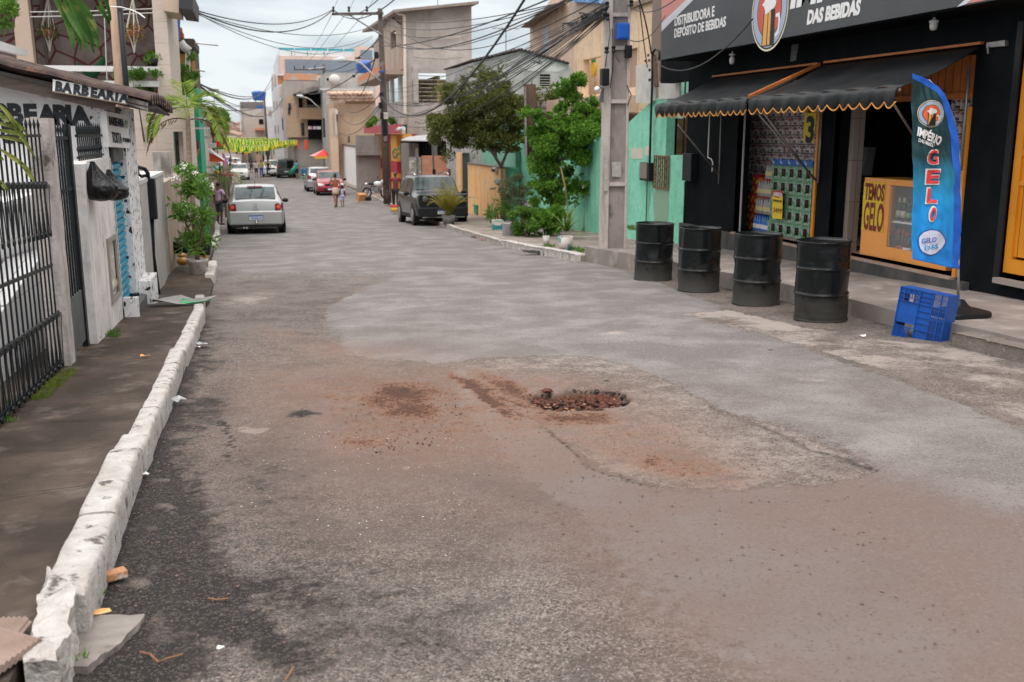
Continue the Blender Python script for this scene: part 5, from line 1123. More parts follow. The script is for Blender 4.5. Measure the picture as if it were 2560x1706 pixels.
# ------------------------------------------------------------------ feather flag
FXp,FYp=6.85,8.46;FY=8.46
t=thing('feather_flag','tall blue feather flag reading GELO on a black weighted base','flag',(*[p3('B6',1030,890,FY).x,FY],shz(FY)))
M_fb=mat('flag_blue',(.01,.13,.62),(.008,.10,.50),sc=6,rough=.45)
def gradient_mat(name,z0,z1,stops):
 m=mat(name,(1,1,1),rough=.45);nt=m.node_tree;b=nt.nodes['Principled BSDF'];N=nt.nodes.new;L=nt.links.new
 tc=N('ShaderNodeTexCoord');s_=N('ShaderNodeSeparateXYZ');L(tc.outputs['Object'],s_.inputs[0]);mr=N('ShaderNodeMapRange');L(s_.outputs[2],mr.inputs[0]);mr.inputs[1].default_value=z0;mr.inputs[2].default_value=z1
 cr=N('ShaderNodeValToRGB');L(mr.outputs[0],cr.inputs[0]);e=cr.color_ramp.elements
 while len(e)<len(stops):e.new(.5)
 for q,(p_,c_)in zip(e,stops):q.position=p_;q.color=col(c_)
 L(cr.outputs[0],b.inputs['Base Color']);return m
zb_,zt_=p3('F',2290,660,FY).z-shz(FY),p3('F',2290,190,FY).z-shz(FY)
M_fl=gradient_mat('flag_print',zb_,zt_,[(0,(.006,.22,.68)),(.30,(.006,.32,.78)),(.44,(.012,.25,.45)),(.58,(.005,.05,.065)),(1,(.004,.032,.038))])
rowsA,rowsB=[],[]
Rt=[(184,2281.5),(190,2300),(200,2322),(215,2343),(235,2359),(260,2372),(290,2382),(330,2392),(370,2398),(430,2401),(500,2402),(560,2403),(620,2402),(672,2402)]
def rtx(y):return float(np.interp(y,[a for a,b_ in Rt],[b_ for a,b_ in Rt]))
def flagp(x,y,off=0.):
 p=p3('F',x,y,FY);u=(x-2281)/120;v=(y-184)/490
 yo_=.010*math.sin(u*7+v*9)+.014*math.sin(v*13-u*5)*u+.020*mnoise.noise(V(u*3,v*9,2))+.014*mnoise.noise(V(u*7+v*6,v*16-u*9,5));return p+V(0,yo_-off,0)
for i in range(181):
 y=184+(648-184)*i/180;rx=rtx(y);wdt=17 if y>240 else 17+(240-y)*.0;ix=max(2281.3,rx-wdt-max(0,(230-y))*.55)
 ex=24*(max(0,i-141)/39)**1.5
 rowsA.append([flagp(2281+(ix-2281)*j/40,y+ex*(j/40))for j in range(41)]);rowsB.append([flagp(ix+(rx-ix)*j/8,y+ex)for j in range(9)])
fc=MB().grid(rowsA).build('flag_cloth',M_fl,t,smooth=True,solid=.003);MB().grid(rowsB).build('flag_sleeve',M_fb,t,smooth=True,solid=.003)
def ftxt(s,x0,yb,x1,hpx,m,bold=.05,off=.03,sh=0.,rot=0.):
 a=p3('F',x0,yb,FY);h=p3('F',x0,yb-hpx,FY).z-a.z;wx=p3('F',x1,yb,FY).x-a.x
 o=text(s,h/.7,m,t,frame_y(a+V(0,-off,0),rot),'lettering',bold*h,1.,.001,sh);xs=[v.co.x for v in o.data.vertices];w0=max(xs)-min(xs);x0_=min(xs)
 for v in o.data.vertices:v.co.x=x0_+(v.co.x-x0_)*wx/w0
 # drape the letters over the cloth
 for v in o.data.vertices:
  w_=v.co+Vector(t.location);f=w_.x*SY+w_.y*CYW;uu=w_.x*CYW-w_.y*SY;d_=H-w_.z;zc_=f*CP+d_*SP
  px_,py_=CX+FPX*uu/zc_,CY+FPX*(d_*CP-f*SP)/zc_;v.co.y=flagp(px_,py_,off-.02).y+(w_.y-(FY-off))-t.location.y
 return o
M_ltr=mat('red_flag_letter',(.72,.05,.06),rough=.5)
for ch,x0,yb,x1,hp in[('G',2311,412,2345,38.5),('E',2309,460,2346,36),('L',2312,508,2338,38),('O',2319,553,2336,36)]:
 ftxt(ch,x0,yb,x1,hp,M_wt,.075 if ch!='G' else .03,.030);ftxt(ch,x0+2.7,yb-2.4,x1-2.7,hp-4.8,M_ltr,.05 if ch!='G' else .02,.038)
ftxt('IMPÉRIO',2286,338,2352,21,M_wt,.05,.048,0.,R(-14));ftxt('DAS BEBIDAS',2291,354,2338,9,M_wt,.03,.034,0.,R(-13))
ce=p3('F',2326,285,FY);re_=(p3('F',2357,285,FY).x-p3('F',2295,285,FY).x)/2
def fput(u,v,l):return flagp(2326+u*31,285-v*31,.004+.0022*l)
emblem(t,fput,(M_cream,M_ring,mat('emblem_orange',(.72,.13,.04),rough=.5),M_gold,M_wt,M_blk))
ov=MB();ov.grid([[flagp(2327+s_*32*math.cos(a)*(1+.06*math.cos(3*a)),606-s_*30*math.sin(a)*(1+.05*math.sin(2*a)),.012)for a in[2*math.pi*i/40 for i in range(41)]]for s_ in(.001,.2,.4,.6,.8,1)]);ov.build('oval_label',mat('label_white',(.62,.66,.82),rough=.5),t)
ov=MB();ov.grid([[flagp(2327+s_*35*math.cos(a)*(1+.06*math.cos(3*a)),606-s_*33*math.sin(a)*(1+.05*math.sin(2*a)),.007)for a in[2*math.pi*i/40 for i in range(41)]]for s_ in(.001,.2,.4,.6,.8,1)]);ov.build('oval_edge',mat('label_edge',(.02,.12,.4),rough=.5),t)
M_lb=mat('label_blue',(.01,.10,.42),rough=.5);M_lc=mat('label_cyan',(.01,.30,.60),rough=.5)
ftxt('GELO',2300,609,2336,12,M_lb,.015,.046,0.,R(5));ftxt('DIAS',2305,626,2342,12,M_lc,.015,.046,0.,R(6))
pl=[p3('B6',1030,900,FY+.03),p3('B6',1030,600,FY+.03),p3('F',2402,500,FY+.03),p3('F',2398,380,FY+.03),p3('F',2386,300,FY+.03),p3('F',2360,235,FY+.03),p3('F',2322,200,FY+.03)]
MB().tube(pl,[.014,.013,.011,.009,.007,.006,.005],10).build('flag_pole',mat('grey_flag_pole',(.42,.41,.42),rough=.35,metal=.5),t,smooth=True)
bc=p3('B6',1060,960,FY);bx=MB();bsx,bsy=.26,.22;rows=[]
for hgt,sc_ in[(0,.97),(.02,1.),(.05,1.),(.065,.96),(.07,.80),(.085,.45),(.12,.25),(.17,.12)]:
 rows.append([V(t.location.x+.03+bsx*sc_*math.copysign(abs(math.cos(a))**.45,math.cos(a)),FY+bsy*sc_*math.copysign(abs(math.sin(a))**.45,math.sin(a)),shz(FY)+hgt)for a in[2*math.pi*i/40 for i in range(41)]])
bx.grid(rows).build('weighted_base',M_black,t,smooth=True)
# ------------------------------------------------------------------ freezer
fX=SX+.12;a,b_=onsx('D5',395,312,fX),onsx('D5',350,1250,fX);yr=onsx('D5',1392,1420,fX).y;yl=(a.y+b_.y)/2
t=thing('display_fridge','orange counter fridge with glass door and yellow TEMOS GELO poster','fridge',(fX+.3,(yl+yr)/2,flz));ft=a.z;fbz=b_.z
gl0=onsx('D5',690,800,fX).y;gl1=yr+.10;gzt=onsx('D5',800,415,fX).z;gzb=onsx('D5',800,1190,fX).z
mb=MB();mb.wall('X',fX,.04,yr,yl,fbz,ft,[(gl1,gl0,gzb,gzt)]);M_fr=mat('fridge_orange',(.92,.40,.11),(.88,.36,.09),sc=3,rough=.4)
mb.box(fX+.04,yl-.03,fbz,fX+.6,yl,ft).box(fX+.04,yr,fbz,fX+.6,yr+.03,ft).box(fX+.04,yr+.03,ft-.03,fX+.6,yl-.03,ft).build('cabinet',M_fr,t)
MB().box(fX+.50,yr+.03,fbz,fX+.54,yl-.03,ft-.03).box(fX+.05,yr+.03,fbz+.02,fX+.5,yl-.03,fbz+.06).build('lining',mat('fridge_lining',(.40,.40,.42),rough=.5),t)
sy=onsx('D5',700,850,fX+.05);MB().box(fX+.06,gl1,sy.z-.01,fX+.5,gl0,sy.z+.012).build('shelf',M_wt,t)
MB().box(fX+.015,gl1,gzb,fX+.02,gl0,gzt).build('glass_door',mat('fridge_glass',(.8,.85,.85),rough=.03,alpha=.12),t)
fp=MB();pq=P_('D5',[(398,362),(648,378),(650,480),(640,590),(628,700),(625,985),(358,950),(370,800),(380,590),(390,470)],fX-.006);fp.prism(pq,(-.003,0,0));po=fp.build('poster',mat('poster_yellow',(.80,.55,.04),(.74,.48,.03),sc=4,rough=.6),t)
M_pr=mat('poster_red',(.25,.02,.02),(.16,.012,.02),sc=20,rough=.6)
txx('TEMOS','D5',400,575,640,190,fX-.010,t,M_pr,.055);txx('GELO','D5',372,935,612,325,fX-.010,t,M_pr,.035)
# bottles: one of each kind, copied
def bottle(name,label,prof,body,bands,loc,cat='bottle',group=None):
 t=thing(name,label,cat,loc,group);MB().lathe(prof,(0,0,0),14).build('glass',body,t,local=True,smooth=True)
 for(z0,z1,r,m,nm)in bands:MB().lathe([(r-.003,z0),(r,z0),(r,z1),(r-.003,z1)],(0,0,0),14).build(nm,m,t,local=True,smooth=True)
 return t
wp=[(.03,0),(.037,.005),(.037,.19),(.03,.225),(.014,.25),(.013,.31)]
M_dg=mat('dark_green_glass',(.01,.02,.012),rough=.08);M_dr=mat('dark_red_bottle',(.03,.01,.01),rough=.1);M_lbl=mat('cream_label',(.60,.58,.48),rough=.6);M_rdl=mat('red_label',(.45,.03,.03),rough=.6);M_yl=mat('yellow_label',(.75,.50,.05),rough=.6)
yy=lambda x,y=800:onsx('D5',x,y,fX+.2).y
G1='wine bottles on the fridge shelf';G2='bottles on the fridge floor'
w1=bottle('wine_bottle','wine bottle with cream label and pale neck, left one on the upper shelf',wp,M_dg,[(.05,.14,.0385,M_lbl,'label'),(.25,.315,.0155,M_lbl,'capsule')],(fX+.16,yy(845),sy.z+.012),group=G1)
dup(w1,(fX+.16,yy(905),sy.z+.012),0,'wine bottle with cream label, second on the upper shelf',G1)
bottle('wine_bottle','dark green bottle with pale green label at the flag side of the shelf',wp,M_dg,[(.05,.12,.0385,mat('green_label',(.18,.4,.15),rough=.6),'label')],(fX+.18,yy(955),sy.z+.012),group=G1)
zb=fbz+.06
l1=bottle('liquor_bottle','small dark bottle with red and yellow label in the left trio on the fridge floor',wp,M_dr,[(.03,.07,.0385,M_yl,'label'),(.07,.10,.0386,M_rdl,'label'),(.28,.315,.0155,M_rdl,'cap')],(fX+.15,yy(735,1150),zb),group=G2)
l1['label']='dark bottle with red and yellow label standing on the fridge floor'
for x in(770,810):dup(l1,(fX+.15,yy(x,1150),zb),0,None,G2)
l2=bottle('liquor_bottle','tall bottle with red label and red cap on the fridge floor',[(r,z*1.12)for r,z in wp],M_dr,[(.05,.13,.0385,M_rdl,'label'),(.02,.05,.0385,M_yl,'label'),(.29,.355,.0155,M_rdl,'cap')],(fX+.14,yy(855,1150),zb),group=G2)
dup(l2,(fX+.14,yy(905,1150),zb),0,None,G2)
l3=bottle('liquor_bottle','bottle with white label and red cap beside the flag on the fridge floor',wp,M_dr,[(.04,.12,.0385,M_wt,'label'),(.28,.315,.0155,M_rdl,'cap')],(fX+.14,yy(950,1150),zb),group=G2)
dup(l3,(fX+.14,yy(985,1150),zb),0,None,G2)
# ------------------------------------------------------------------ stock in the doorways
M_pack=mat('beer_can_pack',(.80,.76,.75),(.40,.08,.07),sc=9,st=(1,1,2.2),lo=.52,hi=.56,c3=(.08,.06,.06),sc3=9,st3=(1,1,2),lo3=.56,hi3=.6,rough=.35,det=2)
t0=None;bxx=SX+.80;ya,yb_=oX('F',2045,400,bxx)[0],oX('F',1838,400,bxx)[0];n=0
pk=MB();pk.box(0,-.14,.004,.25,.14,.145)
for j in range(3):pk.lathe([(.03,0),(.034,.004),(.034,.135),(.025,.145)],(-.004,-.09+j*.09,0),10)
base_pack=pk.build('can_pack',M_pack,local=True,label='white and red shrink wrapped can pack in the wall of packs inside the far doorway',cat='drink pack',group='stacked can packs in the far doorway')
z=flz;r=0
while z<2.42:
 y=ya-.1+(.15 if r%2 else 0)
 while y<yb_+.15:
  o=base_pack if n==0 else base_pack.copy()
  if n:S.collection.objects.link(o)
  o.location=(bxx+random.uniform(-.015,.015),y,z);n+=1;y+=.30
 z+=.155;r+=1
def place_stack(k,cells,X,builder,label,group,cat='drink pack'):
 b0=None
 for x,y in cells:
  p=onsx(k,x,y,X)
  if b0 is None:b0=builder(p,label,cat,group)
  else:dup(b0,tuple(p),0)
def bpack(bodym,capm,lab,n_,r,h,sp,wrap=None,dep=2):
 def f(p,label,cat,group):
  t=thing('drink_pack',label,cat,tuple(p),group)
  for d in range(dep):
   for i in range(n_):
    mb=MB();mb.lathe([(r*.8,0),(r,.01),(r,h*.55),(r*.8,h*.68),(r*.35,h*.85),(r*.33,h*.93)],(d*sp,(i-(n_-1)/2)*sp,0),12);bo=mb.build('bottle',bodym,t,local=True,smooth=True)
    MB().lathe([(r*.42,h*.93),(r*.42,h),(0.001,h)],(d*sp,(i-(n_-1)/2)*sp,0),10).build('cap',capm,bo,local=True)
    if lab:MB().lathe([(r+.001,h*.2),(r+.002,h*.2),(r+.002,h*.45),(r+.001,h*.45)],(d*sp,(i-(n_-1)/2)*sp,0),12).build('label',lab,bo,local=True)
  if wrap:MB().box(-r-.006,-n_*sp/2,.0,dep*sp-r,n_*sp/2,h*.72).build('wrap',wrap,t,local=True,bevel=.012)
  return t
 return f
pxm=lambda k,X,x,y:onsx(k,x,y,X)
X1=SX+.38
dz_=abs(pxm('B4',X1,960,1240).z-pxm('B4',X1,960,1120).z);dy_=abs(pxm('B4',X1,960,1240).y-pxm('B4',X1,1030,1240).y)
M_wrap=mat('shrink_wrap',(.30,.40,.34),rough=.15,alpha=.30);M_gg=mat('green_beer_glass',(.02,.09,.03),rough=.15)
def green(p,label,cat,group):
 t=thing('drink_pack',label,cat,tuple(p),group)
 for i in(-1,0,1):
  MB().lathe([(.024,0),(.029,.01),(.029,dz_*.55),(.012,dz_*.8),(.012,dz_*.95)],(.05,i*dy_/3.2,0),10).build('bottle',mat('brown_beer_glass',(.035,.015,.01),rough=.2),t,local=True,smooth=True)
 a=MB();ys,zs=dy_/2-.004,dz_-.006
 a.wall('X',0,.012,-ys,ys,0,zs,[(-ys*.55,ys*.55,zs*.22,zs*.80)]).box(.012,-ys,0,.12,-ys+.006,zs).box(.012,ys-.006,0,.12,ys,zs).box(.012,-ys,zs-.006,.12,ys,zs).build('carton',mat('silver_green_carton',(.34,.42,.38),(.06,.28,.10),sc=16,lo=.5,hi=.56,rough=.3,det=2),t,local=True)
 return t
z0_=flz+.01;yR=pxm('B4',X1,1075,1200).y;yn=5
cells3=[(X1,yR+i*dy_+dy_/2,z0_+j*dz_)for j in range(5)for i in range(5 if j else 6)]
b0=None
for q in cells3:
 if b0 is None:b0=green(V(*q),'silver and green beer bottle carton stacked behind the OFERTA sign','drink pack','green beer cartons in the far doorway')
 else:dup(b0,q,0)
ztop=z0_+5*dz_
M_bx=mat('blue_carton',(.02,.12,.45),(.5,.6,.7),sc=14,lo=.56,hi=.6,rough=.5)
bb=None
for i in range(5):
 q=(X1,yR+i*dy_+dy_/2,ztop)
 if bb is None:
  mb=MB();mb.box(-.01,-dy_/2+.006,0,.16,dy_/2-.006,dz_*.42);bb=mb.build('blue_carton',M_bx,local=True,bevel=.004,label='small blue carton on top of the green beer cartons',cat='carton',group='blue cartons on the beer stack');bb.location=q
 else:o=bb.copy();S.collection.objects.link(o);o.location=q
M_pet=mat('clear_bottle',(.45,.45,.44),rough=.1,alpha=.75);M_rc=mat('red_cap',(.6,.05,.04),rough=.5);M_pl=mat('paper_label',(.65,.62,.50),(.6,.45,.08),sc=30,rough=.6);M_blb=mat('blue_bottle',(.03,.15,.60),(.05,.25,.7),sc=8,rough=.12);M_bc=mat('blue_cap',(.02,.1,.45),rough=.5)
yG=yR+5.1*dy_
bw=.27
place=bpack(M_pet,M_rc,M_pl,3,.038,.30,.083)
w0=place(V(X1+.05,yG+.16,z0_+.31),'clear bottle pack with red caps, lower tier on the blue bottles','drink pack','clear bottle packs in the far doorway')
dup(w0,(X1+.05,yG+.44,z0_+.31),0,'clear bottle pack with red caps at the left of the lower tier')
dup(w0,(X1+.05,yG+.16,z0_+.62),0,'clear bottle pack with red caps in the middle tier');dup(w0,(X1+.05,yG+.40,z0_+.62),0,'clear bottle pack with red caps at the left of the middle tier');dup(w0,(X1+.05,yG+.13,z0_+.93),0,'topmost clear bottle pack with red caps')
place=bpack(M_blb,M_bc,M_wt,3,.040,.29,.087)
w0=place(V(X1+.02,yG+.15,z0_),'blue bottle pack at the foot of the clear bottle packs, right one','drink pack','blue bottle packs in the far doorway');dup(w0,(X1+.02,yG+.43,z0_),0,'blue bottle pack at the foot of the clear bottle packs, left one')
M_ry=mat('red_yellow_carton',(.55,.03,.03),(.78,.50,.04),sc=9,lo=.5,hi=.52,rough=.5,det=0)
rb0=None
for i,(u,v)in enumerate([(0,0),(1,0),(0,1),(1,1),(0,2),(1,2),(0,3),(1,3),(0,4),(0,5)]):
 q=(X1+.05,yG+.68+u*.15,z0_+v*.165)
 if rb0 is None:mb=MB();mb.box(0,-.07,0,.2,.07,.16);rb0=mb.build('carton',M_ry,local=True,bevel=.004,label='red and yellow drink carton in the small pile at the left of the far doorway',cat='carton',group='red and yellow cartons');rb0.location=q
 else:o=rb0.copy();S.collection.objects.link(o);o.location=q
# price signs
def sheet(name,label,cat,k,L_,X,m,dep=.004):
 t=thing(name,label,cat,onsx(k,*L_[0],X));MB().prism(P_(k,L_,X),(dep,0,0)).build('sheet',m,t);return t
M_ys=mat('yellow_card',(.82,.60,.04),rough=.6)
t=sheet('price_sign','yellow hanging price sign headed OFERTA in front of the beer cartons','sign','B4',[(770,822),(858,825),(850,1062),(768,1055)],SX+.30,M_ys)
MB().prism(P_('B4',[(770,822),(858,825),(856,868),(815,885),(771,868)],SX+.297),(-.002,0,0)).build('header',M_rdl,t)
txx('OFERTA','B4',776,866,852,30,SX+.293,t,M_wt,.05);txx('HEINEKEN','B4',772,915,848,20,SX+.296,t,M_txt,.0);txx('3499','B4',775,1005,845,42,SX+.296,t,M_pr,.0)
t=sheet('price_sign','tall yellow sign with a large black 3 hanging at the doorway side','sign','B4',[(1042,140),(1138,150),(1115,425),(1026,420)],SX+.25,M_ys)
txx('3','B4',1040,415,1108,205,SX+.246,t,M_txt,.05);txx('ITAIPAVA','B4',1045,180,1130,35,SX+.246,t,M_txt,.0)
# inside the near doorway: crates and stacked chairs in the dark
M_gc=mat('green_crate',(.03,.42,.12),(.04,.50,.15),sc=6,rough=.5);gc0=None
for j in range(4):
 for i in range(7):
  q=(SX+1.9,o2b-.75-i*.36,flz+.9+j*.30)
  if gc0 is None:
   gc0=thing('bottle_crate','green bottle crate in the stack at the back of the dark doorway','crate',q,'green crates in the near doorway')
   MB().box(0,-.165,0,.3,.165,.27).build('crate_body',M_gc,gc0,local=True,bevel=.01);MB().box(-.004,-.05,.17,0,.05,.20).build('hand_hole',M_blk,gc0,local=True);MB().box(-.004,-.03,.06,0,.03,.085).build('emblem',M_wt,gc0,local=True)
  else:dup(gc0,q,0)
mb=MB();mb.box(SX+1.85,o2a,flz,SX+2.3,o2b-.5,flz+.88).build('counter',mat('dark_counter',(.05,.035,.03),rough=.6),label='dark counter under the green crates at the back of the shop',cat='counter')
yk=oX('F',2262,300,SX+1.0)[0];n=0
for j in range(11):
 for i in range(4):
  o=base_pack.copy();S.collection.objects.link(o);o.location=(SX+.75,o2a+.3+i*.30,flz+.95+j*.155);o['label']='white and red can pack stacked inside the near doorway behind the flag';o['group']='can packs behind the feather flag'
def chair(label,z,first=[None]):
 yc=oX('F',2127,500,SX+.55)[0]
 if first[0]is None:
  t=thing('plastic_chair',label,'chair',(SX+.55,yc,z),'stacked black plastic chairs');m=MATS['black_plastic']
  rows=[]
  for i in range(9):
   a=i/8;rows.append([(.18+.06*a+.02*abs(u),u*.2*(1-.15*a),.42+.42*a)for u in(-1,-.5,0,.5,1)])
  MB().grid(rows).build('backrest',m,t,local=True,solid=.012);MB().box(-.2,-.21,.40,.2,.21,.42).build('seat',m,t,local=True,bevel=.008)
  for sx_ in(-1,1):
   for sy_ in(-1,1):MB().beam((sx_*.17,sy_*.18,.4),(sx_*.21,sy_*.22,0),.03,.03).build('leg',m,t,local=True)
  first[0]=t;return t
 return dup(first[0],(SX+.55,yc,z),None,label)
chair('lowest chair of the black plastic stack beside the orange fridge',flz)
for i in range(1,9):chair('black plastic chair nested in the stack beside the orange fridge',flz+i*.085)
# ================================================================== buildings, poles
M_green=mat('mint_wall',(.20,.62,.44),(.30,.70,.53),sc=1.6,c3=(.13,.22,.16),sc3=3,st3=(1,1,.35),lo3=.55,hi3=.74,rough=.89,bump=.12,bsc=15)
M_glass=mat('dark_pane',(.025,.03,.035),rough=.15);M_fra=mat('white_frame',(.55,.54,.52),rough=.6)
def slab_on_y(mb,k,pts_,Yp,t_=.2):mb.prism([p3(k,x,y,Yp)for x,y in pts_],(0,t_,0));return mb
def win(parent,k,x0,y0,x1,y1,Yp=None,Xp=None,m=None,fm=None,fr=.06,name='window',bars=0):
 if Yp is not None:a,b_=p3(k,x0,y0,Yp),p3(k,x1,y1,Yp);A0,A1,ax,pos=min(a.x,b_.x),max(a.x,b_.x),'Y',Yp
 else:a,b_=onsx(k,x0,y0,Xp),onsx(k,x1,y1,Xp);A0,A1,ax,pos=min(a.y,b_.y),max(a.y,b_.y),'X',Xp
 z0,z1=min(a.z,b_.z),max(a.z,b_.z);mb=MB();mb.wall(ax,pos-.03,.034,A0-fr,A1+fr,z0-fr,z1+fr,[(A0,A1,z0,z1)])
 if bars:
  for i in range(1,bars):q=A0+(A1-A0)*i/bars;(mb.box(q-.02,pos-.02,z0,q+.02,pos+.0,z1)if ax=='Y' else mb.box(pos-.02,q-.02,z0,pos,q+.02,z1))
 w_=mb.build(name,fm or M_fra,parent);mb=MB()
 (mb.box(A0,pos-.012,z0,A1,pos-.004,z1)if ax=='Y' else mb.box(pos-.012,A0,z0,pos-.004,A1,z1));mb.build('pane',m or M_glass,w_);return w_
def rectY(parent,nm,k,x0,y0,x1,y1,Yp,m,t_=.05,dy=-.05):
 a,b_=p3(k,x0,y0,Yp),p3(k,x1,y1,Yp);return MB().box(a.x,Yp+dy,min(a.z,b_.z),b_.x,Yp+dy+t_,max(a.z,b_.z)).build(nm,m,parent)
# ---------------- mint green house next to the shop
GXw=8.62
t=thing('green_wall','long stained mint green street wall with sloping top beside the black shop','wall',(GXw,23,gz(23)))
yy0=far_end+.02;gtop=[oX('D4',500,190,GXw),oX('D4',300,375,GXw),oX('B2',1345,590,GXw),oX('B2',1190,640,GXw)]
pl=[(GXw,yy0+1.9,-1.6),(GXw,30.5,-1.9),(GXw,30.5,gtop[3][1])]+[(GXw,y,z)for y,z in reversed(gtop)]+[(GXw,yy0+1.9,gtop[0][1]+.2)]
MB().prism(pl,(.25,0,0)).build('wall',M_green,t)
t=thing('doorway_passage','crumbling brown passage wall between the mint wall and the black shop','wall',(GXw,yy0+1,gz(20)))
ga,gb=oX('D4',540,780,GXw)[0],oX('D4',665,780,GXw)[0];gzt_,gzm=oX('D4',600,645,GXw)[1],oX('D4',600,930,GXw)[1]
MB().wall('X',GXw,.2,yy0,yy0+1.9,-1.6,gzt_+.02,[(gb,ga,gzm,gzt_+.1)]).build('wall',M_green,t)
MB().box(GXw+.75,yy0-1,-1.6,GXw+.9,yy0+2.6,oX('D4',600,190,GXw+.75)[1]).box(GXw+.2,yy0+1.9,-1.6,GXw+1.2,yy0+2.1,1.9).build('back_wall',mat('burnt_brown_wall',(.30,.20,.11),(.13,.08,.045),sc=1.7,c3=(.02,.014,.01),sc3=1.5,lo3=.52,hi3=.66,rough=.9,bump=.3),t)
MB().box(GXw-.004,gb+.02,-1.5,GXw+.002,ga-.02,gzm-.01).build('tile_panel',mat('pink_tiles',(.50,.36,.29),(.44,.32,.27),brick=(.38,.42,.012,(.25,.40,.30),(R(90),0,R(90)),0.),rough=.5,sc=3),t)
g_=thing('rusty_gate','small rusty barred gate above pink tiles beside the mint wall','gate',(GXw-.03,(ga+gb)/2,gzm));M_rust=mat('rusty_iron',(.28,.13,.05),(.14,.06,.03),sc=14,rough=.85)
n=7
for i in range(n+1):y=gb+(ga-gb)*i/n;MB().box(GXw-.04,y-.007,gzm,GXw-.02,y+.011,gzt_).build('bar',M_rust,g_)
MB().box(GXw-.045,gb,gzt_-.03,GXw-.015,ga,gzt_).box(GXw-.045,gb,gzm,GXw-.015,ga,gzm+.03).build('gate_frame',M_rust,g_)
for i in range(4):
 y=gb+(ga-gb)*(i+.5)/4;MB().tube([(GXw-.05,y+.07*math.sin(a*2),gzm+.05+(gzt_-gzm-.1)*a/12)for a in range(13)],.008,5).build('scroll',M_rust,g_)
t=thing('weathered_board','white weathered board on top of the mint wall beside the utility pole','panel',(GXw,20,2));slab=MB()
MB().prism(P_('B1',[(1798,755),(2000,735),(2000,1160),(1980,1195),(1795,1190)],GXw-.06),(.05,0,0)).build('board',mat('white_board_old',(.66,.65,.62),(.50,.48,.45),sc=2.5,rough=.7),t)
MB().prism(P_('B1',[(2055,945),(2300,945),(2300,1130),(2060,1150)],GXw-.02),(.04,0,0)).build('white_board',MATS['white_board_old'],label='smaller white weathered board behind the far awning corner',cat='panel')
for lb,L_ in(('cream paper notice pasted on the mint wall',[(335,580),(435,583),(432,675),(333,672)]),('small white paper notice beside the cream one on the mint wall',[(449,562),(495,564),(494,648),(447,645)])):
 t=thing('notice',lb,'notice',onsx('D4',*L_[0],GXw));MB().prism(P_('D4',L_,GXw-.006),(.003,0,0)).build('paper',mat('paper',(.62,.60,.52),(.56,.54,.46),sc=8,rough=.7),t)
t=thing('electricity_meter','small dark meter box with cable on the mint wall','meter',onsx('D4',450,780,GXw))
a,b_=onsx('D4',415,702,GXw-.12),onsx('D4',490,865,GXw-.12);MB().box(GXw-.14,b_.y,b_.z,GXw-.005,a.y,a.z).build('meter_box',M_black,t,bevel=.01);MB().box(GXw-.15,b_.y+.12,b_.z+.05,GXw-.138,a.y-.01,a.z-.01).build('meter_window',mat('meter_window_grey',(.22,.19,.16),rough=.4),t)
MB().tube([onsx('D4',470,865,GXw-.05),onsx('D4',468,980,GXw-.04),onsx('D4',458,1240,GXw-.04)],.012,6).build('cable',M_black,t)
t=thing('service_mast','thin dark conduit mast with insulators between the mint wall and shop','mast',onsx('D4',500,870,GXw-.1))
MB().tube([onsx('D4',490,780,GXw-.1),onsx('D4',500,400,GXw-.1),onsx('D4',512,60,GXw-.1),onsx('B1',1990,700,GXw-.1),onsx('B1',1995,600,GXw-.1),onsx('B1',2030,562,GXw-.1),onsx('B1',2070,600,GXw-.1),onsx('B1',2068,700,GXw-.1)],.028,8).build('conduit',M_black,t,smooth=True)
MB().tube([onsx('B1',2035,1000,GXw-.06),onsx('B1',2010,640,GXw-.06)],.05,6).build('timber',mat('old_post',(.16,.10,.07),(.08,.05,.04),sc=9,rough=.9),t)
for x,y in[(1940,640),(1950,700),(1910,705),(1955,810),(1955,925),(2060,680)]:
 MB().lathe([(.01,-.03),(.035,-.02),(.02,0),(.035,.02),(.01,.03)],onsx('B1',x,y,GXw-.15),8).build('insulator',M_black,t)
# ---------------- cream street building above the mint wall
BX=10.0
t=thing('cream_building','stained cream upper storey with a recessed opening behind the utility pole','building',(BX,26,0))
M_cream2=mat('cream_render',(.76,.57,.39),(.66,.49,.34),sc=1.8,c3=(.24,.18,.13),sc3=2.6,st3=(1,1,.25),lo3=.58,hi3=.74,rough=.9)
ya,yb_=oX('B1',2015,300,BX)[0],oX('B1',1085,500,BX)[0];ztp=oX('B1',1700,120,BX)[1];
h0,h1=oX('B1',1398,700,BX)[0],oX('B1',1190,700,BX)[0];hz0,hz1=oX('B1',1300,1095,BX)[1],oX('B1',1300,668,BX)[1]
q0,q1=oX('B1',1815,600,BX)[0],oX('B1',1700,600,BX)[0];qz0,qz1=oX('B1',1760,1010,BX)[1],oX('B1',1760,560,BX)[1]
MB().wall('X',BX,.2,ya,yb_,oX('B1',1400,1290,BX)[1],ztp,[(h0,h1,hz0,hz1),(q0,q1,qz0,qz1)]).box(BX+.2,yb_-.2,-1,BX+6,yb_,ztp).box(BX+.2,ya,-1,BX+6,ya+.2,ztp).build('wall',M_cream2,t)
MB().box(BX-.12,ya,ztp,BX+.3,yb_+.1,ztp+.12).build('cornice',mat('grimy_cornice',(.30,.22,.17),(.16,.12,.10),sc=4,rough=.9),t)
MB().box(BX+1.3,h0-.5,hz0-.3,BX+1.4,h1+1.5,hz1+.3).build('recess_wall',mat('tan_recess',(.42,.31,.21),rough=.9),t)
MB().box(BX+.10,q0,qz0,BX+.13,q1,qz1).build('brown_shutter',mat('brown_shutter_paint',(.42,.28,.22),(.36,.24,.19),sc=3,st=(1,9,1),rough=.6),t)
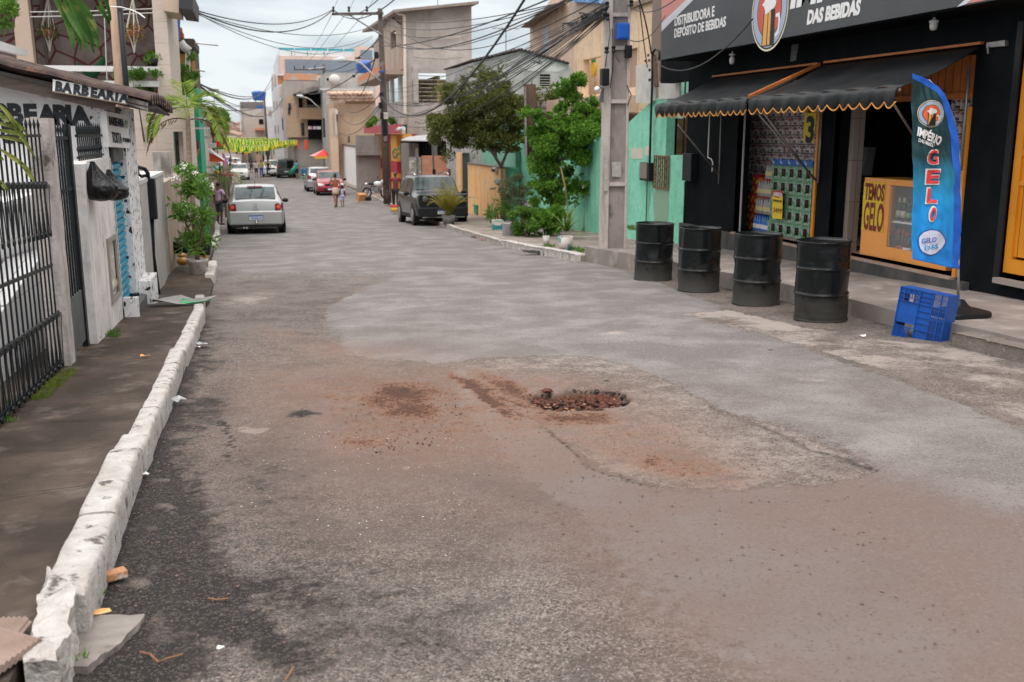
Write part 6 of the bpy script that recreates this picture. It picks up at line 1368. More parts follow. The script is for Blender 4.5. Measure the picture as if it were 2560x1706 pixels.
bgp=onsx('B1',1310,800,BX+.3);MB().ball(bgp,(.10,.12,.22),12,8,.3).build('hanging_bag',M_yl,label='yellow bag hanging in the recessed opening of the cream building',cat='bag',smooth=True);MB().ball(bgp+V(0,.03,.32),(.08,.08,.15),10,6,.3).build('hanging_bag',M_gc,label='green bag hanging above the yellow bag in the recessed opening',cat='bag',smooth=True)
MB().prism([(BX-.9,ya+1,oX('B1',1600,1265,BX)[1]-.1),(BX-.9,yb_,oX('B1',1600,1265,BX)[1]-.1),(BX-.9,yb_,oX('B1',1400,1130,BX)[1]),(BX-.9,ya+1,oX('B1',1750,1000,BX)[1]-.25)],(.9,0,0)).build('balcony_front',mat('peach_render',(.62,.45,.33),(.55,.40,.30),sc=2,rough=.9),t)
MB().box(BX-.1,ya-1.6,.8,BX+5,ya-.05,5.2).build('side_block',mat('mint_pilaster',(.25,.50,.40),(.2,.4,.32),sc=4,rough=.9),t)
MB().box(BX-.14,ya-.75,.8,BX-.104,ya-.15,5.2).build('brick_strip',mat('red_brick_strip',(.35,.12,.06),(.24,.08,.05),brick=(.22,.07,.01,(.2,.15,.12),(R(90),0,R(90))),rough=.9),t)
# ---------------- taller beige house with overhanging roof
BX2=14.4
t=thing('beige_house','beige upper storey with shallow overhanging roof and one white framed window','house',(BX2,46,0))
M_bei=mat('beige_render',(.66,.50,.38),(.56,.41,.32),sc=1.5,c3=(.34,.26,.21),sc3=2.5,lo3=.6,hi3=.75,rough=.9)
y1_,y0_=oX('B1',575,400,BX2)[0],oX('B1',1085,400,BX2)[0];zt=oX('B1',900,60,BX2)[1]
MB().prism([(BX2,y0_-6,0),(BX2,y1_,0),(BX2,y1_,oX('B1',575,320,BX2)[1]),(BX2,y0_+3,zt+.6),(BX2,y0_-6,zt+.9)],(7,0,0)).build('wall',M_bei,t)
MB().prism([onsx('B1',460,322,BX2-1.0),onsx('B1',800,60,BX2-1.0),onsx('B1',905,62,BX2+.1),onsx('B1',575,325,BX2+.1)],(.6,0,.12)).build('roof',mat('brown_eave',(.17,.11,.08),(.24,.17,.13),sc=5,rough=.9),t)
win(t,'B1',738,320,785,590,Xp=BX2,m=mat('pale_pane',(.30,.42,.45),(.5,.55,.55),sc=9,rough=.2),fr=.12);win(t,'B1',955,265,972,350,Xp=BX2,fr=.02)
MB().prism(P_('B1',[(1030,0),(1430,0),(1436,330),(1090,430),(1030,430)],BX2-.5),(.5,0,0)).build('upper_block',mat('dusty_render',(.44,.35,.29),(.36,.28,.23),sc=2,rough=.9),t)
MB().prism(P_('B1',[(1060,-40),(1430,-60),(1430,40),(1060,25)],BX2-.7),(.3,0,0)).build('blue_tarpaulin',mat('blue_tarp',(.01,.15,.45),(.4,.5,.6),sc=2.2,lo=.55,hi=.62,rough=.4),t)
# ---------------- grey gable
GY_=40.5
t=thing('gable_house','grey cement gable wall with small louvred window behind the trees','house',(11,GY_,0))
M_gcem=mat('grey_cement',(.44,.43,.42),(.30,.29,.28),sc=.9,c3=(.12,.11,.105),sc3=1.8,lo3=.58,hi3=.75,rough=.9)
G_=[p3('B1',-80,2000,GY_),p3('B1',1075,2000,GY_),p3('B1',1060,800,GY_),p3('B1',1020,745,GY_),p3('B1',470,590,GY_),p3('B1',-80,720,GY_)]
MB().prism(G_,(0,6,0)).build('wall',M_gcem,t)
rf=MB();A_,B_,C_=p3('B1',-90,712,GY_-.15),p3('B1',470,580,GY_-.15),p3('B1',1030,742,GY_-.15)
for(p,q)in((A_,B_),(B_,C_)):
 rows=[]
 for i in range(41):c_=p.lerp(q,i/40);rows.append([c_+V(0,0,.05+.03*math.sin(i*2)),c_+V(0,6.4,.05+.03*math.sin(i*2))])
 rf.grid(rows)
rf.build('roof',M_rtile,t,solid=.05)
win(t,'B1',688,858,805,995,Yp=GY_,m=M_dark,fm=mat('grey_frame',(.35,.33,.31),rough=.8),fr=.04)
for yv in(885,915,945,970):rectY(t,'louvre','B1',690,yv,803,yv+9,GY_,MATS['grey_frame'],.04,-.05)
# roof line lower behind the trees
t=thing('low_house','low house with brown tiled roof edge between the trees','house',(9.5,31,0))
a=p3('B1',880,1230,31);b_=p3('B1',1430,1190,31)
MB().box(9.0,31,-1.8,14,38,a.z-.25).build('wall',M_green,t);MB().obox((11.5,33,a.z-.05),(5.4,4.5,.12),0,R(6)).build('roof',M_rtile,t)
MB().box(8.9,30.9,a.z-.42,14,31.0,a.z-.18).build('brick_edge',MATS['red_brick_strip'],t)
MB().box(8.98,30.98,gz(31),9.02+3,31,gz(31)+1.7).build('pink_wall',mat('pink_wall',(.60,.40,.30),(.52,.34,.26),sc=2,rough=.9),t)
# ---------------- orange wall with gates
OX=8.2
t=thing('orange_wall','stained orange garden wall with green upper band behind the dark tree','wall',(OX,38,gz(38)))
M_ow=mat('orange_render',(.78,.43,.16),(.70,.46,.26),sc=1.2,c3=(.10,.075,.05),sc3=1.6,st3=(1,1,.2),lo3=.62,hi3=.78,rough=.9)
y0_,y1_=oX('C7',1860,900,OX)[0],oX('C7',1410,900,OX)[0];zt_=oX('C7',1600,600,OX)[1]
MB().box(OX,y0_,-2.2,OX+.2,y1_,zt_).build('wall',M_ow,t);MB().box(OX+.6,y0_+.5,zt_-.3,OX+.8,y1_,oX('C7',1500,370,OX+.6)[1]).build('green_band',mat('sea_green_wall',(.16,.38,.28),(.20,.44,.33),sc=1.5,rough=.85),t)
MB().box(OX-.04,y0_,zt_,OX+.24,y1_,zt_+.05).build('coping',mat('dark_coping',(.14,.12,.10),rough=.9),t)
MB().box(OX-.02,y1_+1.4,-2.2,OX+.18,y1_+2.3,oX('C7',1280,430,OX)[1]).build('wall_end',M_ow,t)
for(lb,x0,x1,ytop,mm)in[('narrow dark barred gate at the far end of the orange wall',1408,1325,430,mat('dark_green_iron',(.02,.05,.04),(.05,.05,.045),sc=10,rough=.6)),('green barred gate at the near end of the orange wall',2040,1885,620,mat('green_iron',(.03,.20,.12),(.05,.26,.16),sc=10,rough=.6))]:
 ya_,yb2=oX('C7',x0,800,OX)[0],oX('C7',x1,800,OX)[0];zt2=oX('C7',(x0+x1)/2,ytop,OX)[1];g_=thing('barred_gate',lb,'gate',(OX,(ya_+yb2)/2,gz(ya_)))
 for i in range(11):y=ya_+(yb2-ya_)*i/10;MB().box(OX+.05,y-.015,gz(y)+.1,OX+.08,y+.015,zt2).build('bar',mm,g_)
 for z in(gz(ya_)+.2,gz(ya_)+1.0,zt2-.05):MB().box(OX+.04,ya_,z,OX+.09,yb2,z+.04).build('rail',mm,g_)
 MB().box(OX+.4,ya_-.2,-2.2,OX+.5,yb2+.2,zt2-.8 if 'dark' in lb else-.6).build('backdrop',mat('white_gate_sheet',(.45,.45,.42),(.12,.12,.11),sc=4,lo=.45,hi=.55,rough=.8),g_)
ab,bb2=onsx('C7',1748,625,OX-.05),onsx('C7',1790,690,OX-.05);
t=thing('wall_lamp','small white wall lamp on the orange wall near the green gate','lamp',ab);MB().box(OX-.12,bb2.y,bb2.z,OX-.01,ab.y,ab.z).build('lamp_body',M_fra,t,bevel=.01);MB().box(OX-.14,bb2.y+.02,bb2.z+.02,OX-.12,ab.y-.02,ab.z-.03).build('lamp_glass',M_black,t)
t=thing('mailbox','small green mailbox low on the orange wall','mailbox',onsx('C7',1530,1230,OX));a,b_=onsx('C7',1512,1110,OX),onsx('C7',1545,1230,OX);MB().box(OX-.08,b_.y,b_.z,OX-.002,a.y,a.z).build('box',MATS['green_iron'],t,bevel=.01);MB().box(OX-.10,b_.y-.02,a.z-.05,OX,a.y+.02,a.z+.02).build('lid',MATS['green_iron'],t)
t=thing('street_number','pale blue painted plaque on the orange wall','plaque',onsx('C7',1800,800,OX));MB().prism(P_('C7',[(1768,775),(1830,770),(1830,830),(1768,832)],OX-.01),(.008,0,0)).build('plaque',mat('pale_blue_paint',(.30,.55,.62),(.5,.5,.4),sc=20,rough=.7),t)
# ---------------- brick wall, carport, white canopy
t=thing('brick_wall','unplastered orange hollow brick wall behind the dark SUV','wall',(8.6,52,gz(52)))
M_hbr=mat('hollow_brick',(.60,.27,.16),(.48,.20,.12),brick=(.30,.20,.012,(.36,.27,.22),(R(90),0,0)),sc=3,c3=(.30,.24,.20),lo3=.62,hi3=.78,rough=.9)
WY=47.
a,b_=p3('C7',810,470,WY),p3('C7',1150,480,WY);MB().box(a.x,WY,-2.4,b_.x,WY+.2,a.z).build('brick_face',M_hbr,t)
rectY(t,'cement_face','C7',650,490,808,1000,WY,mat('patchy_cement',(.30,.28,.26),(.55,.53,.50),sc=4,lo=.52,hi=.6,rough=.9),.2,0)
rectY(t,'post','C7',1150,460,1190,1050,WY,mat('concrete_post',(.22,.20,.18),(.15,.13,.12),sc=5,rough=.9),.2,-.02);rectY(t,'post','C7',728,375,770,1000,WY,MATS['concrete_post'],.15,-.05)
t=thing('carport','dark open carport under a small white corrugated canopy','carport',(8,54,gz(54)))
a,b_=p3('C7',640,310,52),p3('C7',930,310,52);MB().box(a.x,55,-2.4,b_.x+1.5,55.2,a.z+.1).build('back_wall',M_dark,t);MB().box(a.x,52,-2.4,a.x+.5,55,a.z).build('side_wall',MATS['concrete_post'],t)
rows=[]
A_,B_,C_,D_=p3('C7',535,270,50),p3('C7',885,275,50),p3('C7',940,190,55),p3('C7',640,225,55)
for i in range(61):r=i/60;p,q=A_.lerp(B_,r),D_.lerp(C_,r);rows.append([p+V(0,0,.03*math.sin(i*1.7)),q+V(0,0,.03*math.sin(i*1.7))])
MB().grid(rows).build('corrugated_canopy',mat('white_corrugated',(.62,.62,.62),(.5,.5,.5),sc=4,rough=.5),t,solid=.02)
t=thing('service_mast','thin grey pipe mast with meter behind the dark SUV','mast',p3('C7',955,700,44));MB().tube([p3('C7',965,720,44),p3('C7',945,300,44),p3('C7',932,30,44)],.045,7).build('pipe',mat('mast_grey',(.10,.10,.10),rough=.7),t);rectY(t,'meter_box','C7',948,645,985,730,44,M_black,.15,-.1);MB().tube([p3('C7',985,470,44.3),p3('C7',965,60,44.3)],.10,8).build('post',MATS['concrete_post'],t)
# ---------------- orange and red shop with grey house above
HY=57.
t=thing('grey_house','unpainted grey three storey house with overhanging roof and open balcony','house',(10,58,-2))
M_gh=mat('raw_cement',(.52,.48,.45),(.33,.29,.265),sc=.55,c3=(.20,.17,.15),sc3=.8,st3=(1,1,.8),lo3=.56,hi3=.74,rough=.95);M_ghs=mat('raw_cement_street',(.44,.35,.29),(.34,.26,.21),sc=.8,st=(1,1,.5),rough=.95)
TL,TR=p3('C6',740,165,HY),p3('C6',1672,85,HY);BL=p3('C6',790,1010,HY);hx0=TL.x;hx1=TR.x
# upper storey
zfl=p3('C6',760,975,HY).z;zop=p3('C6',850,1020,HY).z;zob=p3('C6',860,1440,HY).z;ox0,ox1=p3('C6',845,1100,HY).x,p3('C6',1350,1100,HY).x
MB().prism([(hx0,HY,zfl),(hx1,HY,zfl),(hx1,HY,TR.z),(hx0,HY,TL.z)],(0,.25,0)).build('upper_wall',M_gh,t)
MB().wall('Y',HY,.25,hx0,hx1+1.5,-2.4,zfl-.005,[(ox0,ox1,zob,zop)]).build('lower_wall',M_gh,t)
ye=72.
ztl2=TL.z-.9
up=MB();holes=[oX('C6',600,400,hx0),oX('C6',680,400,hx0)]
wy=[(oX('C6',672,400,hx0)[0],oX('C6',598,400,hx0)[0]),(oX('C6',478,500,hx0)[0],oX('C6',430,500,hx0)[0]),(oX('C6',355,550,hx0)[0],oX('C6',302,550,hx0)[0])]
wz=(oX('C6',640,680,hx0)[1],oX('C6',640,325,hx0)[1])
MB().wall('X',hx0-.25,.25,HY-.01,ye,zfl,TL.z-.75,[(a,b_,wz[0],wz[1])for a,b_ in wy]).build('street_wall',M_ghs,t)
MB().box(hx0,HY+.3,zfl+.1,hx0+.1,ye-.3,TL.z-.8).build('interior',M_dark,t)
MB().prism([(hx0-.25,HY-.01,TL.z-.75),(hx0-.25,ye,TL.z-.75),(hx0-.25,HY+4,TL.z+.1)],(.2,0,0)).build('street_gable',M_ghs,t)
r_=MB();A_=p3('C6',590,155,HY-.8);B_=p3('C6',1775,35,HY-.8);C_=p3('C6',145,445,74)
r_.grid([[A_,B_],[C_,C_+(B_-A_)]]);r_.build('roof',mat('thin_roof_edge',(.32,.27,.24),(.20,.15,.12),sc=3,rough=.8),t,solid=.14)
MB().tube([p3('C6',620,150,HY-.35),p3('C6',640,190,HY-.35),p3('C6',730,220,HY-.3),p3('C6',742,860,HY-.3),p3('C6',745,1560,HY-.3),p3('D6',1650,690,HY-.3)],.09,8).build('drain_pipe',mat('cream_pipe',(.66,.58,.50),rough=.5),t,smooth=True)
# balcony slab over the street with brick parapet
sx0=hx0-1.25;zb0=zfl-.05
MB().box(sx0,HY-.02,zb0-.22,hx0+.02,ye,zb0).build('balcony_slab',M_ghs,t)
MB().box(sx0+.02,HY+.05,zb0,sx0+.16,ye-.2,zb0+.36).build('brick_parapet',mat('orange_brick_parapet',(.62,.22,.09),(.50,.17,.07),brick=(.35,.2,.02,(.4,.25,.18),(R(90),0,R(90))),rough=.9),t)
MB().box(hx0-.25,HY+.02,zob-1.2,hx0-.05,ye,zob+.1).build('first_floor_parapet',M_gh,t)
MB().box(hx0+.5,HY+4,-2.3,hx0+6,HY+4.2,zfl-.3).box(hx0+1.8,HY+.3,zob,hx0+1.95,HY+4,zfl-.3).build('inner_wall',mat('ochre_inner',(.35,.28,.09),(.25,.2,.07),sc=2,rough=.9),t)
for x0,x1 in((535,560),(650,680),(470,490)):a,b_=oX('C6',x1,1200,hx0-.2)[0],oX('C6',x0,1200,hx0-.2)[0];MB().box(hx0-.22,a,zob,hx0-.06,b_,zb0-.2).build('balcony_post',M_fra,t)
MB().box(ox0+.02,HY-.12,zob,ox0+.32,HY-.002,zop+.3).build('corner_post',M_gh,t)
for i in range(7):MB().tube([(ox0,HY+.1,zob+.15+i*.22),(ox1,HY+.1,zob+.15+i*.22)],.02,5).build('balcony_rail',M_steel,t)
# shop under it
t=thing('orange_shop','small orange and red painted shop under the grey house','shop',(7.8,63,gz(62)))
sX=hx0-.22;ycol=[oX('C7',x,600,sX)[0]for x in(610,555,490,415,265,205)]
zr0,zr1=oX('C7',450,690,sX)[1],oX('C7',450,540,sX)[1];ztop_=oX('C7',450,185,sX)[1];M_oy=mat('yellow_orange_paint',(.72,.36,.06),(.66,.30,.05),sc=3,rough=.7);M_rp=mat('red_shop_paint',(.42,.035,.045),(.36,.03,.04),sc=3,rough=.7)
for i in(0,2,4):
 MB().box(sX-.03,ycol[i],gz(62)-.2,sX+.3,ycol[i+1],zr0).box(sX-.03,ycol[i],zr1,sX+.3,ycol[i+1],ztop_).build('column',M_oy,t);MB().box(sX-.04,ycol[i],zr0,sX+.3,ycol[i+1],zr1).build('column_band',M_rp,t)
MB().box(sX+.5,ycol[0],-2.4,sX+.6,ycol[5],ztop_).build('back_wall',M_rp,t)
a0,a1=oX('C7',475,100,sX-.4)[0],oX('C7',60,130,sX-.4)[0];zc0,zc1=oX('C7',420,180,sX-.4)[1],oX('C7',420,65,sX-.4)[1]
MB().box(sX-.45,a0,zc0,sX-.1,a1,zc1).build('red_fascia',mat('faded_red',(.45,.07,.09),(.38,.055,.07),sc=2,rough=.6),t)
a=onsx('C7',515,445,sX-.3);MB().lathe([(.001,-.03),(.42,-.03),(.42,.03),(.001,.03)],a,20,Matrix.Rotation(R(90),4,'X')).build('round_sign',mat('green_orange_sign',(.55,.22,.04),(.03,.16,.08),sc=5,lo=.5,hi=.52,rough=.6),label='round orange and green hanging sign on the orange shop column',cat='sign')
bush('yellow green balcony plants over the faded red fascia','C7',[(150,50,70,50),(500,40,60,50),(420,10,50,40),(200,10,50,40),(560,60,50,30)],60,1500,.16,.10,L_bright,cat='plants',name='balcony_plants',base=2.6,stems=1)
# stained grey wall and white house
t=thing('stained_wall','grey wall with black mould streaks left of the orange shop','wall',(7,66,gz(66)));a,b_=p3('D6',985,830,66),p3('D6',1245,830,66)
MB().box(a.x,66,-2.6,b_.x+.3,66.3,a.z).build('wall',mat('mouldy_wall',(.36,.35,.34),(.24,.20,.17),sc=.8,c3=(.05,.04,.035),sc3=1.0,st3=(1,1,.4),lo3=.56,hi3=.68,rough=.95),t)
MB().box(a.x,65.6,p3('D6',1000,1090,66).z,b_.x+.3,66,p3('D6',1000,1040,66).z).build('ledge',MATS['mouldy_wall'],t)
t=thing('white_house','white walled low house with tall white door beside the mouldy wall','house',(6.9,76,gz(76)))
wx=6.95;y0_,y1_=oX('D6',1003,1300,wx)[0],oX('D6',785,1200,wx)[0];zt_=oX('D6',980,985,wx)[1]
MB().box(wx,y0_,-2.8,wx+2.5,y1_,zt_).build('wall',mat('fresh_white',(.80,.80,.80),(.72,.71,.70),sc=1.5,rough=.8),t);MB().box(wx-.05,y0_-.05,zt_,wx+2.5,y1_,zt_+.12).build('coping',MATS['dark_coping'],t)
ya_,yb2=oX('D6',845,1200,wx)[0],oX('D6',790,1200,wx)[0];MB().box(wx-.04,ya_,gz(78),wx-.005,yb2,oX('D6',820,1030,wx)[1]).build('door',mat('pale_door',(.62,.64,.64),rough=.6),t)
# brown house with tiled roof
BYh=84.
def hblock(name,label,Yp,k,xl,xr,yt,depth,m,zb=-3.2,cat='house',extra=None):
 a,b_=p3(k,xl,yt,Yp),p3(k,xr,yt,Yp);t=thing(name,label,cat,((a.x+b_.x)/2,Yp+1,zb));MB().box(a.x,Yp,zb,b_.x,Yp+depth,max(a.z,b_.z)).build('wall',m,t);return t,a.x,b_.x,max(a.z,b_.z)
M_brn=mat('tan_plaster',(.50,.36,.25),(.43,.30,.21),sc=.5,c3=(.30,.22,.17),sc3=.9,lo3=.58,hi3=.75,rough=.9);M_brc=mat('orange_block',(.62,.24,.10),(.46,.22,.14),brick=(.5,.3,.03,(.42,.32,.26),(R(90),0,0)),sc=1.2,c3=(.42,.36,.32),lo3=.52,hi3=.6,rough=.9)
t,xa,xb,zt_=hblock('tan_house','plain tan plastered house wall under a scalloped clay tile eave',BYh,'D6',700,1245,400,14,M_brn)
rectY(t,'brick_course','D6',850,375,1240,400,BYh,MATS['red_brick_strip'],.1,-.08)
for j,(yt,yb)in enumerate([(260,295),(305,335),(345,385)]):
 rows=[]
 for i in range(91):
  x=620+600*i/90+j*10;up=8*abs(math.sin(i*.35));rows.append([p3('D6',x,yt-up+j*3,BYh-.6+j*.1),p3('D6',x,yb-up,BYh-.9+j*.1)])
 MB().grid(rows).build('tile_row',mat('pale_clay_tile',(.58,.42,.33),(.36,.20,.13),sc=2.2,lo=.45,hi=.6,rough=.9),t,solid=.08)
rectY(t,'white_beam','D6',520,215,1225,245,BYh,M_fra,.3,-.3)
for x0,x1 in((665,690),(715,745),(650,770)):
 if x1-x0<50:rectY(t,'white_frame','D6',x0,510,x1,820,BYh-1.2,M_fra,.1,0)
rectY(t,'entrance_block','D6',650,480,775,1300,BYh-1,mat('cream_entrance',(.62,.46,.34),(.55,.4,.3),sc=2,rough=.8),.9,0)
for x,y in((735,600),(745,560)):rectY(t,'red_curtain','D6',737,560,752,650,BYh-1.2,M_rdl,.05,-.02)
t,xa,xb,zt_=hblock('grey_house','plain pale grey upper wall behind the clay tile eave',92,'D6',590,1240,20,10,M_gcem);win(t,'D6',940,35,985,75,Yp=92,m=M_dark,fr=.05);win(t,'D6',605,80,700,118,Yp=92,m=M_dark,fr=.05)
MB().ball(p3('D6',712,100,91.5),(.5,.4,.45),14,8).build('satellite_dish',M_fra,label='round white dish on the pale grey upper wall',cat='dish',smooth=True)
for i,(x,y)in enumerate([(1790,1090),(1885,1090)]):
 c_=p3('C4',x,y+40,94);MB().lathe([(.55,0),(.75,.1),(.85,1.0),(.9,1.05),(.85,1.2),(.3,1.45),(.05,1.47)],c_-V(0,0,.7),20).build('water_tank',mat('blue_tank',(.015,.10,.42),(.01,.08,.33),sc=3,rough=.4),label=['blue rooftop water tank left of the lamp arm','blue rooftop water tank against the overhanging roof house'][i],cat='water tank',smooth=True,group='blue rooftop tanks')
t,xa,xb,zt_=hblock('brick_topped_house','tan balcony house topped by an orange hollow brick storey',100,'A4',620,1560,365,14,mat('concrete_band',(.40,.36,.33),(.30,.27,.25),sc=.6,rough=.9))
rectY(t,'brick_storey','A4',620,205,1325,372,100,M_brc,3,0)
rectY(t,'tan_wall','A4',640,700,1480,1600,100,M_brn,.2,-.4);rectY(t,'balcony_shade','A4',1090,640,1420,950,100,M_dark,.1,-.55);rectY(t,'balcony_shade','A4',920,740,1010,960,100,M_dark,.1,-.55)
rectY(t,'balcony_front','A4',930,965,1480,1210,100,mat('tan_parapet',(.50,.33,.21),(.44,.29,.19),sc=1,rough=.9),.6,-1.3);rectY(t,'arcade_shade','A4',1115,1230,1480,1640,100,M_dark,.1,-.6)  # dark sheets in place of the shade behind balconies and arcade
rf=MB();rf.prism([p3('A4',830,640,97),p3('A4',1250,480,97),p3('A4',1380,500,97),p3('A4',1380,560,97),p3('A4',960,680,97)],(0,3,0));rf.build('tin_roof',mat('dark_tin',(.12,.10,.09),(.3,.27,.25),sc=2,rough=.7),t)
for x in(950,1010):rectY(t,'window','A4',x,1270,x+25,1560,100,MATS['brown_shutter_paint'],.05,-.46)
rectY(t,'pillar','A4',1480,900,1600,1600,100,M_brn,.4,-1.0)
# white street face of that row and the large blue-grey building behind
t=thing('large_building','large pale building with teal glass terrace and grey blue panel','building',(8,141,-3))
LY=140;M_peach=mat('peach_frame_paint',(.66,.48,.40),(.60,.44,.37),sc=.8,rough=.8);M_wht=mat('pale_grey_wall',(.60,.60,.62),(.54,.54,.56),sc=.5,rough=.8)
a,b_=p3('C4',380,915,LY),p3('C4',1900,915,LY);MB().box(a.x,LY,-3.5,b_.x+2,LY+25,a.z).build('wall',M_peach,t)
MB().box(a.x-.3,LY+.5,-3.5,a.x-.02,LY+27,a.z+.2).build('side_wall',M_wht,t)
rectY(t,'grey_panel','C4',470,970,1900,1220,LY,mat('blue_grey_panel',(.20,.23,.27),(.17,.20,.24),sc=.3,rough=.6),.2,-.15)
rectY(t,'white_terrace','C4',400,830,1620,925,LY,mat('white_awning_sheet',(.80,.84,.85),rough=.6),.1,1.0);rectY(t,'upper_block','C4',1620,760,1900,970,LY,M_peach,3,0);rectY(t,'grey_panel','C4',1705,820,1900,970,LY,MATS['blue_grey_panel'],.1,-.1)
rectY(t,'teal_band','C4',385,775,1615,835,LY,mat('teal_glass',(.03,.30,.36),(.05,.38,.44),sc=.6,rough=.2),.1,.6)
for x in(370,620,890,1160,1425,1610):rectY(t,'terrace_post','C4',x,770,x+22,920,LY,M_wht,.3,.2)
for x in(575,835,1110):rectY(t,'green_post','C4',x,835,x+14,915,LY,MATS['green_iron'],.2,.4)
t,xa,xb,zt_=hblock('white_house','tall narrow white house with brown framed windows left of the orange bricks',112,'A4',350,655,215,8,M_wht)
for(x0,y0,x1,y1)in[(345,260,370,495),(400,240,435,480),(375,815,400,975),(440,815,462,975),(510,815,530,940),(400,1340,430,1510),(470,1330,492,1490)]:rectY(t,'window','A4',x0,y0,x1,y1,112,MATS['brown_shutter_paint'],.1,-.08)
rectY(t,'orange_recess','A4',470,255,612,435,112,mat('orange_recess_wall',(.45,.17,.05),(.2,.08,.04),sc=1.2,rough=.8),.1,-.08);rectY(t,'cream_wall','A4',500,440,655,700,112,M_peach,.1,-.06);rectY(t,'balcony','A4',540,950,670,1160,112,M_peach,.9,-1);rectY(t,'ochre_window','A4',550,780,620,940,112,MATS['ochre_inner'],.1,-.07)
rectY(t,'lower_wall','A4',620,1100,850,1700,108,M_brn,1.5,0);rectY(t,'dark_door','A4',565,1200,610,1440,112,M_dark,.1,-.08)
t,xa,xb,zt_=hblock('far_house','pale block house with open dark rooftop at the end of the street',175,'C3',1430,1900,960,12,mat('dirty_white_far',(.52,.47,.42),(.42,.37,.33),sc=.35,rough=.9),-4)
rectY(t,'dark_rooftop','C3',1410,820,1880,965,175,mat('dark_grey_far',(.16,.14,.13),rough=.9),6,1);rectY(t,'blue_tarp','C3',1740,895,1870,965,175,MATS['blue_tank'],.1,.5);rectY(t,'white_wall','C3',1390,860,1440,1400,175,M_wht,2,-1);rectY(t,'window','C3',1780,1165,1870,1260,175,M_dark,.1,-.1);rectY(t,'awning','C3',1700,1340,1880,1380,175,mat('orange_far',(.60,.22,.12),rough=.8),1.5,-1.6)
c_=p3('C3',1785,760,178);MB().lathe([(.8,0),(1.0,.1),(1.15,1.),(1.2,1.1),(1.15,1.4),(.2,1.6)],c_-V(0,0,.3),16).tube([c_-V(.6,0,3),c_-V(.6,0,.2)],.08,5).tube([c_+V(.6,0,-3),c_+V(.6,0,-.2)],.08,5).build('water_tank',MATS['blue_tank'],label='blue water tank on legs above the dark rooftop at the street end',cat='water tank')
t,xa,xb,zt_=hblock('far_house','narrow white house with red roof edge right of the far pole',165,'C3',1900,2045,920,10,M_wht,-4);rectY(t,'window','C3',1975,990,2025,1100,165,MATS['brown_shutter_paint'],.1,-.1)
# hillside town in the far distance
hm=MB();rows=[]
for i in range(25):
 X0=-140+i*14;r=[]
 for Yv,f in((230,0),(300,.35),(380,.75),(460,1.),(620,.9)):r.append((X0*(1 if f<1 else 1.2),Yv,gz(Yv)-1+f*(7.2+2.2*mnoise.noise(V(X0*.02,Yv*.01,0)))))
 rows.append(r)
hm.grid(rows);hm.build('hill',mat('hill_ground',(.10,.11,.05),(.22,.15,.10),sc=.04,rough=.95),kind='structure')
cols=[(.62,.58,.54),(.50,.28,.18),(.66,.62,.60),(.45,.40,.36),(.55,.36,.22),(.58,.52,.50),(.30,.26,.24)];proto={}
for i in range(64):
 ci=random.randrange(7);Yv=random.uniform(250,450);x=random.uniform(500,735);X0=p3('F',x,320,Yv).x;f=np.interp(Yv,[230,300,380,460],[0,.35,.75,1.]);z=gz(Yv)-1+f*7
 if ci not in proto:
  h=thing('hillside_house','tiny distant house among the hillside town at the end of the street','house',(X0,Yv,z),'distant hillside houses');MB().box(-3.2,-3,-3,3.2,3,3.4).build('wall',mat('far_wall%s'%'abcdefg'[ci],cols[ci],tuple(c*.8 for c in cols[ci]),sc=.3,rough=.9),h,local=True)
  MB().prism([(-3.5,-3.2,3.4),(3.5,-3.2,3.4),(0,-3.2,4.6)],(0,6.4,0)).build('roof',mat('far_roof',(.34,.17,.10),(.28,.24,.22),sc=.5,rough=.9),h,local=True)
  MB().box(-1.8,-3.05,.4,-.6,-3.0,1.9).build('window',M_dark,h,local=True);MB().box(.8,-3.05,.4,1.9,-3.0,1.9).build('window',M_dark,h,local=True);proto[ci]=h
 else:dup(proto[ci],(X0,Yv,z+random.uniform(-1.4,.6)),random.uniform(-.4,.4))
foliage_tree('tree','dark green tree cluster beside the hillside houses at the street end','tree',p3('C3',1060,1200,160),[[p3('C3',1060,1300,160),p3('C3',1060,1200,160),p3('C3',1060,1100,160)]],bl('C3',[(1000,1060,60,60),(1080,1120,90,60),(1000,1150,60,60)],160),1500,.7,.5,L_mid,M_bark,.2)
# ================================================================== left row
# two storey tiled house
TYh=24.;t=thing('tiled_house','cream tiled two storey house with white veranda rails over the barber shop','house',(-5,27,gz(24)))
M_ct=mat('cream_tile_cladding',(.60,.50,.44),(.56,.47,.41),brick=(.95,.46,.008,(.42,.32,.28),(R(90),0,0),0.),sc=2.5,st=(1,1,9),c3=(.52,.43,.38),lo3=.5,hi3=.65,rough=.5)
M_ct2=mat('cream_tile_side',(.58,.48,.42),(.54,.45,.39),brick=(.95,.46,.008,(.42,.32,.28),(R(90),0,R(90)),0.),rough=.5)
xr=p3('C1',1830,1290,TYh).x;cxr=p3('C1',1665,600,TYh).x;xl=p3('C1',330,600,TYh).x;zfl_=p3('C1',1600,935,TYh).z;ztp_=6.2;cl=p3('C1',1500,100,TYh).x
cl2=p3('C1',1560,900,TYh).x
dl,dr=p3('C1',1700,1300,TYh).x,p3('C1',1835,1300,TYh).x;dzt=p3('C1',1750,1292,TYh).z
MB().wall('Y',TYh,.2,-9,xr,-2,zfl_,[(dl,dr-.1,gz(24)+.1,dzt)]).build('lower_wall',M_ct,t)
MB().box(xr-.2,TYh+.2,-2,xr,TYh+3.4,zfl_).build('side_wall',M_ct2,t)
MB().box(cl2-.02,TYh-.02,zfl_,cxr,TYh+.35,ztp_).build('column',M_ct,t);MB().box(cxr-.3,TYh+.35,zfl_,cxr,TYh+3.4,ztp_).build('upper_side_wall',M_ct2,t)
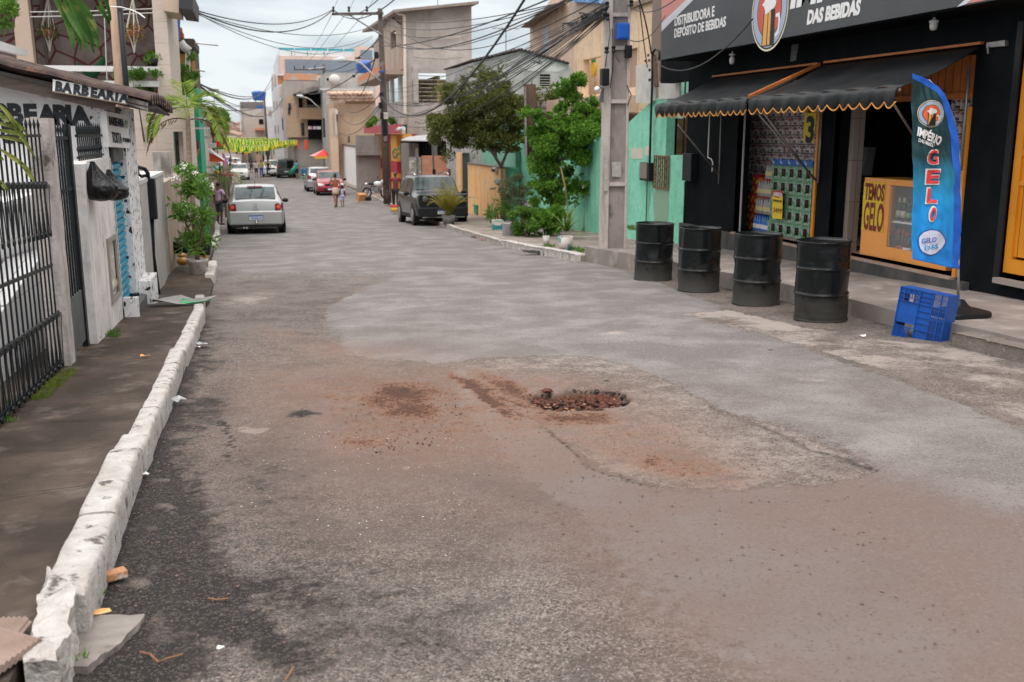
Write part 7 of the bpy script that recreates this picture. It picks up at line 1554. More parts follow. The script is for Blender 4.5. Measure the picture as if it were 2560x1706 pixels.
x0c,x1c=p3('C1',130,300,TYh-.05).x,p3('C1',330,600,TYh-.05).x
MB().prism([p3('C1',180,760,TYh-.06),p3('C1',350,760,TYh-.06),p3('C1',262,-60,TYh-.06),p3('C1',110,-60,TYh-.06)],(0,.3,0)).build('corner_column',mat('beige_column',(.50,.38,.30),(.46,.35,.28),sc=1,rough=.8),t)
M_rail=mat('white_rail',(.74,.74,.74),(.68,.67,.66),sc=3,rough=.6)
for ya_,yb2 in((640,705),(790,852)):MB().prism([p3('C1',345,ya_,TYh-.04),p3('C1',1562,ya_+(15 if ya_<700 else 5),TYh-.04),p3('C1',1562,yb2,TYh-.04),p3('C1',345,yb2-8,TYh-.04)],(0,.12,0)).build('veranda_rail',M_rail,t)
for(p_,q_,r_,s_)in[((-60,385),(265,490),(265,552),(-60,470)),((-60,560),(285,665),(285,728),(-60,640))]:
 a,b_=oX('C1',p_[0],p_[1],-4.5),oX('C1',q_[0],q_[1],-4.5);d0,d1=oX('C1',s_[0],s_[1],-4.5),oX('C1',r_[0],r_[1],-4.5)
 MB().prism([(-4.5,a[0],a[1]),(-4.5,b_[0],b_[1]),(-4.5,d1[0],d1[1]),(-4.5,d0[0],d0[1])],(-.12,0,0)).build('veranda_rail',M_rail,t)
MB().box(-9,TYh+2.2,zfl_,cxr-.3,TYh+2.35,ztp_).build('stone_wall',None or mat('crazy_paving',(.33,.27,.25),(.20,.15,.14),sc=2,rough=.8),t)
def crazy(m):
 nt=m.node_tree;b=nt.nodes['Principled BSDF'];N=nt.nodes.new;L=nt.links.new;tc=N('ShaderNodeTexCoord');mp=N('ShaderNodeMapping');L(tc.outputs['Object'],mp.inputs[0]);mp.inputs['Scale'].default_value=(1.5,.3,1.5)
 v=N('ShaderNodeTexVoronoi');v.feature='DISTANCE_TO_EDGE';v.inputs['Scale'].default_value=1.5;L(mp.outputs[0],v.inputs[0]);r=N('ShaderNodeMath');r.operation='LESS_THAN';r.inputs[1].default_value=.05;L(v.outputs[0],r.inputs[0])
 x=N('ShaderNodeMix');x.data_type='RGBA';L(r.outputs[0],x.inputs[0]);L(b.inputs['Base Color'].links[0].from_socket,x.inputs[6]);x.inputs[7].default_value=(.14,.035,.035,1);L(x.outputs[2],b.inputs['Base Color'])
crazy(MATS['crazy_paving'])
MB().box(-9,TYh-.4,ztp_-1.0,cxr-.3,TYh+2.2,ztp_-.9).box(-9,TYh-.05,zfl_-.12,cxr,TYh+2.2,zfl_).build('veranda_slab',mat('veranda_slab_paint',(.42,.36,.32),rough=.8),t)
for x in(300,410):rectY(t,'window_post','C1',x,-60,x+35,640,TYh+1.9,mat('dark_post',(.10,.08,.08),rough=.8),.1,0)
MB().prism([p3('C1',1600,-60,TYh-.3),p3('C1',1752,-60,TYh-.3),p3('C1',1752,130,TYh-.3),p3('C1',1600,105,TYh-.3)],(0,1.5,0)).build('soffit',mat('tan_soffit',(.52,.40,.31),rough=.8),t)
MB().prism([p3('C1',1752,-60,TYh-.6),p3('C1',1890,-60,TYh-.6),p3('C1',1888,98,TYh-.6),p3('C1',1752,80,TYh-.6)],(0,2.5,0)).build('roof_edge',mat('dark_roof_edge',(.03,.03,.035),rough=.6),t)
rectY(t,'door_frame','C1',1695,1285,1712,1600,TYh,M_fra,.1,-.04);rectY(t,'white_post','C1',1768,1290,1788,1600,TYh,M_fra,.1,-.04)
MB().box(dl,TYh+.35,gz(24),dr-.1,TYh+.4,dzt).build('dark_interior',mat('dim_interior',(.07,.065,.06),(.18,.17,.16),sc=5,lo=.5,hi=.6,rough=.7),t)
# things on the veranda
def macrame(k,x,y0,y1,Yp,lab,fm):
 t=thing('hanging_planter',lab,'hanging plant',p3(k,x,y1,Yp));c_=p3(k,x,y1,Yp);tp_=p3(k,x,y0,Yp)
 for i in range(5):a=i*1.256;MB().tube([tp_,c_+V(.14*math.cos(a),.14*math.sin(a),.05),c_+V(.05*math.cos(a),.05*math.sin(a),-.22),c_+V(0,0,-.45)],.010,5).build('cord',mat('macrame_cord',(.60,.55,.48),rough=.9),t)
 MB().lathe([(.06,-.14),(.12,0),(.125,.02),(.02,.02)],c_,14).build('pot',mat('terracotta',(.42,.17,.09),rough=.8),t,smooth=True)
 mb=MB();leaf_cloud(mb,(c_.x,c_.y,c_.z-.02),(.24,.24,.22),240,.07,.04);mb.build('leaves',fm,t)
macrame('C1',1300,-20,310,TYh-.15,'macrame planter with orange flowering plant hanging right of the wooden pole',leafmat('orange_mix_leaf',(.12,.14,.03),(.38,.14,.04),(.3,.25,.06),.3))
macrame('C1',470,-20,300,TYh+.8,'macrame planter hanging in the shade at the left of the veranda',L_dark)
bush('potted plants crowded on the right end of the lower veranda rail','C1',[(1280,730,60,30),(1400,720,70,40),(1530,720,45,35),(1360,870,60,40),(1450,880,50,40),(1180,740,50,30)],TYh-.05,1500,.07,.04,L_mid,cat='plants',name='veranda_plants',base=1.4,stems=1)
bush('two small potted plants standing on the upper veranda rail','C1',[(1470,530,40,25),(1525,550,20,25),(1430,600,40,20)],TYh,500,.06,.03,L_bright,cat='plants',name='veranda_plants',base=2.95,stems=1)
for i,(x,y)in enumerate([(1468,640),(1518,650)]):c_=p3('C1',x,y,TYh+.02);MB().lathe([(.07,0),(.10,.16),(.08,.16),(.02,.13)],c_,14).build('plant_pot',M_black,label=['left black plant pot on the upper veranda rail','right black plant pot on the upper veranda rail'][i],cat='pot',smooth=True)
rows=[]
for i in range(13):
 a=i/12;P0=p3('C1',770+260*a,640-70*a**.6,TYh+1.2);rows.append([P0+V(0,-.15,.04-.18*math.sin(a*3.14)),P0+V(0,0,-.1-.3*math.sin(a*3.14)),P0+V(0,.2,.0-.15*math.sin(a*3.14))])
MB().grid(rows).build('hammock',mat('green_hammock',(.02,.12,.05),(.03,.18,.07),sc=6,rough=.9),label='dark green hammock slung inside the veranda',cat='hammock',smooth=True,solid=.02)
for i,(p,q,y)in enumerate([((295,120),(1500,88),TYh-.02),((295,168),(1500,128),TYh-.02)]):MB().tube([p3('C1',*p,y),p3('C1',(p[0]+q[0])/2,(p[1]+q[1])/2+6,y),p3('C1',*q,y)],.012,5).build('wire',M_fra,label=['upper white clothes line across the veranda','lower white clothes line across the veranda'][i],cat='clothes line')
MB().tube([p3('C1',1020,90,TYh-.3),p3('C1',1050,820,TYh-.3)],.01,5).build('cord',M_fra,label='thin white cord hanging straight down in front of the veranda rails',cat='cord')
# green building with balcony clutter
GY2=28.5;t=thing('green_building','narrow green building with cluttered balcony beside the tiled house','building',(-3,29,gz(29)))
M_gb=mat('emerald_wall',(.01,.27,.16),(.015,.32,.19),sc=1.5,c3=(.02,.12,.08),sc3=2.5,lo3=.6,hi3=.8,rough=.8)
a,b_=p3('D3',100,830,GY2),p3('D3',345,830,GY2);MB().box(-6,GY2,-2.2,b_.x,GY2+2.5,a.z+.05).build('wall',M_gb,t)
rectY(t,'dark_storey','D3',100,400,340,830,GY2,mat('brown_storey',(.10,.07,.055),(.05,.04,.035),sc=2,rough=.9),2.4,0)
for x0,x1 in((165,258),(275,332)):rectY(t,'orange_panel','D3',x0,505,x1,668,GY2,mat('orange_ply',(.55,.27,.07),(.62,.34,.12),sc=4,rough=.7),.06,-.08)
MB().prism([p3('D3',85,380,GY2-.5),p3('D3',230,360,GY2-.5),p3('D3',318,366,GY2-.5),p3('D3',320,430,GY2-.5),p3('D3',250,480,GY2-.5),p3('D3',110,420,GY2-.5)],(0,2.5,0)).build('roof_slab',mat('dark_slab',(.05,.04,.035),(.12,.09,.07),sc=4,rough=.95),t)  # mottled dark brown roof slab
for(x0,y0,x1,y1)in[(140,255,203,300),(150,305,218,352),(62,185,120,245),(205,360,315,378)]:rectY(t,'brick','D3',x0,y0,x1,y1,GY2-.3,mat('loose_orange_brick',(.58,.20,.07),(.45,.12,.04),sc=4,rough=.9),.4,0)
rectY(t,'teal_post','D3',75,130,148,245,GY2,mat('teal_paint',(.04,.38,.30),rough=.7),.3,0)
MB().tube([p3('D3',190,395,GY2-.6),p3('D3',225,440,GY2-.6),p3('D3',275,480,GY2-.6)],.11,10).tube([p3('D3',262,470,GY2-.6),p3('D3',256,750,GY2-.6)],.07,10).build('drain_pipe',M_fra,t,smooth=True)
rows=[[p3('D3',x,y,GY2-.12)for x,y in r]for r in[[(88,420),(160,430)],[(92,520),(165,520)],[(98,620),(172,610)],[(100,720),(178,700)]]]
MB().grid(rows).build('lace_curtain',mat('lace',(.50,.44,.40),(.22,.15,.12),sc=9,lo=.5,hi=.55,rough=.9),t)
rectY(t,'balcony_front','D3',110,800,270,885,GY2-.7,M_black,.1,0);rectY(t,'window','D3',275,1150,325,1240,GY2,M_dark,.05,-.06);rectY(t,'dark_base','D3',240,1320,375,1385,GY2,MATS['dark_slab'],1,-.5)
rectY(t,'white_shelf','D3',285,1100,440,1120,GY2-.8,M_fra,.5,0);rectY(t,'white_shelf','D3',325,1192,455,1206,GY2-.8,M_fra,.5,0)
MB().prism([p3('D3',240,1390,GY2-.2),p3('D3',370,1385,GY2-.2),p3('D3',300,1600,GY2-.2),p3('D3',240,1600,GY2-.2)],(0,.2,0)).build('salmon_wall',mat('salmon_wall',(.62,.27,.16),(.55,.24,.15),sc=2,rough=.8),t)
c_=p3('D3',110,375,GY2-.6);MB().lathe([(.20,0),(.24,.5),(.27,.52),(.27,.56),(.22,.56),(.05,.5)],c_,20).build('water_tank',MATS['blue_tank'],label='square blue plastic tub on the cluttered green building balcony',cat='tub',smooth=False)
bush('bushy balcony plants hanging over the black balcony front of the green building','D3',[(160,720,50,60),(230,760,60,60),(290,800,50,60),(300,720,30,30),(190,660,40,40),(250,650,20,30),(300,525,35,30),(45,715,35,25)],GY2-.8,1700,.10,.06,L_mid,cat='plants',name='balcony_plants',base=2.6,stems=1)
MB().tube([p3('D3',310,402,GY2),p3('D3',545,426,GY2)],.02,6).build('rod',M_steel,label='upper grey rod sticking out from the green building roof',cat='rod');MB().tube([p3('D3',340,655,GY2),p3('D3',420,668,GY2)],.02,6).build('rod',M_steel,label='lower grey rod sticking out below the orange panels',cat='rod')
# row of low houses along the left pavement
cols=[((.55,.40,.32),'peach'),((.60,.52,.44),'cream'),((.42,.38,.35),'grey'),((.62,.56,.50),'pale'),((.50,.33,.22),'tan'),((.56,.50,.46),'beige'),((.40,.30,.25),'brown')]
spec=[(31.2,40,-1.95,1.4,0),(40,50,-2.35,1.9,1),(50,60,-2.6,2.6,3),(60,71,-2.9,2.2,2),(71,84,-3.1,3.2,4),(84,100,-3.6,2.6,5),(100,122,-4.4,3.6,6),(122,150,-6.5,3.2,1),(150,190,-9.5,4.4,3)]
lbls=['peach single storey house just beyond the green building','cream low house beside the palm clump','pale two storey house behind the orange awning','grey low house beyond the orange awning','tan two storey house midway down the left side','beige low house behind the balloons','brown house beside the far white car','cream house where the street bends left','pale house at the end of the left row']
for i,(y0,y1,X,zt,ci)in enumerate(spec):
 cc,nm=cols[ci];t=thing('row_house',lbls[i],'house',(X-3,(y0+y1)/2,gz(y0)),'houses along the left side');z0=gz(y1)-.6
 k=max(1,int((y1-y0)/2.6));holes=[]
 for j in range(k):
  c_=y0+(y1-y0)*(j+.5)/k;g=gz(c_)+.12
  holes.append((c_-.42,c_+.42,g,g+2.1)if j%2==0 else(c_-.5,c_+.5,g+1.0,g+2.0))
  if zt>2.5:holes.append((c_-.45,c_+.45,zt-1.6,zt-.5))
 MB().wall('X',X-.2,.2,y0,y1,z0,zt,holes).box(X-6,y0,z0,X-.2,y0+.2,zt).box(X-6,y1-.2,z0,X-.2,y1,zt).build('wall',mat(nm+'_house_wall',cc,tuple(c*.82 for c in cc),sc=.8,c3=tuple(c*.5 for c in cc),sc3=1.2,st3=(1,1,.4),lo3=.62,hi3=.8,rough=.9),t)
 for j,h in enumerate(holes):MB().box(X-.17,h[0],h[2],X-.12,h[1],h[3]).build('door' if h[3]-h[2]>2 else 'window',[M_dark,MATS['brown_shutter_paint'],M_fra,M_glass][(j+i)%4],t)
 MB().box(X-6,y0,zt,X+.35,y1,zt+.1).build('roof',mat('grey_tile_roof',(.20,.15,.13),(.30,.24,.21),sc=1,rough=.9),t)
# awnings, umbrellas, far tree
def fabric(name,label,cat,L_,k,Yp,m,d=1.2,under=None):
 t=thing(name,label,cat,p3(k,*L_[0],Yp));MB().prism([p3(k,x,y,Yp)for x,y in L_],(0,d,.02)).build('fabric',m,t);return t
M_oa=mat('orange_fabric',(.72,.10,.03),(.66,.09,.03),sc=2,rough=.7)
t=fabric('awning','orange red awning over a shop entrance on the left pavement','awning',[(425,1425),(480,1418),(600,1500),(598,1512),(430,1508)],'D3',62,M_oa);MB().prism([p3('D3',400,1392,62),p3('D3',470,1400,62),p3('D3',600,1500,61.9),p3('D3',500,1440,61.9),p3('D3',400,1410,62)],(0,1.4,.02)).build('white_edge',M_fra,t);MB().tube([p3('D3',590,1510,62),p3('D3',590,1700,62)],.03,5).build('pole',M_steel,t)
t=fabric('umbrella','red half dome umbrella hanging over the left pavement','umbrella',[(522,1320),(550,1322),(575,1335),(588,1362),(522,1366)],'D3',80,mat('red_fabric',(.60,.03,.03),rough=.7));MB().tube([p3('D3',540,1364,80.3),p3('D3',540,1560,80.3)],.03,5).build('pole',M_steel,t)
rectY(bpy.data.objects['row_house.002']if 'row_house.002' in bpy.data.objects else t,'balcony','D3',430,1340,522,1380,60,M_fra,1,0)
UY=86
t=thing('market_umbrella','red and yellow square umbrella over the right pavement','umbrella',p3('D6',530,1300,UY))
ap=p3('D6',575,1015,UY+1.5);fl_,fr_,bl_,br_=p3('D6',455,1108,UY),p3('D6',618,1102,UY),p3('D6',385,1098,UY+2.6),p3('D6',640,1090,UY+3)
MB().face([ap,fl_,fr_]).build('red_panel',mat('umbrella_red',(.62,.02,.02),rough=.6),t,solid=.03);MB().face([ap,bl_,fl_]).build('pink_panel',mat('umbrella_pink',(.70,.28,.28),rough=.6),t,solid=.03);MB().face([ap,fr_,br_]).face([ap,br_,bl_]).build('back_panel',MATS['umbrella_red'],t,solid=.03)
MB().prism([fl_,fr_,p3('D6',618,1135,UY),p3('D6',455,1138,UY)],(0,.04,0)).build('yellow_valance',mat('umbrella_yellow',(.78,.42,.04),rough=.6),t);MB().tube([ap-V(0,0,.1),V(ap.x,ap.y,gz(86)+.1)],.05,6).build('pole',M_steel,t)
foliage_tree('tree','ochre green tree crown behind the palm on the left side','tree',p3('D3',500,1300,75),[[p3('D3',500,1500,75),p3('D3',500,1300,75),p3('D3',490,1100,75)]],bl('D3',[(470,1060,60,40),(520,1090,40,40),(500,1150,50,50),(440,1130,60,60),(460,1220,50,50)],75),1900,.30,.2,leafmat('ochre_leaf',(.20,.17,.03),(.12,.15,.03),(.35,.25,.05),.3),M_bark,.12)
# bunting
M_gf=mat('green_flag',(.03,.35,.03),rough=.7);M_yf=mat('yellow_flag',(.75,.62,.08),rough=.7)
for i,(xa,ya_,Ya,xb,yb2,Yb,sg)in enumerate([(225,75,84,1400,110,100,.8),(228,100,86,1380,120,100,1.1),(225,120,82,1250,140,100,1.0),(230,90,92,1150,85,110,.5),(228,130,88,1300,150,100,.9),(230,60,98,950,75,118,.4),(235,150,80,1100,150,96,1.0),(240,110,95,1240,120,105,.8)]):
 t=thing('bunting','string of green and yellow bunting across the street, one of a thick bundle','bunting',p3('C5',xa,ya_,Ya),'green and yellow bunting strings');A_,B_=p3('C5',xa,ya_,Ya),p3('C5',xb,yb2,Yb);C_=catenary(A_,B_,sg*.35,24);MB().tube(C_,.015,4).build('cord',M_fra,t)
 for c_i,m in enumerate((M_gf,M_yf)):
  mb=MB()
  for j in range(c_i,52,2):
   q=j/52*24;k=int(q);p=C_[k].lerp(C_[min(k+1,24)],q-k);w_=.16;h_=random.uniform(.3,.55);dx=random.uniform(-.12,.12);dyy=random.uniform(-.1,.1);k0=len(mb.v)
   mb.face([p+V(-w_,0,0),p+V(w_,0,0),p+V(w_+dx,dyy,-h_),p+V(-w_+dx,dyy,-h_)])
  mb.build('flags',m,t,kind='stuff')
# ================================================================== utility poles
M_pc=mat('pole_concrete',(.52,.47,.44),(.42,.37,.34),sc=3,st=(1,1,.4),c3=(.08,.065,.06),sc3=2.2,st3=(1.4,1.4,.6),lo3=.63,hi3=.75,rough=.9,bump=.12,bsc=30);M_pcd=mat('pole_recess_shade',(.33,.285,.265),(.23,.195,.18),sc=3,st=(1,1,.5),c3=(.05,.04,.035),sc3=2.5,st3=(1.4,1.4,.6),lo3=.6,hi3=.72,rough=.9)  # web repeats the concrete in a darker tone, recess shade coloured in
pX,pY=gg('D4',200,1400,.30);pX,pY=6.33,17.45;pz=shz(pY)
t=thing('utility_pole','tall concrete utility pole with recessed faces beside the farthest drum','utility pole',(pX,pY,pz))
def obx(x0,x1,y0,y1,z0,z1,tp=.0):
 # local pole coordinates turned towards the camera, tapering upward
 a=R(-14);ca,sa=math.cos(a),math.sin(a);mb=MB();f=lambda x,y,k:(pX+(x*ca-y*sa)*k,pY+(x*sa+y*ca)*k)
 k0=1-.022*(z0-pz);k1=1-.022*(z1-pz);P0=[(x0,y0),(x1,y0),(x1,y1),(x0,y1)]
 mb.hexa([(*f(x,y,k0),z0)for x,y in P0]+[(*f(x,y,k1),z1)for x,y in P0]);return mb
hw=.245
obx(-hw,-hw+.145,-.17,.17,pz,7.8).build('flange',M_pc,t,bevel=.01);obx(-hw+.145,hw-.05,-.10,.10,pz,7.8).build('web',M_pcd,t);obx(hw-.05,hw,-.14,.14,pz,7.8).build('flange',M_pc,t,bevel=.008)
for k_,yy_ in(('D4',885),('D4',185),('B1',180),('B1',560)):
 z=oY(k_,230 if k_=='D4' else 1600,yy_,pY)[1];obx(-hw+.146,hw-.051,-.16,.0,z-.035,z+.03).build('step',M_pc,t)
def pbox(name,lb,cat,k,x0,y0,x1,y1,m,dpt=.14,dy=-.30,bev=.012):
 a,b_=p3(k,x0,y0,pY+dy),p3(k,x1,y1,pY+dy);o=thing(name,lb,cat,a);MB().box(a.x,pY+dy,b_.z,b_.x,pY+dy+dpt,a.z).build('housing',m,o,bevel=bev);MB().box(a.x+.02,pY+dy-.012,b_.z+.03,b_.x-.02,pY+dy-.001,a.z-.03).build('cover',m,o,bevel=.004);return o
pbox('junction_box','bright blue fibre box high on the concrete utility pole','junction box','B1',1590,262,1725,458,mat('blue_box',(.01,.11,.50),(.01,.09,.42),sc=5,rough=.4))
pbox('junction_box','black box on the left edge of the concrete utility pole','junction box','B1',1410,790,1492,990,M_black)
pbox('junction_box','small black box on the right edge of the concrete utility pole','junction box','B1',1697,520,1755,668,M_black)
t2=thing('security_camera','small white camera cluster on the left edge of the utility pole','camera',p3('B1',1400,1010,pY-.2));MB().tube([p3('B1',1445,965,pY-.2),p3('B1',1395,1010,pY-.3),p3('B1',1345,1020,pY-.35)],.022,8).build('arm',M_steel,t2);MB().ball(p3('B1',1350,1030,pY-.35),(.05,.06,.05),10,6).build('lens',M_wt,t2,smooth=True)
MB().prism([p3('B1',1405,1020,pY-.1),p3('B1',1455,1000,pY-.1),p3('B1',1440,1185,pY-.1),p3('B1',1370,1180,pY-.1)],(0,.03,0)).build('solar_panel',mat('grey_panel_sheet',(.16,.16,.17),rough=.4),t2)
for i,(L_,lb)in enumerate([([(170,700),(250,700),(247,830),(172,825)],'torn white poster pasted on the utility pole'),([(104,625),(138,625),(135,945),(102,950)],'long narrow white sticker down the edge of the utility pole')]):
 o=thing('poster',lb,'poster',p3('D4',*L_[0],pY-.2));MB().prism([p3('D4',x,y,pY-.135 if i==0 else pY-.165)for x,y in L_],(0,.003,0)).build('paper',mat('faded_paper',(.50,.48,.46),(.36,.33,.31),sc=14,rough=.9),o)
mb=MB();mb.obox((pX,pY-.25,4.15),(.16,.5,.10),R(-14)).obox((pX,pY,4.3),(.75,.10,.08),R(-14));mb.build('crossarm',M_steel,t)
for x,y in[(1465,60),(1440,130),(1745,40),(1470,200),(1460,580),(1540,570)]:MB().lathe([(.015,-.06),(.045,-.04),(.03,0),(.045,.04),(.015,.06)],p3('B1',x,y,pY-.25),10).build('insulator',M_black,t)
# dark pole 2
def pole(label,k,top,bot,Yp,r=.16,m=None,arm=None,lamp=None,clutter=()):
 a=p3(k,*top,Yp);b_=p3(k,*bot,Yp);b_.z=gz(Yp)+.1;t=thing('utility_pole',label,'utility pole',(b_.x,Yp,b_.z));MB().tube([b_,a.lerp(b_,.5),a],[r*1.35,r*1.1,r*.75],10).build('pole',m or mat('dark_pole',(.12,.09,.075),(.07,.055,.05),sc=2,st=(1,1,.3),c3=(.25,.20,.18),sc3=1.5,lo3=.6,hi3=.75,rough=.9),t,smooth=True)
 if arm:
  (x0,y0),(x1,y1)=arm;A_,B_=p3(k,x0,y0,Yp-.2),p3(k,x1,y1,Yp-.2);MB().beam(A_,B_,.10,.12).build('crossarm',MATS['dark_pole'],t)
  for f in(.03,.33,.68):MB().lathe([(.03,0),(.07,.05),(.04,.14),(.07,.2),(.02,.27)],A_.lerp(B_,f)+V(0,0,.08),8).build('insulator',M_black,t)
  c_=A_.lerp(B_,.3);MB().tube([c_,p3(k,top[0]+20,top[1]+(430 if k=='C4' else 60),Yp-.15)],.04,6).build('arm_brace',M_steel,t)
 if lamp:
  L_=[p3(k,x,y,Yp-.3)for x,y in lamp];MB().tube(L_,.05,8).build('lamp_arm',mat('galvanised',(.42,.42,.42),rough=.5),t,smooth=True);h=L_[-1];d=(L_[-1]-L_[-2]).normalized();MB().tube([h,h+d*.2+V(0,0,.03),h+d*.65],[.07,.15,.05],10).build('lamp_head',mat('lamp_head_grey',(.55,.58,.60),rough=.4),t,smooth=True)
 for i,(x0,y0,x1,y1,m_)in enumerate(clutter):a_,b2=p3(k,x0,y0,Yp-.35),p3(k,x1,y1,Yp-.35);MB().box(a_.x,Yp-.45,b2.z,b2.x,Yp-.2,a_.z).build('equipment_box',m_,t,bevel=.02)
 return t
P2Y=50.
pole('dark leaning utility pole with crossarm and street lamp beside the orange shop','C4',(2025,140),(2150,3370),P2Y,.15,None,((1240,232),(2080,222)),[(2030,1330),(1880,1190),(1720,1040),(1600,995),(1480,990)],[(1930,850,2000,960,M_black),(2000,1160,2100,1190,M_bl)])
pc=MB();t=bpy.data.objects['utility_pole.001']
for(x0,y0,x1,y1,m_)in[(1310,530,1345,620,M_black),(1352,530,1412,620,mat('cream_box',(.58,.55,.46),rough=.5)),(1325,630,1395,700,M_black),(1335,700,1400,830,M_black),(1300,270,1350,330,M_black),(1290,400,1340,480,M_black),(1360,840,1400,910,mat('grey_clamp',(.16,.14,.13),rough=.7))]:
 a_,b2=p3('D6',x0,y0,P2Y-.4),p3('D6',x1,y1,P2Y-.4);MB().box(a_.x,P2Y-.5,b2.z,b2.x,P2Y-.22,a_.z).build('equipment_box',m_,t,bevel=.02)
for(x,y)in[(1560,745)]:MB().tube([p3('D6',1520,765,P2Y-.4),p3('D6',1560,750,P2Y-.4),p3('D6',1600,745,P2Y-.4)],[.06,.13,.07],10).build('lamp',M_fra,label='short white street lamp fixed near the orange shop',cat='lamp',smooth=True)
pole('dark utility pole with crossarm and curved lamp in front of the tan balconies','A4',(1475,15),(1640,3300),95,.17,None,((820,130),(1500,125)),[(1400,980),(1290,880),(1190,785),(1120,745),(1040,725)],[(1450,1180,1600,1600,mat('cable_clutter',(.10,.09,.09),(.03,.03,.03),sc=5,rough=.9))])
pole('thin dark utility pole farther down on the right','A4',(805,550),(1000,2700),115,.17,None,((340,582),(800,582)),None,[(830,1080,930,1560,MATS['cable_clutter']),(650,700,860,750,M_black)])
pole('distant thin utility pole in front of the pale block house','A4',(180,720),(260,2000),150,.16,None)
pole('distant thin mast rising left of the far houses','C3',(895,600),(915,970),230,.12,mat('mast_steel',(.25,.26,.28),rough=.6));MB().lathe([(.9,0),(1.1,.2),(1.1,.5),(.2,.6)],p3('C3',895,620,230),10).build('floodlight_ring',M_steel,bpy.data.objects['utility_pole.005'])
t=thing('wooden_post','thick dark wooden post rising between the two trees','post',p3('B1',580,1700,31));MB().tube([p3('B1',600,1800,31),p3('B1',572,975,31)],[.22,.19],10).build('post',mat('dark_timber',(.09,.05,.035),(.05,.03,.025),sc=5,st=(1,1,.3),rough=.9),t,smooth=True);MB().tube([p3('B1',530,1800,30.8),p3('B1',520,1000,30.8)],.04,6).build('conduit',M_steel,t)
# ================================================================== overhead wires
M_wire=mat('wire_black',(.03,.03,.035),rough=.6)
def wire(k1,x1,y1,Y1,k2,x2,y2,Y2,sag,r,label,group=None):
 o=MB().tube(catenary(p3(k1,x1,y1,Y1),p3(k2,x2,y2,Y2),sag,20),r,5).build('power_line',M_wire,label=label,cat='wire',group=group,smooth=True);return o
wire('B1',515,-5,21,'D6',1310,300,50,1.6,.030,'thickest black cable curving down from the top edge to the dark leaning pole')
fan='wires fanning from the concrete utility pole';lf='thin black wire fanning from the concrete utility pole across the grey houses'
ends=[(1300,230),(1310,250),(1300,300),(1320,330),(1300,360),(1310,400),(1330,420),(1330,450),(1310,470),(1340,500),(1350,560),(1400,600),(1560,610),(1600,700),(1660,500),(1700,560)]
for i,(x,y)in enumerate(ends):wire('B1',1440+random.randint(-30,40),60+i*9+random.randint(-10,12),pY-.2,'D6',x,y,50,random.uniform(.2,1.0),random.choice([.005,.006,.008,.011]),lf,fan)
for i in range(14):wire('B1',1450+random.randint(-20,20),90+random.randint(-70,120),pY-.2,'B1',-150+random.randint(-200,300),700+i*45+random.randint(-40,40),44,random.uniform(.1,.6),random.choice([.005,.006,.008]),lf,fan)
for i in range(7):wire('B1',1460,-60-40*i,pY-.2,'C4',2030,180+i*95,50,random.uniform(.3,1.4),random.choice([.010,.012,.018]),'thin black wire descending from above the frame to the crossarm pole','wires from above the frame')
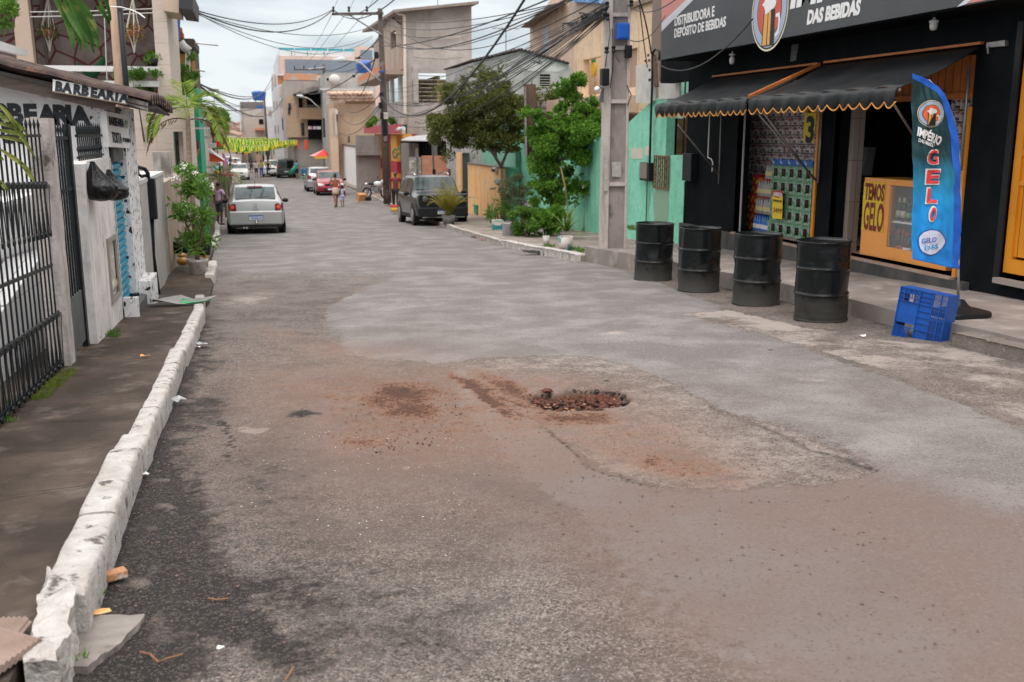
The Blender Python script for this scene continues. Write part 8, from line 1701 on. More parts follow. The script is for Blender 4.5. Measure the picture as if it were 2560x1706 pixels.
LW=[('D3',300,88,27,'C4',1260,155,50,.5,.018,'dark wire pair leaving the dark roof edge, upper'),('D3',300,96,27,'C4',1262,160,50,.75,.022,'dark wire pair leaving the dark roof edge, lower'),('D3',300,108,27,'C4',1900,432,50,.5,.012,'thin wire from the roof edge running under the crossarm'),('D3',320,120,27,'C4',1900,590,50,.7,.011,'thin wire from the roof edge, second below the crossarm'),('D3',300,100,27,'C4',1900,615,50,.9,.010,'thin wire from the roof edge, third below the crossarm'),('D3',350,775,33,'A4',350,300,112,1.2,.03,'wire sagging over the far street to the white house'),('D3',350,780,33,'A4',350,440,112,.8,.022,'second wire over the far street to the white house'),('D3',355,790,33,'A4',600,700,112,1.5,.03,'wire over the far street reaching the thin dark pole'),('D3',355,800,33,'C3',1900,900,150,1.2,.02,'wire over the far street towards the distant pole'),('C3',600,560,40,'C3',1600,780,150,.8,.02,'faint wire crossing the low sky, upper'),('C3',580,500,40,'C3',1880,720,150,1.1,.02,'faint wire crossing the low sky, lower'),('C3',940,960,120,'C3',1890,905,150,.4,.05,'thick low wire above the distant hillside'),('C4',1262,155,50,'C4',2050,-60,30,.4,.016,'wire rising right from the crossarm, left end'),('C4',1262,160,50,'C4',2300,-40,30,.5,.02,'second wire rising right from the crossarm left end'),('C4',1515,190,50,'C4',1620,-50,47,.0,.008,'thin diagonal wire above the crossarm middle'),('C4',1262,165,50,'C4',1350,-40,47,.0,.008,'thin diagonal wire above the crossarm left end'),('C4',1800,200,50,'C4',1950,-60,47,.0,.008,'thin diagonal wire above the crossarm right part'),('C4',1240,240,50,'C4',945,760,95,.1,.012,'thin diagonal wire from crossarm to the next pole, left'),('C4',1450,250,50,'C4',780,1100,95,.1,.012,'thin diagonal wire from crossarm to the next pole, middle'),('C4',1760,240,50,'C4',960,1080,95,.1,.012,'thin diagonal wire from crossarm to the next pole, right'),('C4',2060,590,50,'C4',950,1110,95,.8,.03,'bundled cable from the leaning pole to the next pole'),('C4',2040,880,50,'C4',650,1480,115,1.0,.03,'bundled cable from the leaning pole to the thin pole'),('C4',2050,900,50,'C4',1130,1130,95,.5,.02,'second bundled cable to the next pole'),('C4',1960,900,50,'C4',1700,1560,84,.3,.03,'cable dropping from the leaning pole to the tan house'),('D6',1300,470,50,'D6',780,800,84,.6,.02,'loose wire in front of the tan wall, lower'),('D6',1300,420,50,'D6',780,560,84,.9,.02,'loose wire in front of the tan wall, middle'),('D6',1300,300,50,'D6',780,440,84,.7,.02,'loose wire in front of the tan wall, upper'),('D2',0,400,18,'D2',620,120,12,.35,.010,'grey cable looping in front of the dark shop sign'),('B1',1830,-10,16.5,'B1',1975,620,18.5,-.1,.014,'green black cable from above to the conduit mast'),('B1',1840,60,16.5,'B1',1930,780,18.5,.05,.010,'thin cable beside it down to the conduit mast'),('B1',1700,450,17.3,'D2',60,100,18,.2,.008,'thin wire from the utility pole towards the shop sign, upper'),('B1',1700,60,17.3,'B1',2300,-40,12,.15,.008,'thin wire from the utility pole towards the shop sign, top'),('D3',60,70,25,'D3',320,95,27,.02,.02,'short tangled cable under the dark roof edge')]
for q in LW:wire(*q[:10],q[10])
for i in range(5):
 a=p3('B1',1100+i*30,330+i*6,24);o=MB().tube([p3('B1',1440-i*8,90+i*25,pY-.2),p3('B1',1300-i*25,180+i*22,20),p3('B1',1100-i*20,300+i*18,24),p3('B1',700-i*40,560+i*30,34),p3('B1',300-i*60,800+i*50,44)],.010+.003*(i%2),6).build('power_line',M_wire,label='thicker tangled cable in the bundle left of the concrete utility pole',cat='wire',group='tangled cable bundle',smooth=True)
tg=MB()
for i in range(4):
 c_=p3('B1',[1290,1230,1060,650][i],[200,195,290,720][i],[19.5,20,24.5,36][i]);pts_=[c_+V(random.uniform(-.22,.22),0,random.uniform(-.09,.09))for _ in range(12)];MB().tube(pts_,.018,5).build('cable_tangle',M_wire,label=['knot of cables near the pole, nearest one','knot of cables just left of the nearest knot','knot of cables over the beige house corner','knot of cables over the grey gable'][i],cat='cable knot',smooth=True)
for i,(x0,y0,x1,y1,x2,y2)in enumerate([(1480,150,1500,400,1440,780),(1520,330,1540,700,1500,1020),(1690,980,1745,1100,1700,1220),(1580,680,1610,720,1560,640)]):MB().tube([p3('B1',x0,y0,pY-.2),p3('B1',x1,y1,pY-.22),p3('B1',x2,y2,pY-.2)],.009,5).build('loose_cable',M_wire,label=['long loose cable down the left of the utility pole','loose cable crossing the utility pole recess','loose cable loop right of the utility pole','small loose cable loop mid pole'][i],cat='cable',smooth=True)
# ================================================================== vehicles
M_tyre=mat('tyre_rubber',(.012,.012,.012),rough=.8);M_rim=mat('alloy_rim',(.35,.35,.36),rough=.35,metal=.7);M_cg=mat('car_glass',(.02,.032,.034),(.07,.10,.105),sc=2.2,rough=.06,spec=.6);M_red=mat('tail_lamp',(.50,.01,.015),(.35,.005,.01),sc=20,rough=.15);M_lampc=mat('head_lamp',(.60,.62,.62),rough=.12);M_trimb=mat('car_black_trim',(.010,.010,.011),rough=.6,spec=.3);M_plate=mat('plate_white',(.66,.67,.68),rough=.5);M_pblue=mat('plate_blue',(.01,.08,.40),rough=.5);M_chr=mat('chrome',(.6,.6,.6),rough=.15,metal=1.)
def paint(nm,c,metal=.25):return mat(nm,c,tuple(q*.9 for q in c),sc=2,rough=.28,metal=metal,coat=.6,c3=tuple(q*.75 for q in c),sc3=3,lo3=.66,hi3=.85)
def car(label,Lc,Wc,Hc,kind,pm,rear_detail=True,front_detail=True,group=None,cat='car',name='parked_car',wheel=.30,clad=False):
 t=thing(name,label,cat,(0,0,0),group);hl,hw=Lc/2,Wc/2
 if kind=='hatch':KY=[-hl,-hl+.03,-hl+.12,-hl+.55,-hl+1.0,.35,.62,1.05,1.25,hl-.25,hl-.06,hl];KT=[.55*Hc,.66*Hc,.70*Hc,.955*Hc,Hc,.99*Hc,.93*Hc,.70*Hc,.655*Hc,.56*Hc,.46*Hc,.36*Hc]
 elif kind=='van':KY=[-hl,-hl+.02,-hl+.05,-hl+.15,-hl+1.0,.3,.7,1.15,1.3,hl-.25,hl-.06,hl];KT=[.55*Hc,.85*Hc,.94*Hc,.98*Hc,Hc,Hc,.93*Hc,.66*Hc,.62*Hc,.55*Hc,.46*Hc,.36*Hc]
 else:KY=[-hl,-hl+.03,-hl+.10,-hl+.35,-hl+.9,.35,.6,1.0,1.2,hl-.22,hl-.05,hl];KT=[.55*Hc,.68*Hc,.74*Hc,.955*Hc,Hc,.985*Hc,.94*Hc,.70*Hc,.66*Hc,.61*Hc,.54*Hc,.42*Hc]
 zb=.17*Hc;zt=lambda y:float(np.interp(y,KY,KT));zbelt=lambda y:min(zt(y)-.005,float(np.interp(y,[-hl,-hl+.5,0,hl-.3,hl],[.62*Hc,.64*Hc,.61*Hc,.56*Hc,.36*Hc])))
 wy=lambda y:hw*(1-.10*max(0,(abs(y)-hl+.55)/.55)**2.2);wt=lambda y:hw*float(np.interp(y,[-hl,-hl+.6,.3,1.1,hl],[.80,.74,.75,.86,.9]))if zt(y)-zbelt(y)>.05 else wy(y)*.86
 ys=sorted(set(list(np.linspace(-hl,hl,40))+KY));rows=[]
 def ring(y):
  w_,zt_,zl_,wt_=wy(y),zt(y),zbelt(y),wt(y);c_=(zt_-zl_)
  r=[(0,zb),(w_*.9,zb),(w_*.985,zb+.06),(w_,zb+.2*Hc),(w_*1.0,.42*Hc if zl_>.45*Hc else zl_*.85),(w_*.975,zl_-.02),(w_*.95,zl_),(wt_+(w_*.95-wt_)*.45,zl_+c_*.5),(wt_,zt_-min(.07,c_*.3)),(wt_*.93,zt_-min(.02,c_*.1)),(wt_*.6,zt_),(0,zt_+.01)]
  return r
 for y in ys:
  r=ring(y);rows.append([(x,y,z)for x,z in r]+[(-x,y,z)for x,z in reversed(r[:-1])])
 mb=MB();mb.grid(rows);mb.face(rows[0][::-1]);mb.face(rows[-1]);b=mb.build('body',pm,t,local=True,smooth=True,weld=True)
 d=b.modifiers.new('es','EDGE_SPLIT');d.split_angle=R(38)
 g0,g1=(-hl+.30 if kind!='van' else-hl+.25),.60
 def side_pane(ya,yb2,nm='side_window'):
  for s_ in(-1,1):
   rows=[]
   for i in range(9):
    y=ya+(yb2-ya)*i/8;r=ring(y);P_,Q_,T_=r[6],r[7],r[8];top=(T_[0]+(Q_[0]-T_[0])*.12,T_[1]-.02);
    rows.append([(s_*(P_[0]+.006-.0),y,P_[1]+.02),(s_*(Q_[0]+.009),y,Q_[1]),(s_*(top[0]+.009),y,top[1])])
   MB().grid(rows).build(nm,M_cg,t,local=True,smooth=True)
 side_pane(g0+.12,-.35 if kind!='van' else-.5);side_pane(-.28,.82 if kind!='van' else .95)
 ws=[(zt(y),y)for y in np.linspace(.60 if kind!='hatch' else .58,1.06 if kind!='suv' else 1.0,8)];MB().grid([[(x*wt(y)*.93,y+.0,z+.012)for x in np.linspace(-1,1,9)]for z,y in ws]).build('windscreen',M_cg,t,local=True,smooth=True)
 ry=np.linspace(-hl+.13,-hl+.52,8)if kind=='hatch' else(np.linspace(-hl+.10,-hl+.33,8)if kind=='suv' else np.linspace(-hl+.0,-hl+.09,6))
 if kind=='van':MB().box(-hw*.78,-hl-.012,Hc*.56,hw*.05,-hl+.02,Hc*.84).build('rear_window',M_cg,t,local=True);MB().box(hw*.08,-hl-.014,Hc*.36,hw*.80,-hl+.03,Hc*.90).build('open_cargo_door',M_dark,t,local=True)
 else:MB().grid([[(x*wt(y)*.90,y-.01,zt(y)+.012)for x in np.linspace(-1,1,9)]for y in ry]).build('rear_window',M_cg,t,local=True,smooth=True)
 for y in(-hl+.24*hl*1.0+.25,hl-.78):
  for s_ in(-1,1):
   MB().lathe([(.001,-.004),(wheel+.055,-.004),(wheel+.055,.004),(.001,.004)],(s_*(hw-.0),y,wheel+.02),28,Matrix.Rotation(R(90),4,'Y')).build('wheel_arch',M_trimb,t,local=True)
   w_=MB().lathe([(wheel*.6,-.10),(wheel*.95,-.10),(wheel,-.07),(wheel,.07),(wheel*.95,.10),(wheel*.6,.10)],(s_*(hw-.085),y,wheel),28,Matrix.Rotation(R(90),4,'Y')).build('wheel',M_tyre,t,local=True,smooth=False)
   rm=MB();rm.lathe([(.001,-.02),(.06,-.02),(.06,.02),(.001,.02)],(s_*(hw+.012),y,wheel),12,Matrix.Rotation(R(90),4,'Y'));rm.lathe([(wheel*.58,-.03),(wheel*.64,-.03),(wheel*.64,.03),(wheel*.58,.03)],(s_*(hw-.0),y,wheel),24,Matrix.Rotation(R(90),4,'Y'))
   for q in range(10 if clad else 7):a=2*math.pi*q/(10 if clad else 7);rm.beam((s_*(hw+.012),y,wheel),(s_*(hw+.004),y+wheel*.6*math.cos(a),wheel+wheel*.6*math.sin(a)),.03,.045)
   rm.build('rim',M_rim,w_,local=True)
 for s_ in(-1,1):
  m_=MB();m_.ball((s_*(hw+.10),.78,zbelt(.8)+.07),(.10,.06,.07),10,6).tube([(s_*(hw*.93),.80,zbelt(.8)+.0),(s_*(hw+.05),.79,zbelt(.8)+.05)],.025,6).build('side_mirror',M_trimb,t,local=True,smooth=True)
  MB().box(s_*hw*1.002-.004,-.15,.66*Hc*.86,s_*hw*1.002+.006,-.02,.66*Hc*.86+.025).build('door_handle',pm if not clad else M_trimb,t,local=True)
  MB().box(s_*(hw)-.004,-hl+.9,zb-.01,s_*(hw)+.006,hl-1.1,zb+.10).build('sill',M_trimb,t,local=True)
 MB().box(-hw*.8,-hl+.3,.12*Hc,hw*.8,hl-.3,zb+.02).build('underbody',M_trimb,t,local=True)
 yb_=-hl
 # rear
 MB().box(-hw*.93,yb_-.06,zb+.02,hw*.93,yb_+.12,zb+.30*Hc).build('rear_bumper',M_trimb if clad else pm,t,local=True,bevel=.045)
 MB().box(-hw*.86,yb_-.03,zb-.06,hw*.86,yb_+.1,zb+.04).build('rear_valance',M_trimb,t,local=True,bevel=.01)
 lz=.49*Hc if kind=='hatch' else .56*Hc
 for s_ in(-1,1):
  x0,x1=s_*hw*.93,s_*hw*.66;tl=MB();tl.prism([(x0*1.01,yb_+.05,lz+.20),(x1*1.02,yb_-.012,lz+.17),(x1,yb_-.02,lz-.05),(x0*1.0,yb_-.0,lz-.07)],(0,.07,0));T=tl.build('tail_light',M_trimb,t,local=True,bevel=.01)
  MB().lathe([(.001,-.012),(.085,-.010),(.09,.0),(.001,.0)],(s_*hw*.79,yb_-.02,lz+.075),18,Matrix.Rotation(R(90),4,'X')).build('red_lens',M_red,T,local=True);MB().lathe([(.001,-.016),(.045,-.014),(.05,.0),(.001,.0)],(s_*hw*.79,yb_-.03,lz+.085),16,Matrix.Rotation(R(90),4,'X')).build('inner_lens',mat('pink_lens',(.75,.10,.09),rough=.2),T,local=True)
 pz=.36*Hc-.04;MB().box(-.22,yb_-.085,pz-.055,.22,yb_-.06,pz+.075).build('plate_recess',mat('plate_recess_grey',(.18,.18,.19),rough=.6),t,local=True);pl_=MB().box(-.20,yb_-.095,pz-.06,.20,yb_-.086,pz+.07).build('number_plate',M_plate,t,local=True);MB().box(-.198,yb_-.098,pz+.035,.198,yb_-.096,pz+.068).build('plate_band',M_pblue,pl_,local=True)
 # front
 yf_=hl;MB().box(-hw*.94,yf_-.16,zb+.0,hw*.94,yf_+.06,.37*Hc).build('front_bumper',M_trimb if clad else pm,t,local=True,bevel=.05)
 MB().box(-hw*.55,yf_+.045,zb+.04,hw*.55,yf_+.068,zb+.16).build('air_intake',M_trimb,t,local=True,bevel=.01)
 hz=(.50 if kind!='suv' else .565)*Hc
 if kind=='suv' and clad:
  MB().box(-hw*.92,yf_-.10,.40*Hc,hw*.92,yf_+.02,.62*Hc).build('nose_panel',pm,t,local=True,bevel=.04);G=MB().box(-hw*.50,yf_+.02,.47*Hc,hw*.50,yf_+.03,.60*Hc).build('grille_panel',pm,t,local=True)
  for i in range(7):x=-hw*.43+i*hw*.1433;MB().box(x-.045,yf_+.03,.48*Hc,x+.045,yf_+.042,.59*Hc).build('grille_frame',M_chr,t,local=True,bevel=.01);MB().box(x-.032,yf_+.042,.49*Hc,x+.032,yf_+.05,.58*Hc).build('grille_slot',M_dark,t,local=True)
  for s_ in(-1,1):L_=MB().lathe([(.001,.0),(.10,.0),(.11,.03),(.001,.03)],(s_*hw*.68,yf_+.055,.53*Hc),20,Matrix.Rotation(R(90),4,'X')).build('headlight',M_chr,t,local=True);MB().ball((s_*hw*.68,yf_+.05,.53*Hc),(.075,.02,.075),14,8).build('lens',M_cg,L_,local=True,smooth=True)
  for s_ in(-1,1):MB().tube([(s_*hw*.66,-hl+.6,Hc-.01),(s_*hw*.66,-hl+.7,Hc+.05),(s_*hw*.66,.1,Hc+.05),(s_*hw*.66,.3,Hc-.02)],.022,8).build('roof_rail',M_chr,t,local=True,smooth=True)
  MB().box(-hw*.8,yf_+.05,zb-.01,hw*.8,yf_+.07,zb+.02).build('skid_plate',M_chr,t,local=True)
 else:
  for s_ in(-1,1):MB().prism([(s_*hw*.93,yf_-.20,hz+.03),(s_*hw*.55,yf_-.02,hz-.02),(s_*hw*.52,yf_+.02,hz-.15),(s_*hw*.90,yf_-.05,hz-.14)],(0,.035,0)).build('headlight',M_lampc,t,local=True,bevel=.008)
  MB().box(-hw*.42,yf_-.005,hz-.13,hw*.42,yf_+.03,hz-.03).build('grille',M_trimb,t,local=True,bevel=.01);MB().lathe([(.001,.0),(.05,.0),(.05,.015),(.001,.015)],(0,yf_+.05,hz-.08),14,Matrix.Rotation(R(90),4,'X')).build('badge',M_chr,t,local=True)
 fp=MB().box(-.2,yf_+.065,.27*Hc-.06,.2,yf_+.075,.27*Hc+.07).build('number_plate',M_plate,t,local=True);MB().box(-.198,yf_+.076,.27*Hc+.035,.198,yf_+.078,.27*Hc+.068).build('plate_band',M_pblue,fp,local=True)
 return t
def put(t,x,y,rz=0.,dz=0.):
 t.location=(x,y,gz(y)+dz);t.rotation_euler=(-math.atan((gz(y-1.2)-gz(y+1.2))/2.4)*math.cos(rz),0,rz)
# silver hatchback, seen from behind
P_silver=paint('silver_paint',(.42,.42,.42),.5)
xa,ya_=gg('C5',430,1515);xb,yb2=gg('C5',1190,1500);cxs=(xa+xb)/2;yrear=(ya_+yb2)/2
t=car('silver hatchback parked on the left with its round red tail lights towards us',3.9,1.68,1.46,'hatch',P_silver);put(t,cxs+.03,yrear+1.95+.9,0)
tt=text('OFX8C49',.085,M_pblue,bpy.data.objects['number_plate'],Matrix.Translation((-.165,-1.95-.097,.36*1.46-.04-.045))@Matrix.Rotation(R(90),4,'X'),'plate_text',.002)
MB().lathe([(.035,-.01),(.055,-.01),(.055,.005),(.035,.005)],(0,-1.985,.86),20,Matrix.Rotation(R(90),4,'X')).beam((-.03,-1.985,.885),(0,-1.985,.83),.008,.012).beam((.03,-1.985,.885),(0,-1.985,.83),.008,.012).build('round_badge',M_chr,t,local=True)
MB().box(-.075,-1.975,.745,.075,-1.95,.775).build('tailgate_handle',M_chr,t,local=True);MB().tube([(.0,-1.60,1.32),(.02,-1.75,1.6)],.006,5).build('antenna',M_trimb,t,local=True)
MB().beam((-.02,-1.80,1.06),(.38,-1.77,1.09),.02,.015).build('wiper',M_trimb,t,local=True);MB().box(-.22,-1.50,1.385,.22,-1.44,1.41).build('brake_light',M_red,t,local=True)
for x in(-.36,-.28):MB().tube([(x,-1.99,.19),(x,-1.8,.19)],.032,12).build('exhaust_pipe',M_chr,t,local=True)
MB().tube([(0,-2.04,.30),(0,-2.04,.36)],.025,8).ball((0,-2.04,.38),.03,10,6).build('tow_ball',M_chr,t,local=True,smooth=True)
for x in(-.32,.30):MB().box(x-.14,-1.30,.85,x+.14,-1.22,1.22).build('seat_back',mat('seat_grey',(.12,.13,.13),rough=.9),t,local=True,bevel=.04)
# dark SUV facing the camera
P_dk=paint('graphite_paint',(.014,.018,.023),.4)
xs_,ys_=gg('C7',650,1385);t=car('dark grey SUV with a slotted grille parked facing us beside the yellow palm',4.23,1.80,1.70,'suv',P_dk,clad=True,cat='car',wheel=.35)
rzj=R(180+1.5);put(t,xs_+1.00,ys_+1.55,rzj)
plq=[o for o in t.children if o.name.startswith('number_plate')][-1]
text('RVO1A75',.085,M_txt,plq,Matrix.Translation((.165,2.115+.0765,.27*1.7-.045))@Matrix.Rotation(R(180),4,'Z')@Matrix.Rotation(R(90),4,'X'),'plate_text',.002)
# red car and silver SUV behind it
P_red=paint('wine_red_paint',(.30,.012,.025),.3);P_wh=paint('white_paint',(.72,.72,.71),.0);P_sg=paint('light_silver_paint',(.50,.50,.50),.5);P_gv=paint('green_grey_paint',(.045,.058,.050),.3)
a=gg('C5',1720,915);b_=gg('C5',1900,935);xr_,yr_=gg('C5',1905,925);t=car('wine red car parked facing us beside the white walled house',4.0,1.70,1.48,'hatch',P_red);put(t,xr_,min(yr_,66)+1.9,R(180))
RY=min(yr_,66)
t=car('light silver SUV parked just behind the wine red car',4.2,1.75,1.62,'suv',P_sg);xs_=oY('C5',1735,700,RY+6.2)[0];put(t,xs_,RY+7.6,R(0))
def far_car(label,k,x,y,Yc,kind,pm,rz,L_=4.0,W_=1.68,H_=1.46):
 X0=oY(k,x,y,Yc)[0];t=car(label,L_,W_,H_,kind,pm);put(t,X0,Yc,rz);return t
far_car('white sedan like car facing us on the left before the pink feather flag','C5',575,600,96,'hatch',P_wh,R(180))
far_car('white car farther up the left side behind the near white car','C5',500,400,128,'hatch',P_wh,R(180))
far_car('second far white car at the left kerb, partly hidden by the first','C5',388,380,138,'suv',P_wh,R(180))
far_car('white car facing us in the middle distance left of the dark van','C5',1030,520,104,'suv',P_wh,R(180),4.0,1.7,1.62)
far_car('silver car squeezed between the white car and the dark van','C5',1140,520,107,'suv',P_sg,R(0),4.0,1.7,1.55)
far_car('dark green grey van with its cargo door open','C5',1245,560,100,'van',P_gv,R(0),4.1,1.72,1.84)
# motorcycle
mx_,my_=gg('C7',230,1030,.11);t=thing('motorcycle','white and black motorcycle on the right pavement beside the orange shop','motorcycle',(mx_,my_+.2,gz(my_)+.11),)
Mt=lambda:MB()
for x,s_ in((.52,1),(-.62,1)):
 r=.30;w_=MB();n0=28
 w_=MB();pts_=[(x+(r-.045)*math.cos(a),0,r+(r-.045)*math.sin(a))for a in[2*math.pi*i/28 for i in range(29)]];w_.tube(pts_,.045,8,caps=False);wo=w_.build('wheel',M_tyre,t,local=True,smooth=True)
 q=MB();
 for i in range(12):a=2*math.pi*i/12;q.tube([(x,0,r),(x+(r-.07)*math.cos(a),0,r+(r-.07)*math.sin(a))],.006,4)
 q.lathe([(.02,-.05),(.06,-.05),(.06,.05),(.02,.05)],(x,0,r),12,Matrix.Rotation(R(90),4,'X')).build('rim',M_rim,wo,local=True)
MB().tube([(.52,.07,.30),(.36,.07,.78),(.30,.07,.98)],.022,8).tube([(.52,-.07,.30),(.36,-.07,.78),(.30,-.07,.98)],.022,8).build('front_fork',M_chr,t,local=True,smooth=True)
MB().tube([(.26,-.34,1.06),(.30,-.12,.98),(.30,.12,.98),(.26,.34,1.06)],.016,8).build('handlebar',M_trimb,t,local=True,smooth=True)
for s_ in(-1,1):MB().ball((.30,s_*.30,1.20),(.02,.06,.045),8,6).tube([(.29,s_*.24,1.04),(.30,s_*.28,1.18)],.008,5).build('mirror',M_trimb,t,local=True,smooth=True)
MB().ball((.10,0,.80),(.26,.14,.15),16,10).build('fuel_tank',P_wh,t,local=True,smooth=True);MB().ball((-.28,0,.80),(.34,.13,.07),16,8).build('seat',M_trimb,t,local=True,smooth=True);MB().ball((-.58,0,.78),(.18,.08,.07),12,8).build('tail_cowl',P_wh,t,local=True,smooth=True)
MB().box(-.12,-.11,.34,.18,.11,.60).box(-.3,-.09,.40,-.10,.09,.62).build('engine',mat('engine_grey',(.10,.10,.10),(.25,.25,.25),sc=14,rough=.5),t,local=True,bevel=.03);MB().ball((.40,0,.92),(.09,.10,.10),12,8).build('headlight',M_lampc,t,local=True,smooth=True);MB().tube([(.10,.13,.32),(-.3,.14,.28),(-.68,.15,.36)],.035,8).build('exhaust_pipe',M_chr,t,local=True,smooth=True)
MB().ball((.52,0,.50),(.22,.07,.13),12,6).build('mudguard',P_wh,t,local=True,smooth=True);MB().tube([(.30,0,.95),(.05,0,.66),(-.30,0,.66),(-.62,0,.30)],.025,6).build('frame',M_trimb,t,local=True)
t.rotation_euler=(R(4),0,R(-38))
# ================================================================== people
M_sk={k:mat('skin_'+k,c,tuple(q*.85 for q in c),sc=9,rough=.6)for k,c in dict(dark=(.10,.05,.032),brown=(.22,.11,.065),tan=(.35,.19,.12)).items()}
M_hair=mat('black_hair',(.008,.007,.007),rough=.6)
def skin(name,verts,edges,m,parent,sub=1,root=0):
 me=bpy.data.meshes.new(name);me.from_pydata([tuple(v[:3])for v in verts],edges,[]);me.materials.append(m);o=bpy.data.objects.new(name,me);S.collection.objects.link(o);o.parent=parent
 d=o.modifiers.new('skin','SKIN');d.use_smooth_shade=True;d.branch_smoothing=.4
 for i,v in enumerate(verts):r=v[3]if len(v)==4 else None;me.skin_vertices[0].data[i].radius=(v[3],v[4]if len(v)>4 else v[3]);me.skin_vertices[0].data[i].use_root=(i==root)
 s_=o.modifiers.new('sub','SUBSURF');s_.levels=sub;s_.render_levels=sub;WPOS[o.name]=(0,0,0);return o
def person(label,x,y,z,h,rz,sk,top,bot,stride=0.,armL=None,armR=None,longtop=False,skirt=False,sleeve=.5,leg=.5,hair='short',bare_back=False,yaw=0.):
 t=thing('person',label,'person',(x,y,z));t.rotation_euler=(0,0,rz);m=M_sk[sk];H_=h
 J=dict(pel=(0,0,.53),spi=(0,.005,.63),che=(0,.0,.745),nec=(0,-.005,.835),heb=(0,.008,.875),hea=(0,.012,.915),het=(0,.004,.958))
 st=stride
 for s_,n in((-1,'L'),(1,'R')):
  f=st*s_;J['hip'+n]=(s_*.052,0,.50);J['kne'+n]=(s_*.055,.01+f*.09,.285);J['ank'+n]=(s_*.05,-.012+f*.16-(.05 if f<0 else 0),.045+(.03 if f<-.5 else 0));J['toe'+n]=(s_*.058,.075+f*.16-(.04 if f<0 else 0),.016+(.005 if f<-.5 else 0));J['sho'+n]=(s_*.108,-.003,.800)
  arm=armL if n=='L' else armR
  if arm is None:J['elb'+n]=(s_*.132,-.012-f*.05,.635);J['wri'+n]=(s_*.140,.03-f*.09,.495);J['han'+n]=(s_*.140,.042-f*.10,.455)
  else:J['elb'+n],J['wri'+n],J['han'+n]=arm
 Rr=dict(pel=(.078,.056),spi=(.066,.05),che=(.080,.056),nec=.030,heb=.036,hea=(.046,.053),het=(.034,.038),hip=.050,kne=.032,ank=.020,toe=.018,sho=.033,elb=.023,wri=.0155,han=.018)
 names=list(J);V_=[[c*H_ for c in J[n]]+([r*H_ for r in Rr[n if n in Rr else n[:3]]]if isinstance(Rr[n if n in Rr else n[:3]],tuple)else[Rr[n[:3]]*H_])for n in names];ix={n:i for i,n in enumerate(names)}
 E_=[('pel','spi'),('spi','che'),('che','nec'),('nec','heb'),('heb','hea'),('hea','het')]
 for n in 'LR':E_+=[('pel','hip'+n),('hip'+n,'kne'+n),('kne'+n,'ank'+n),('ank'+n,'toe'+n),('che','sho'+n),('sho'+n,'elb'+n),('elb'+n,'wri'+n),('wri'+n,'han'+n)]
 E_=[(ix[a],ix[b_])for a,b_ in E_]
 for n in 'LR':
  hp=Vector(J['han'+n])*H_;wr=Vector(J['wri'+n])*H_;d=(hp-wr).normalized();sd=V(0,1,0)if abs(d.y)<.8 else V(0,0,1);sd=(sd-d*sd.dot(d)).normalized();cu=d.cross(sd)*(-1 if n=='L' else 1)
  for q,(o_,ln)in enumerate([(-.017,.026),(-.006,.032),(.006,.035),(.017,.030)]):
   b0=hp+sd*o_*H_+d*.010*H_;k=len(V_);V_.append([*(b0+d*.012*H_),.0055*H_]);V_.append([*(b0+d*ln*H_+cu*.006*H_),.0045*H_]);E_+=[(ix['han'+n],k),(k,k+1)]
  b0=hp+sd*.022*H_-d*.012*H_;k=len(V_);V_.append([*b0,.006*H_]);V_.append([*(b0+(d+sd*.7).normalized()*.022*H_),.005*H_]);E_+=[(ix['han'+n],k),(k,k+1)]
 k=len(V_);hv=J['hea'];V_.append([0,(hv[1]+.060)*H_,(hv[2]-.006)*H_,.008*H_]);E_.append((ix['hea'],k))
 for s_ in(-1,1):k=len(V_);V_.append([s_*.050*H_,hv[1]*H_,(hv[2]-.004)*H_,.009*H_]);E_.append((ix['hea'],k))
 skin('body',V_,E_,m,t)
 for s_ in(-1,1):MB().ball((s_*.017*H_,(hv[1]+.051)*H_,(hv[2]+.008)*H_),.006*H_,6,4).build('eye',M_hair,t,local=True)
 MB().box(-.014*H_,(hv[1]+.046)*H_,(hv[2]-.030)*H_,.014*H_,(hv[1]+.052)*H_,(hv[2]-.026)*H_).build('mouth',mat('lips',(.16,.05,.04),rough=.6),t,local=True)
 if hair!='bald':
  hb=MB();hb.ball((0,(hv[1]-.012)*H_,(hv[2]+.020)*H_),(.051*H_,.056*H_,.050*H_),14,8,.12,40)
  if hair=='bun':hb.ball((0,(hv[1]-.02)*H_,(hv[2]+.072)*H_),(.03*H_,.03*H_,.026*H_),10,6)
  if hair=='long':hb.ball((0,(hv[1]-.03)*H_,(hv[2]-.03)*H_),(.05*H_,.035*H_,.08*H_),12,8)
  hb.build('hair',M_hair,t,local=True,smooth=True)
 def sub_(nodes,rs,nm,mm):
  vv=[];ii={}
  for n,r in zip(nodes,rs):ii[n]=len(vv);p=J[n]if n in J else n;vv.append([c*H_ for c in p]+([q*H_ for q in r]if isinstance(r,tuple)else[r*H_]))
  return vv,ii
 lp=lambda a,b_,f:tuple(J[a][i]*(1-f)+J[b_][i]*f for i in range(3))
 if top:
  V_=[[0,0,(.49 if longtop else .525)*H_,.086*H_,.064*H_],[0,.005*H_,.63*H_,.074*H_,.058*H_],[0,0,.745*H_,.087*H_,.064*H_]]+([[0,-.003*H_,.80*H_,.055*H_,.048*H_]]if not bare_back else[[0,0,.775*H_,.075*H_,.055*H_]]);E_=[(0,1),(1,2),(2,3)]
  if not bare_back:
   for n in 'LR':k=len(V_);V_+=[[*[c*H_ for c in J['sho'+n]],.041*H_],[*[c*H_ for c in lp('sho'+n,'elb'+n,sleeve)],.036*H_]];E_+=[(2,k),(k,k+1)]
  skin('shirt',V_,E_,top,t)
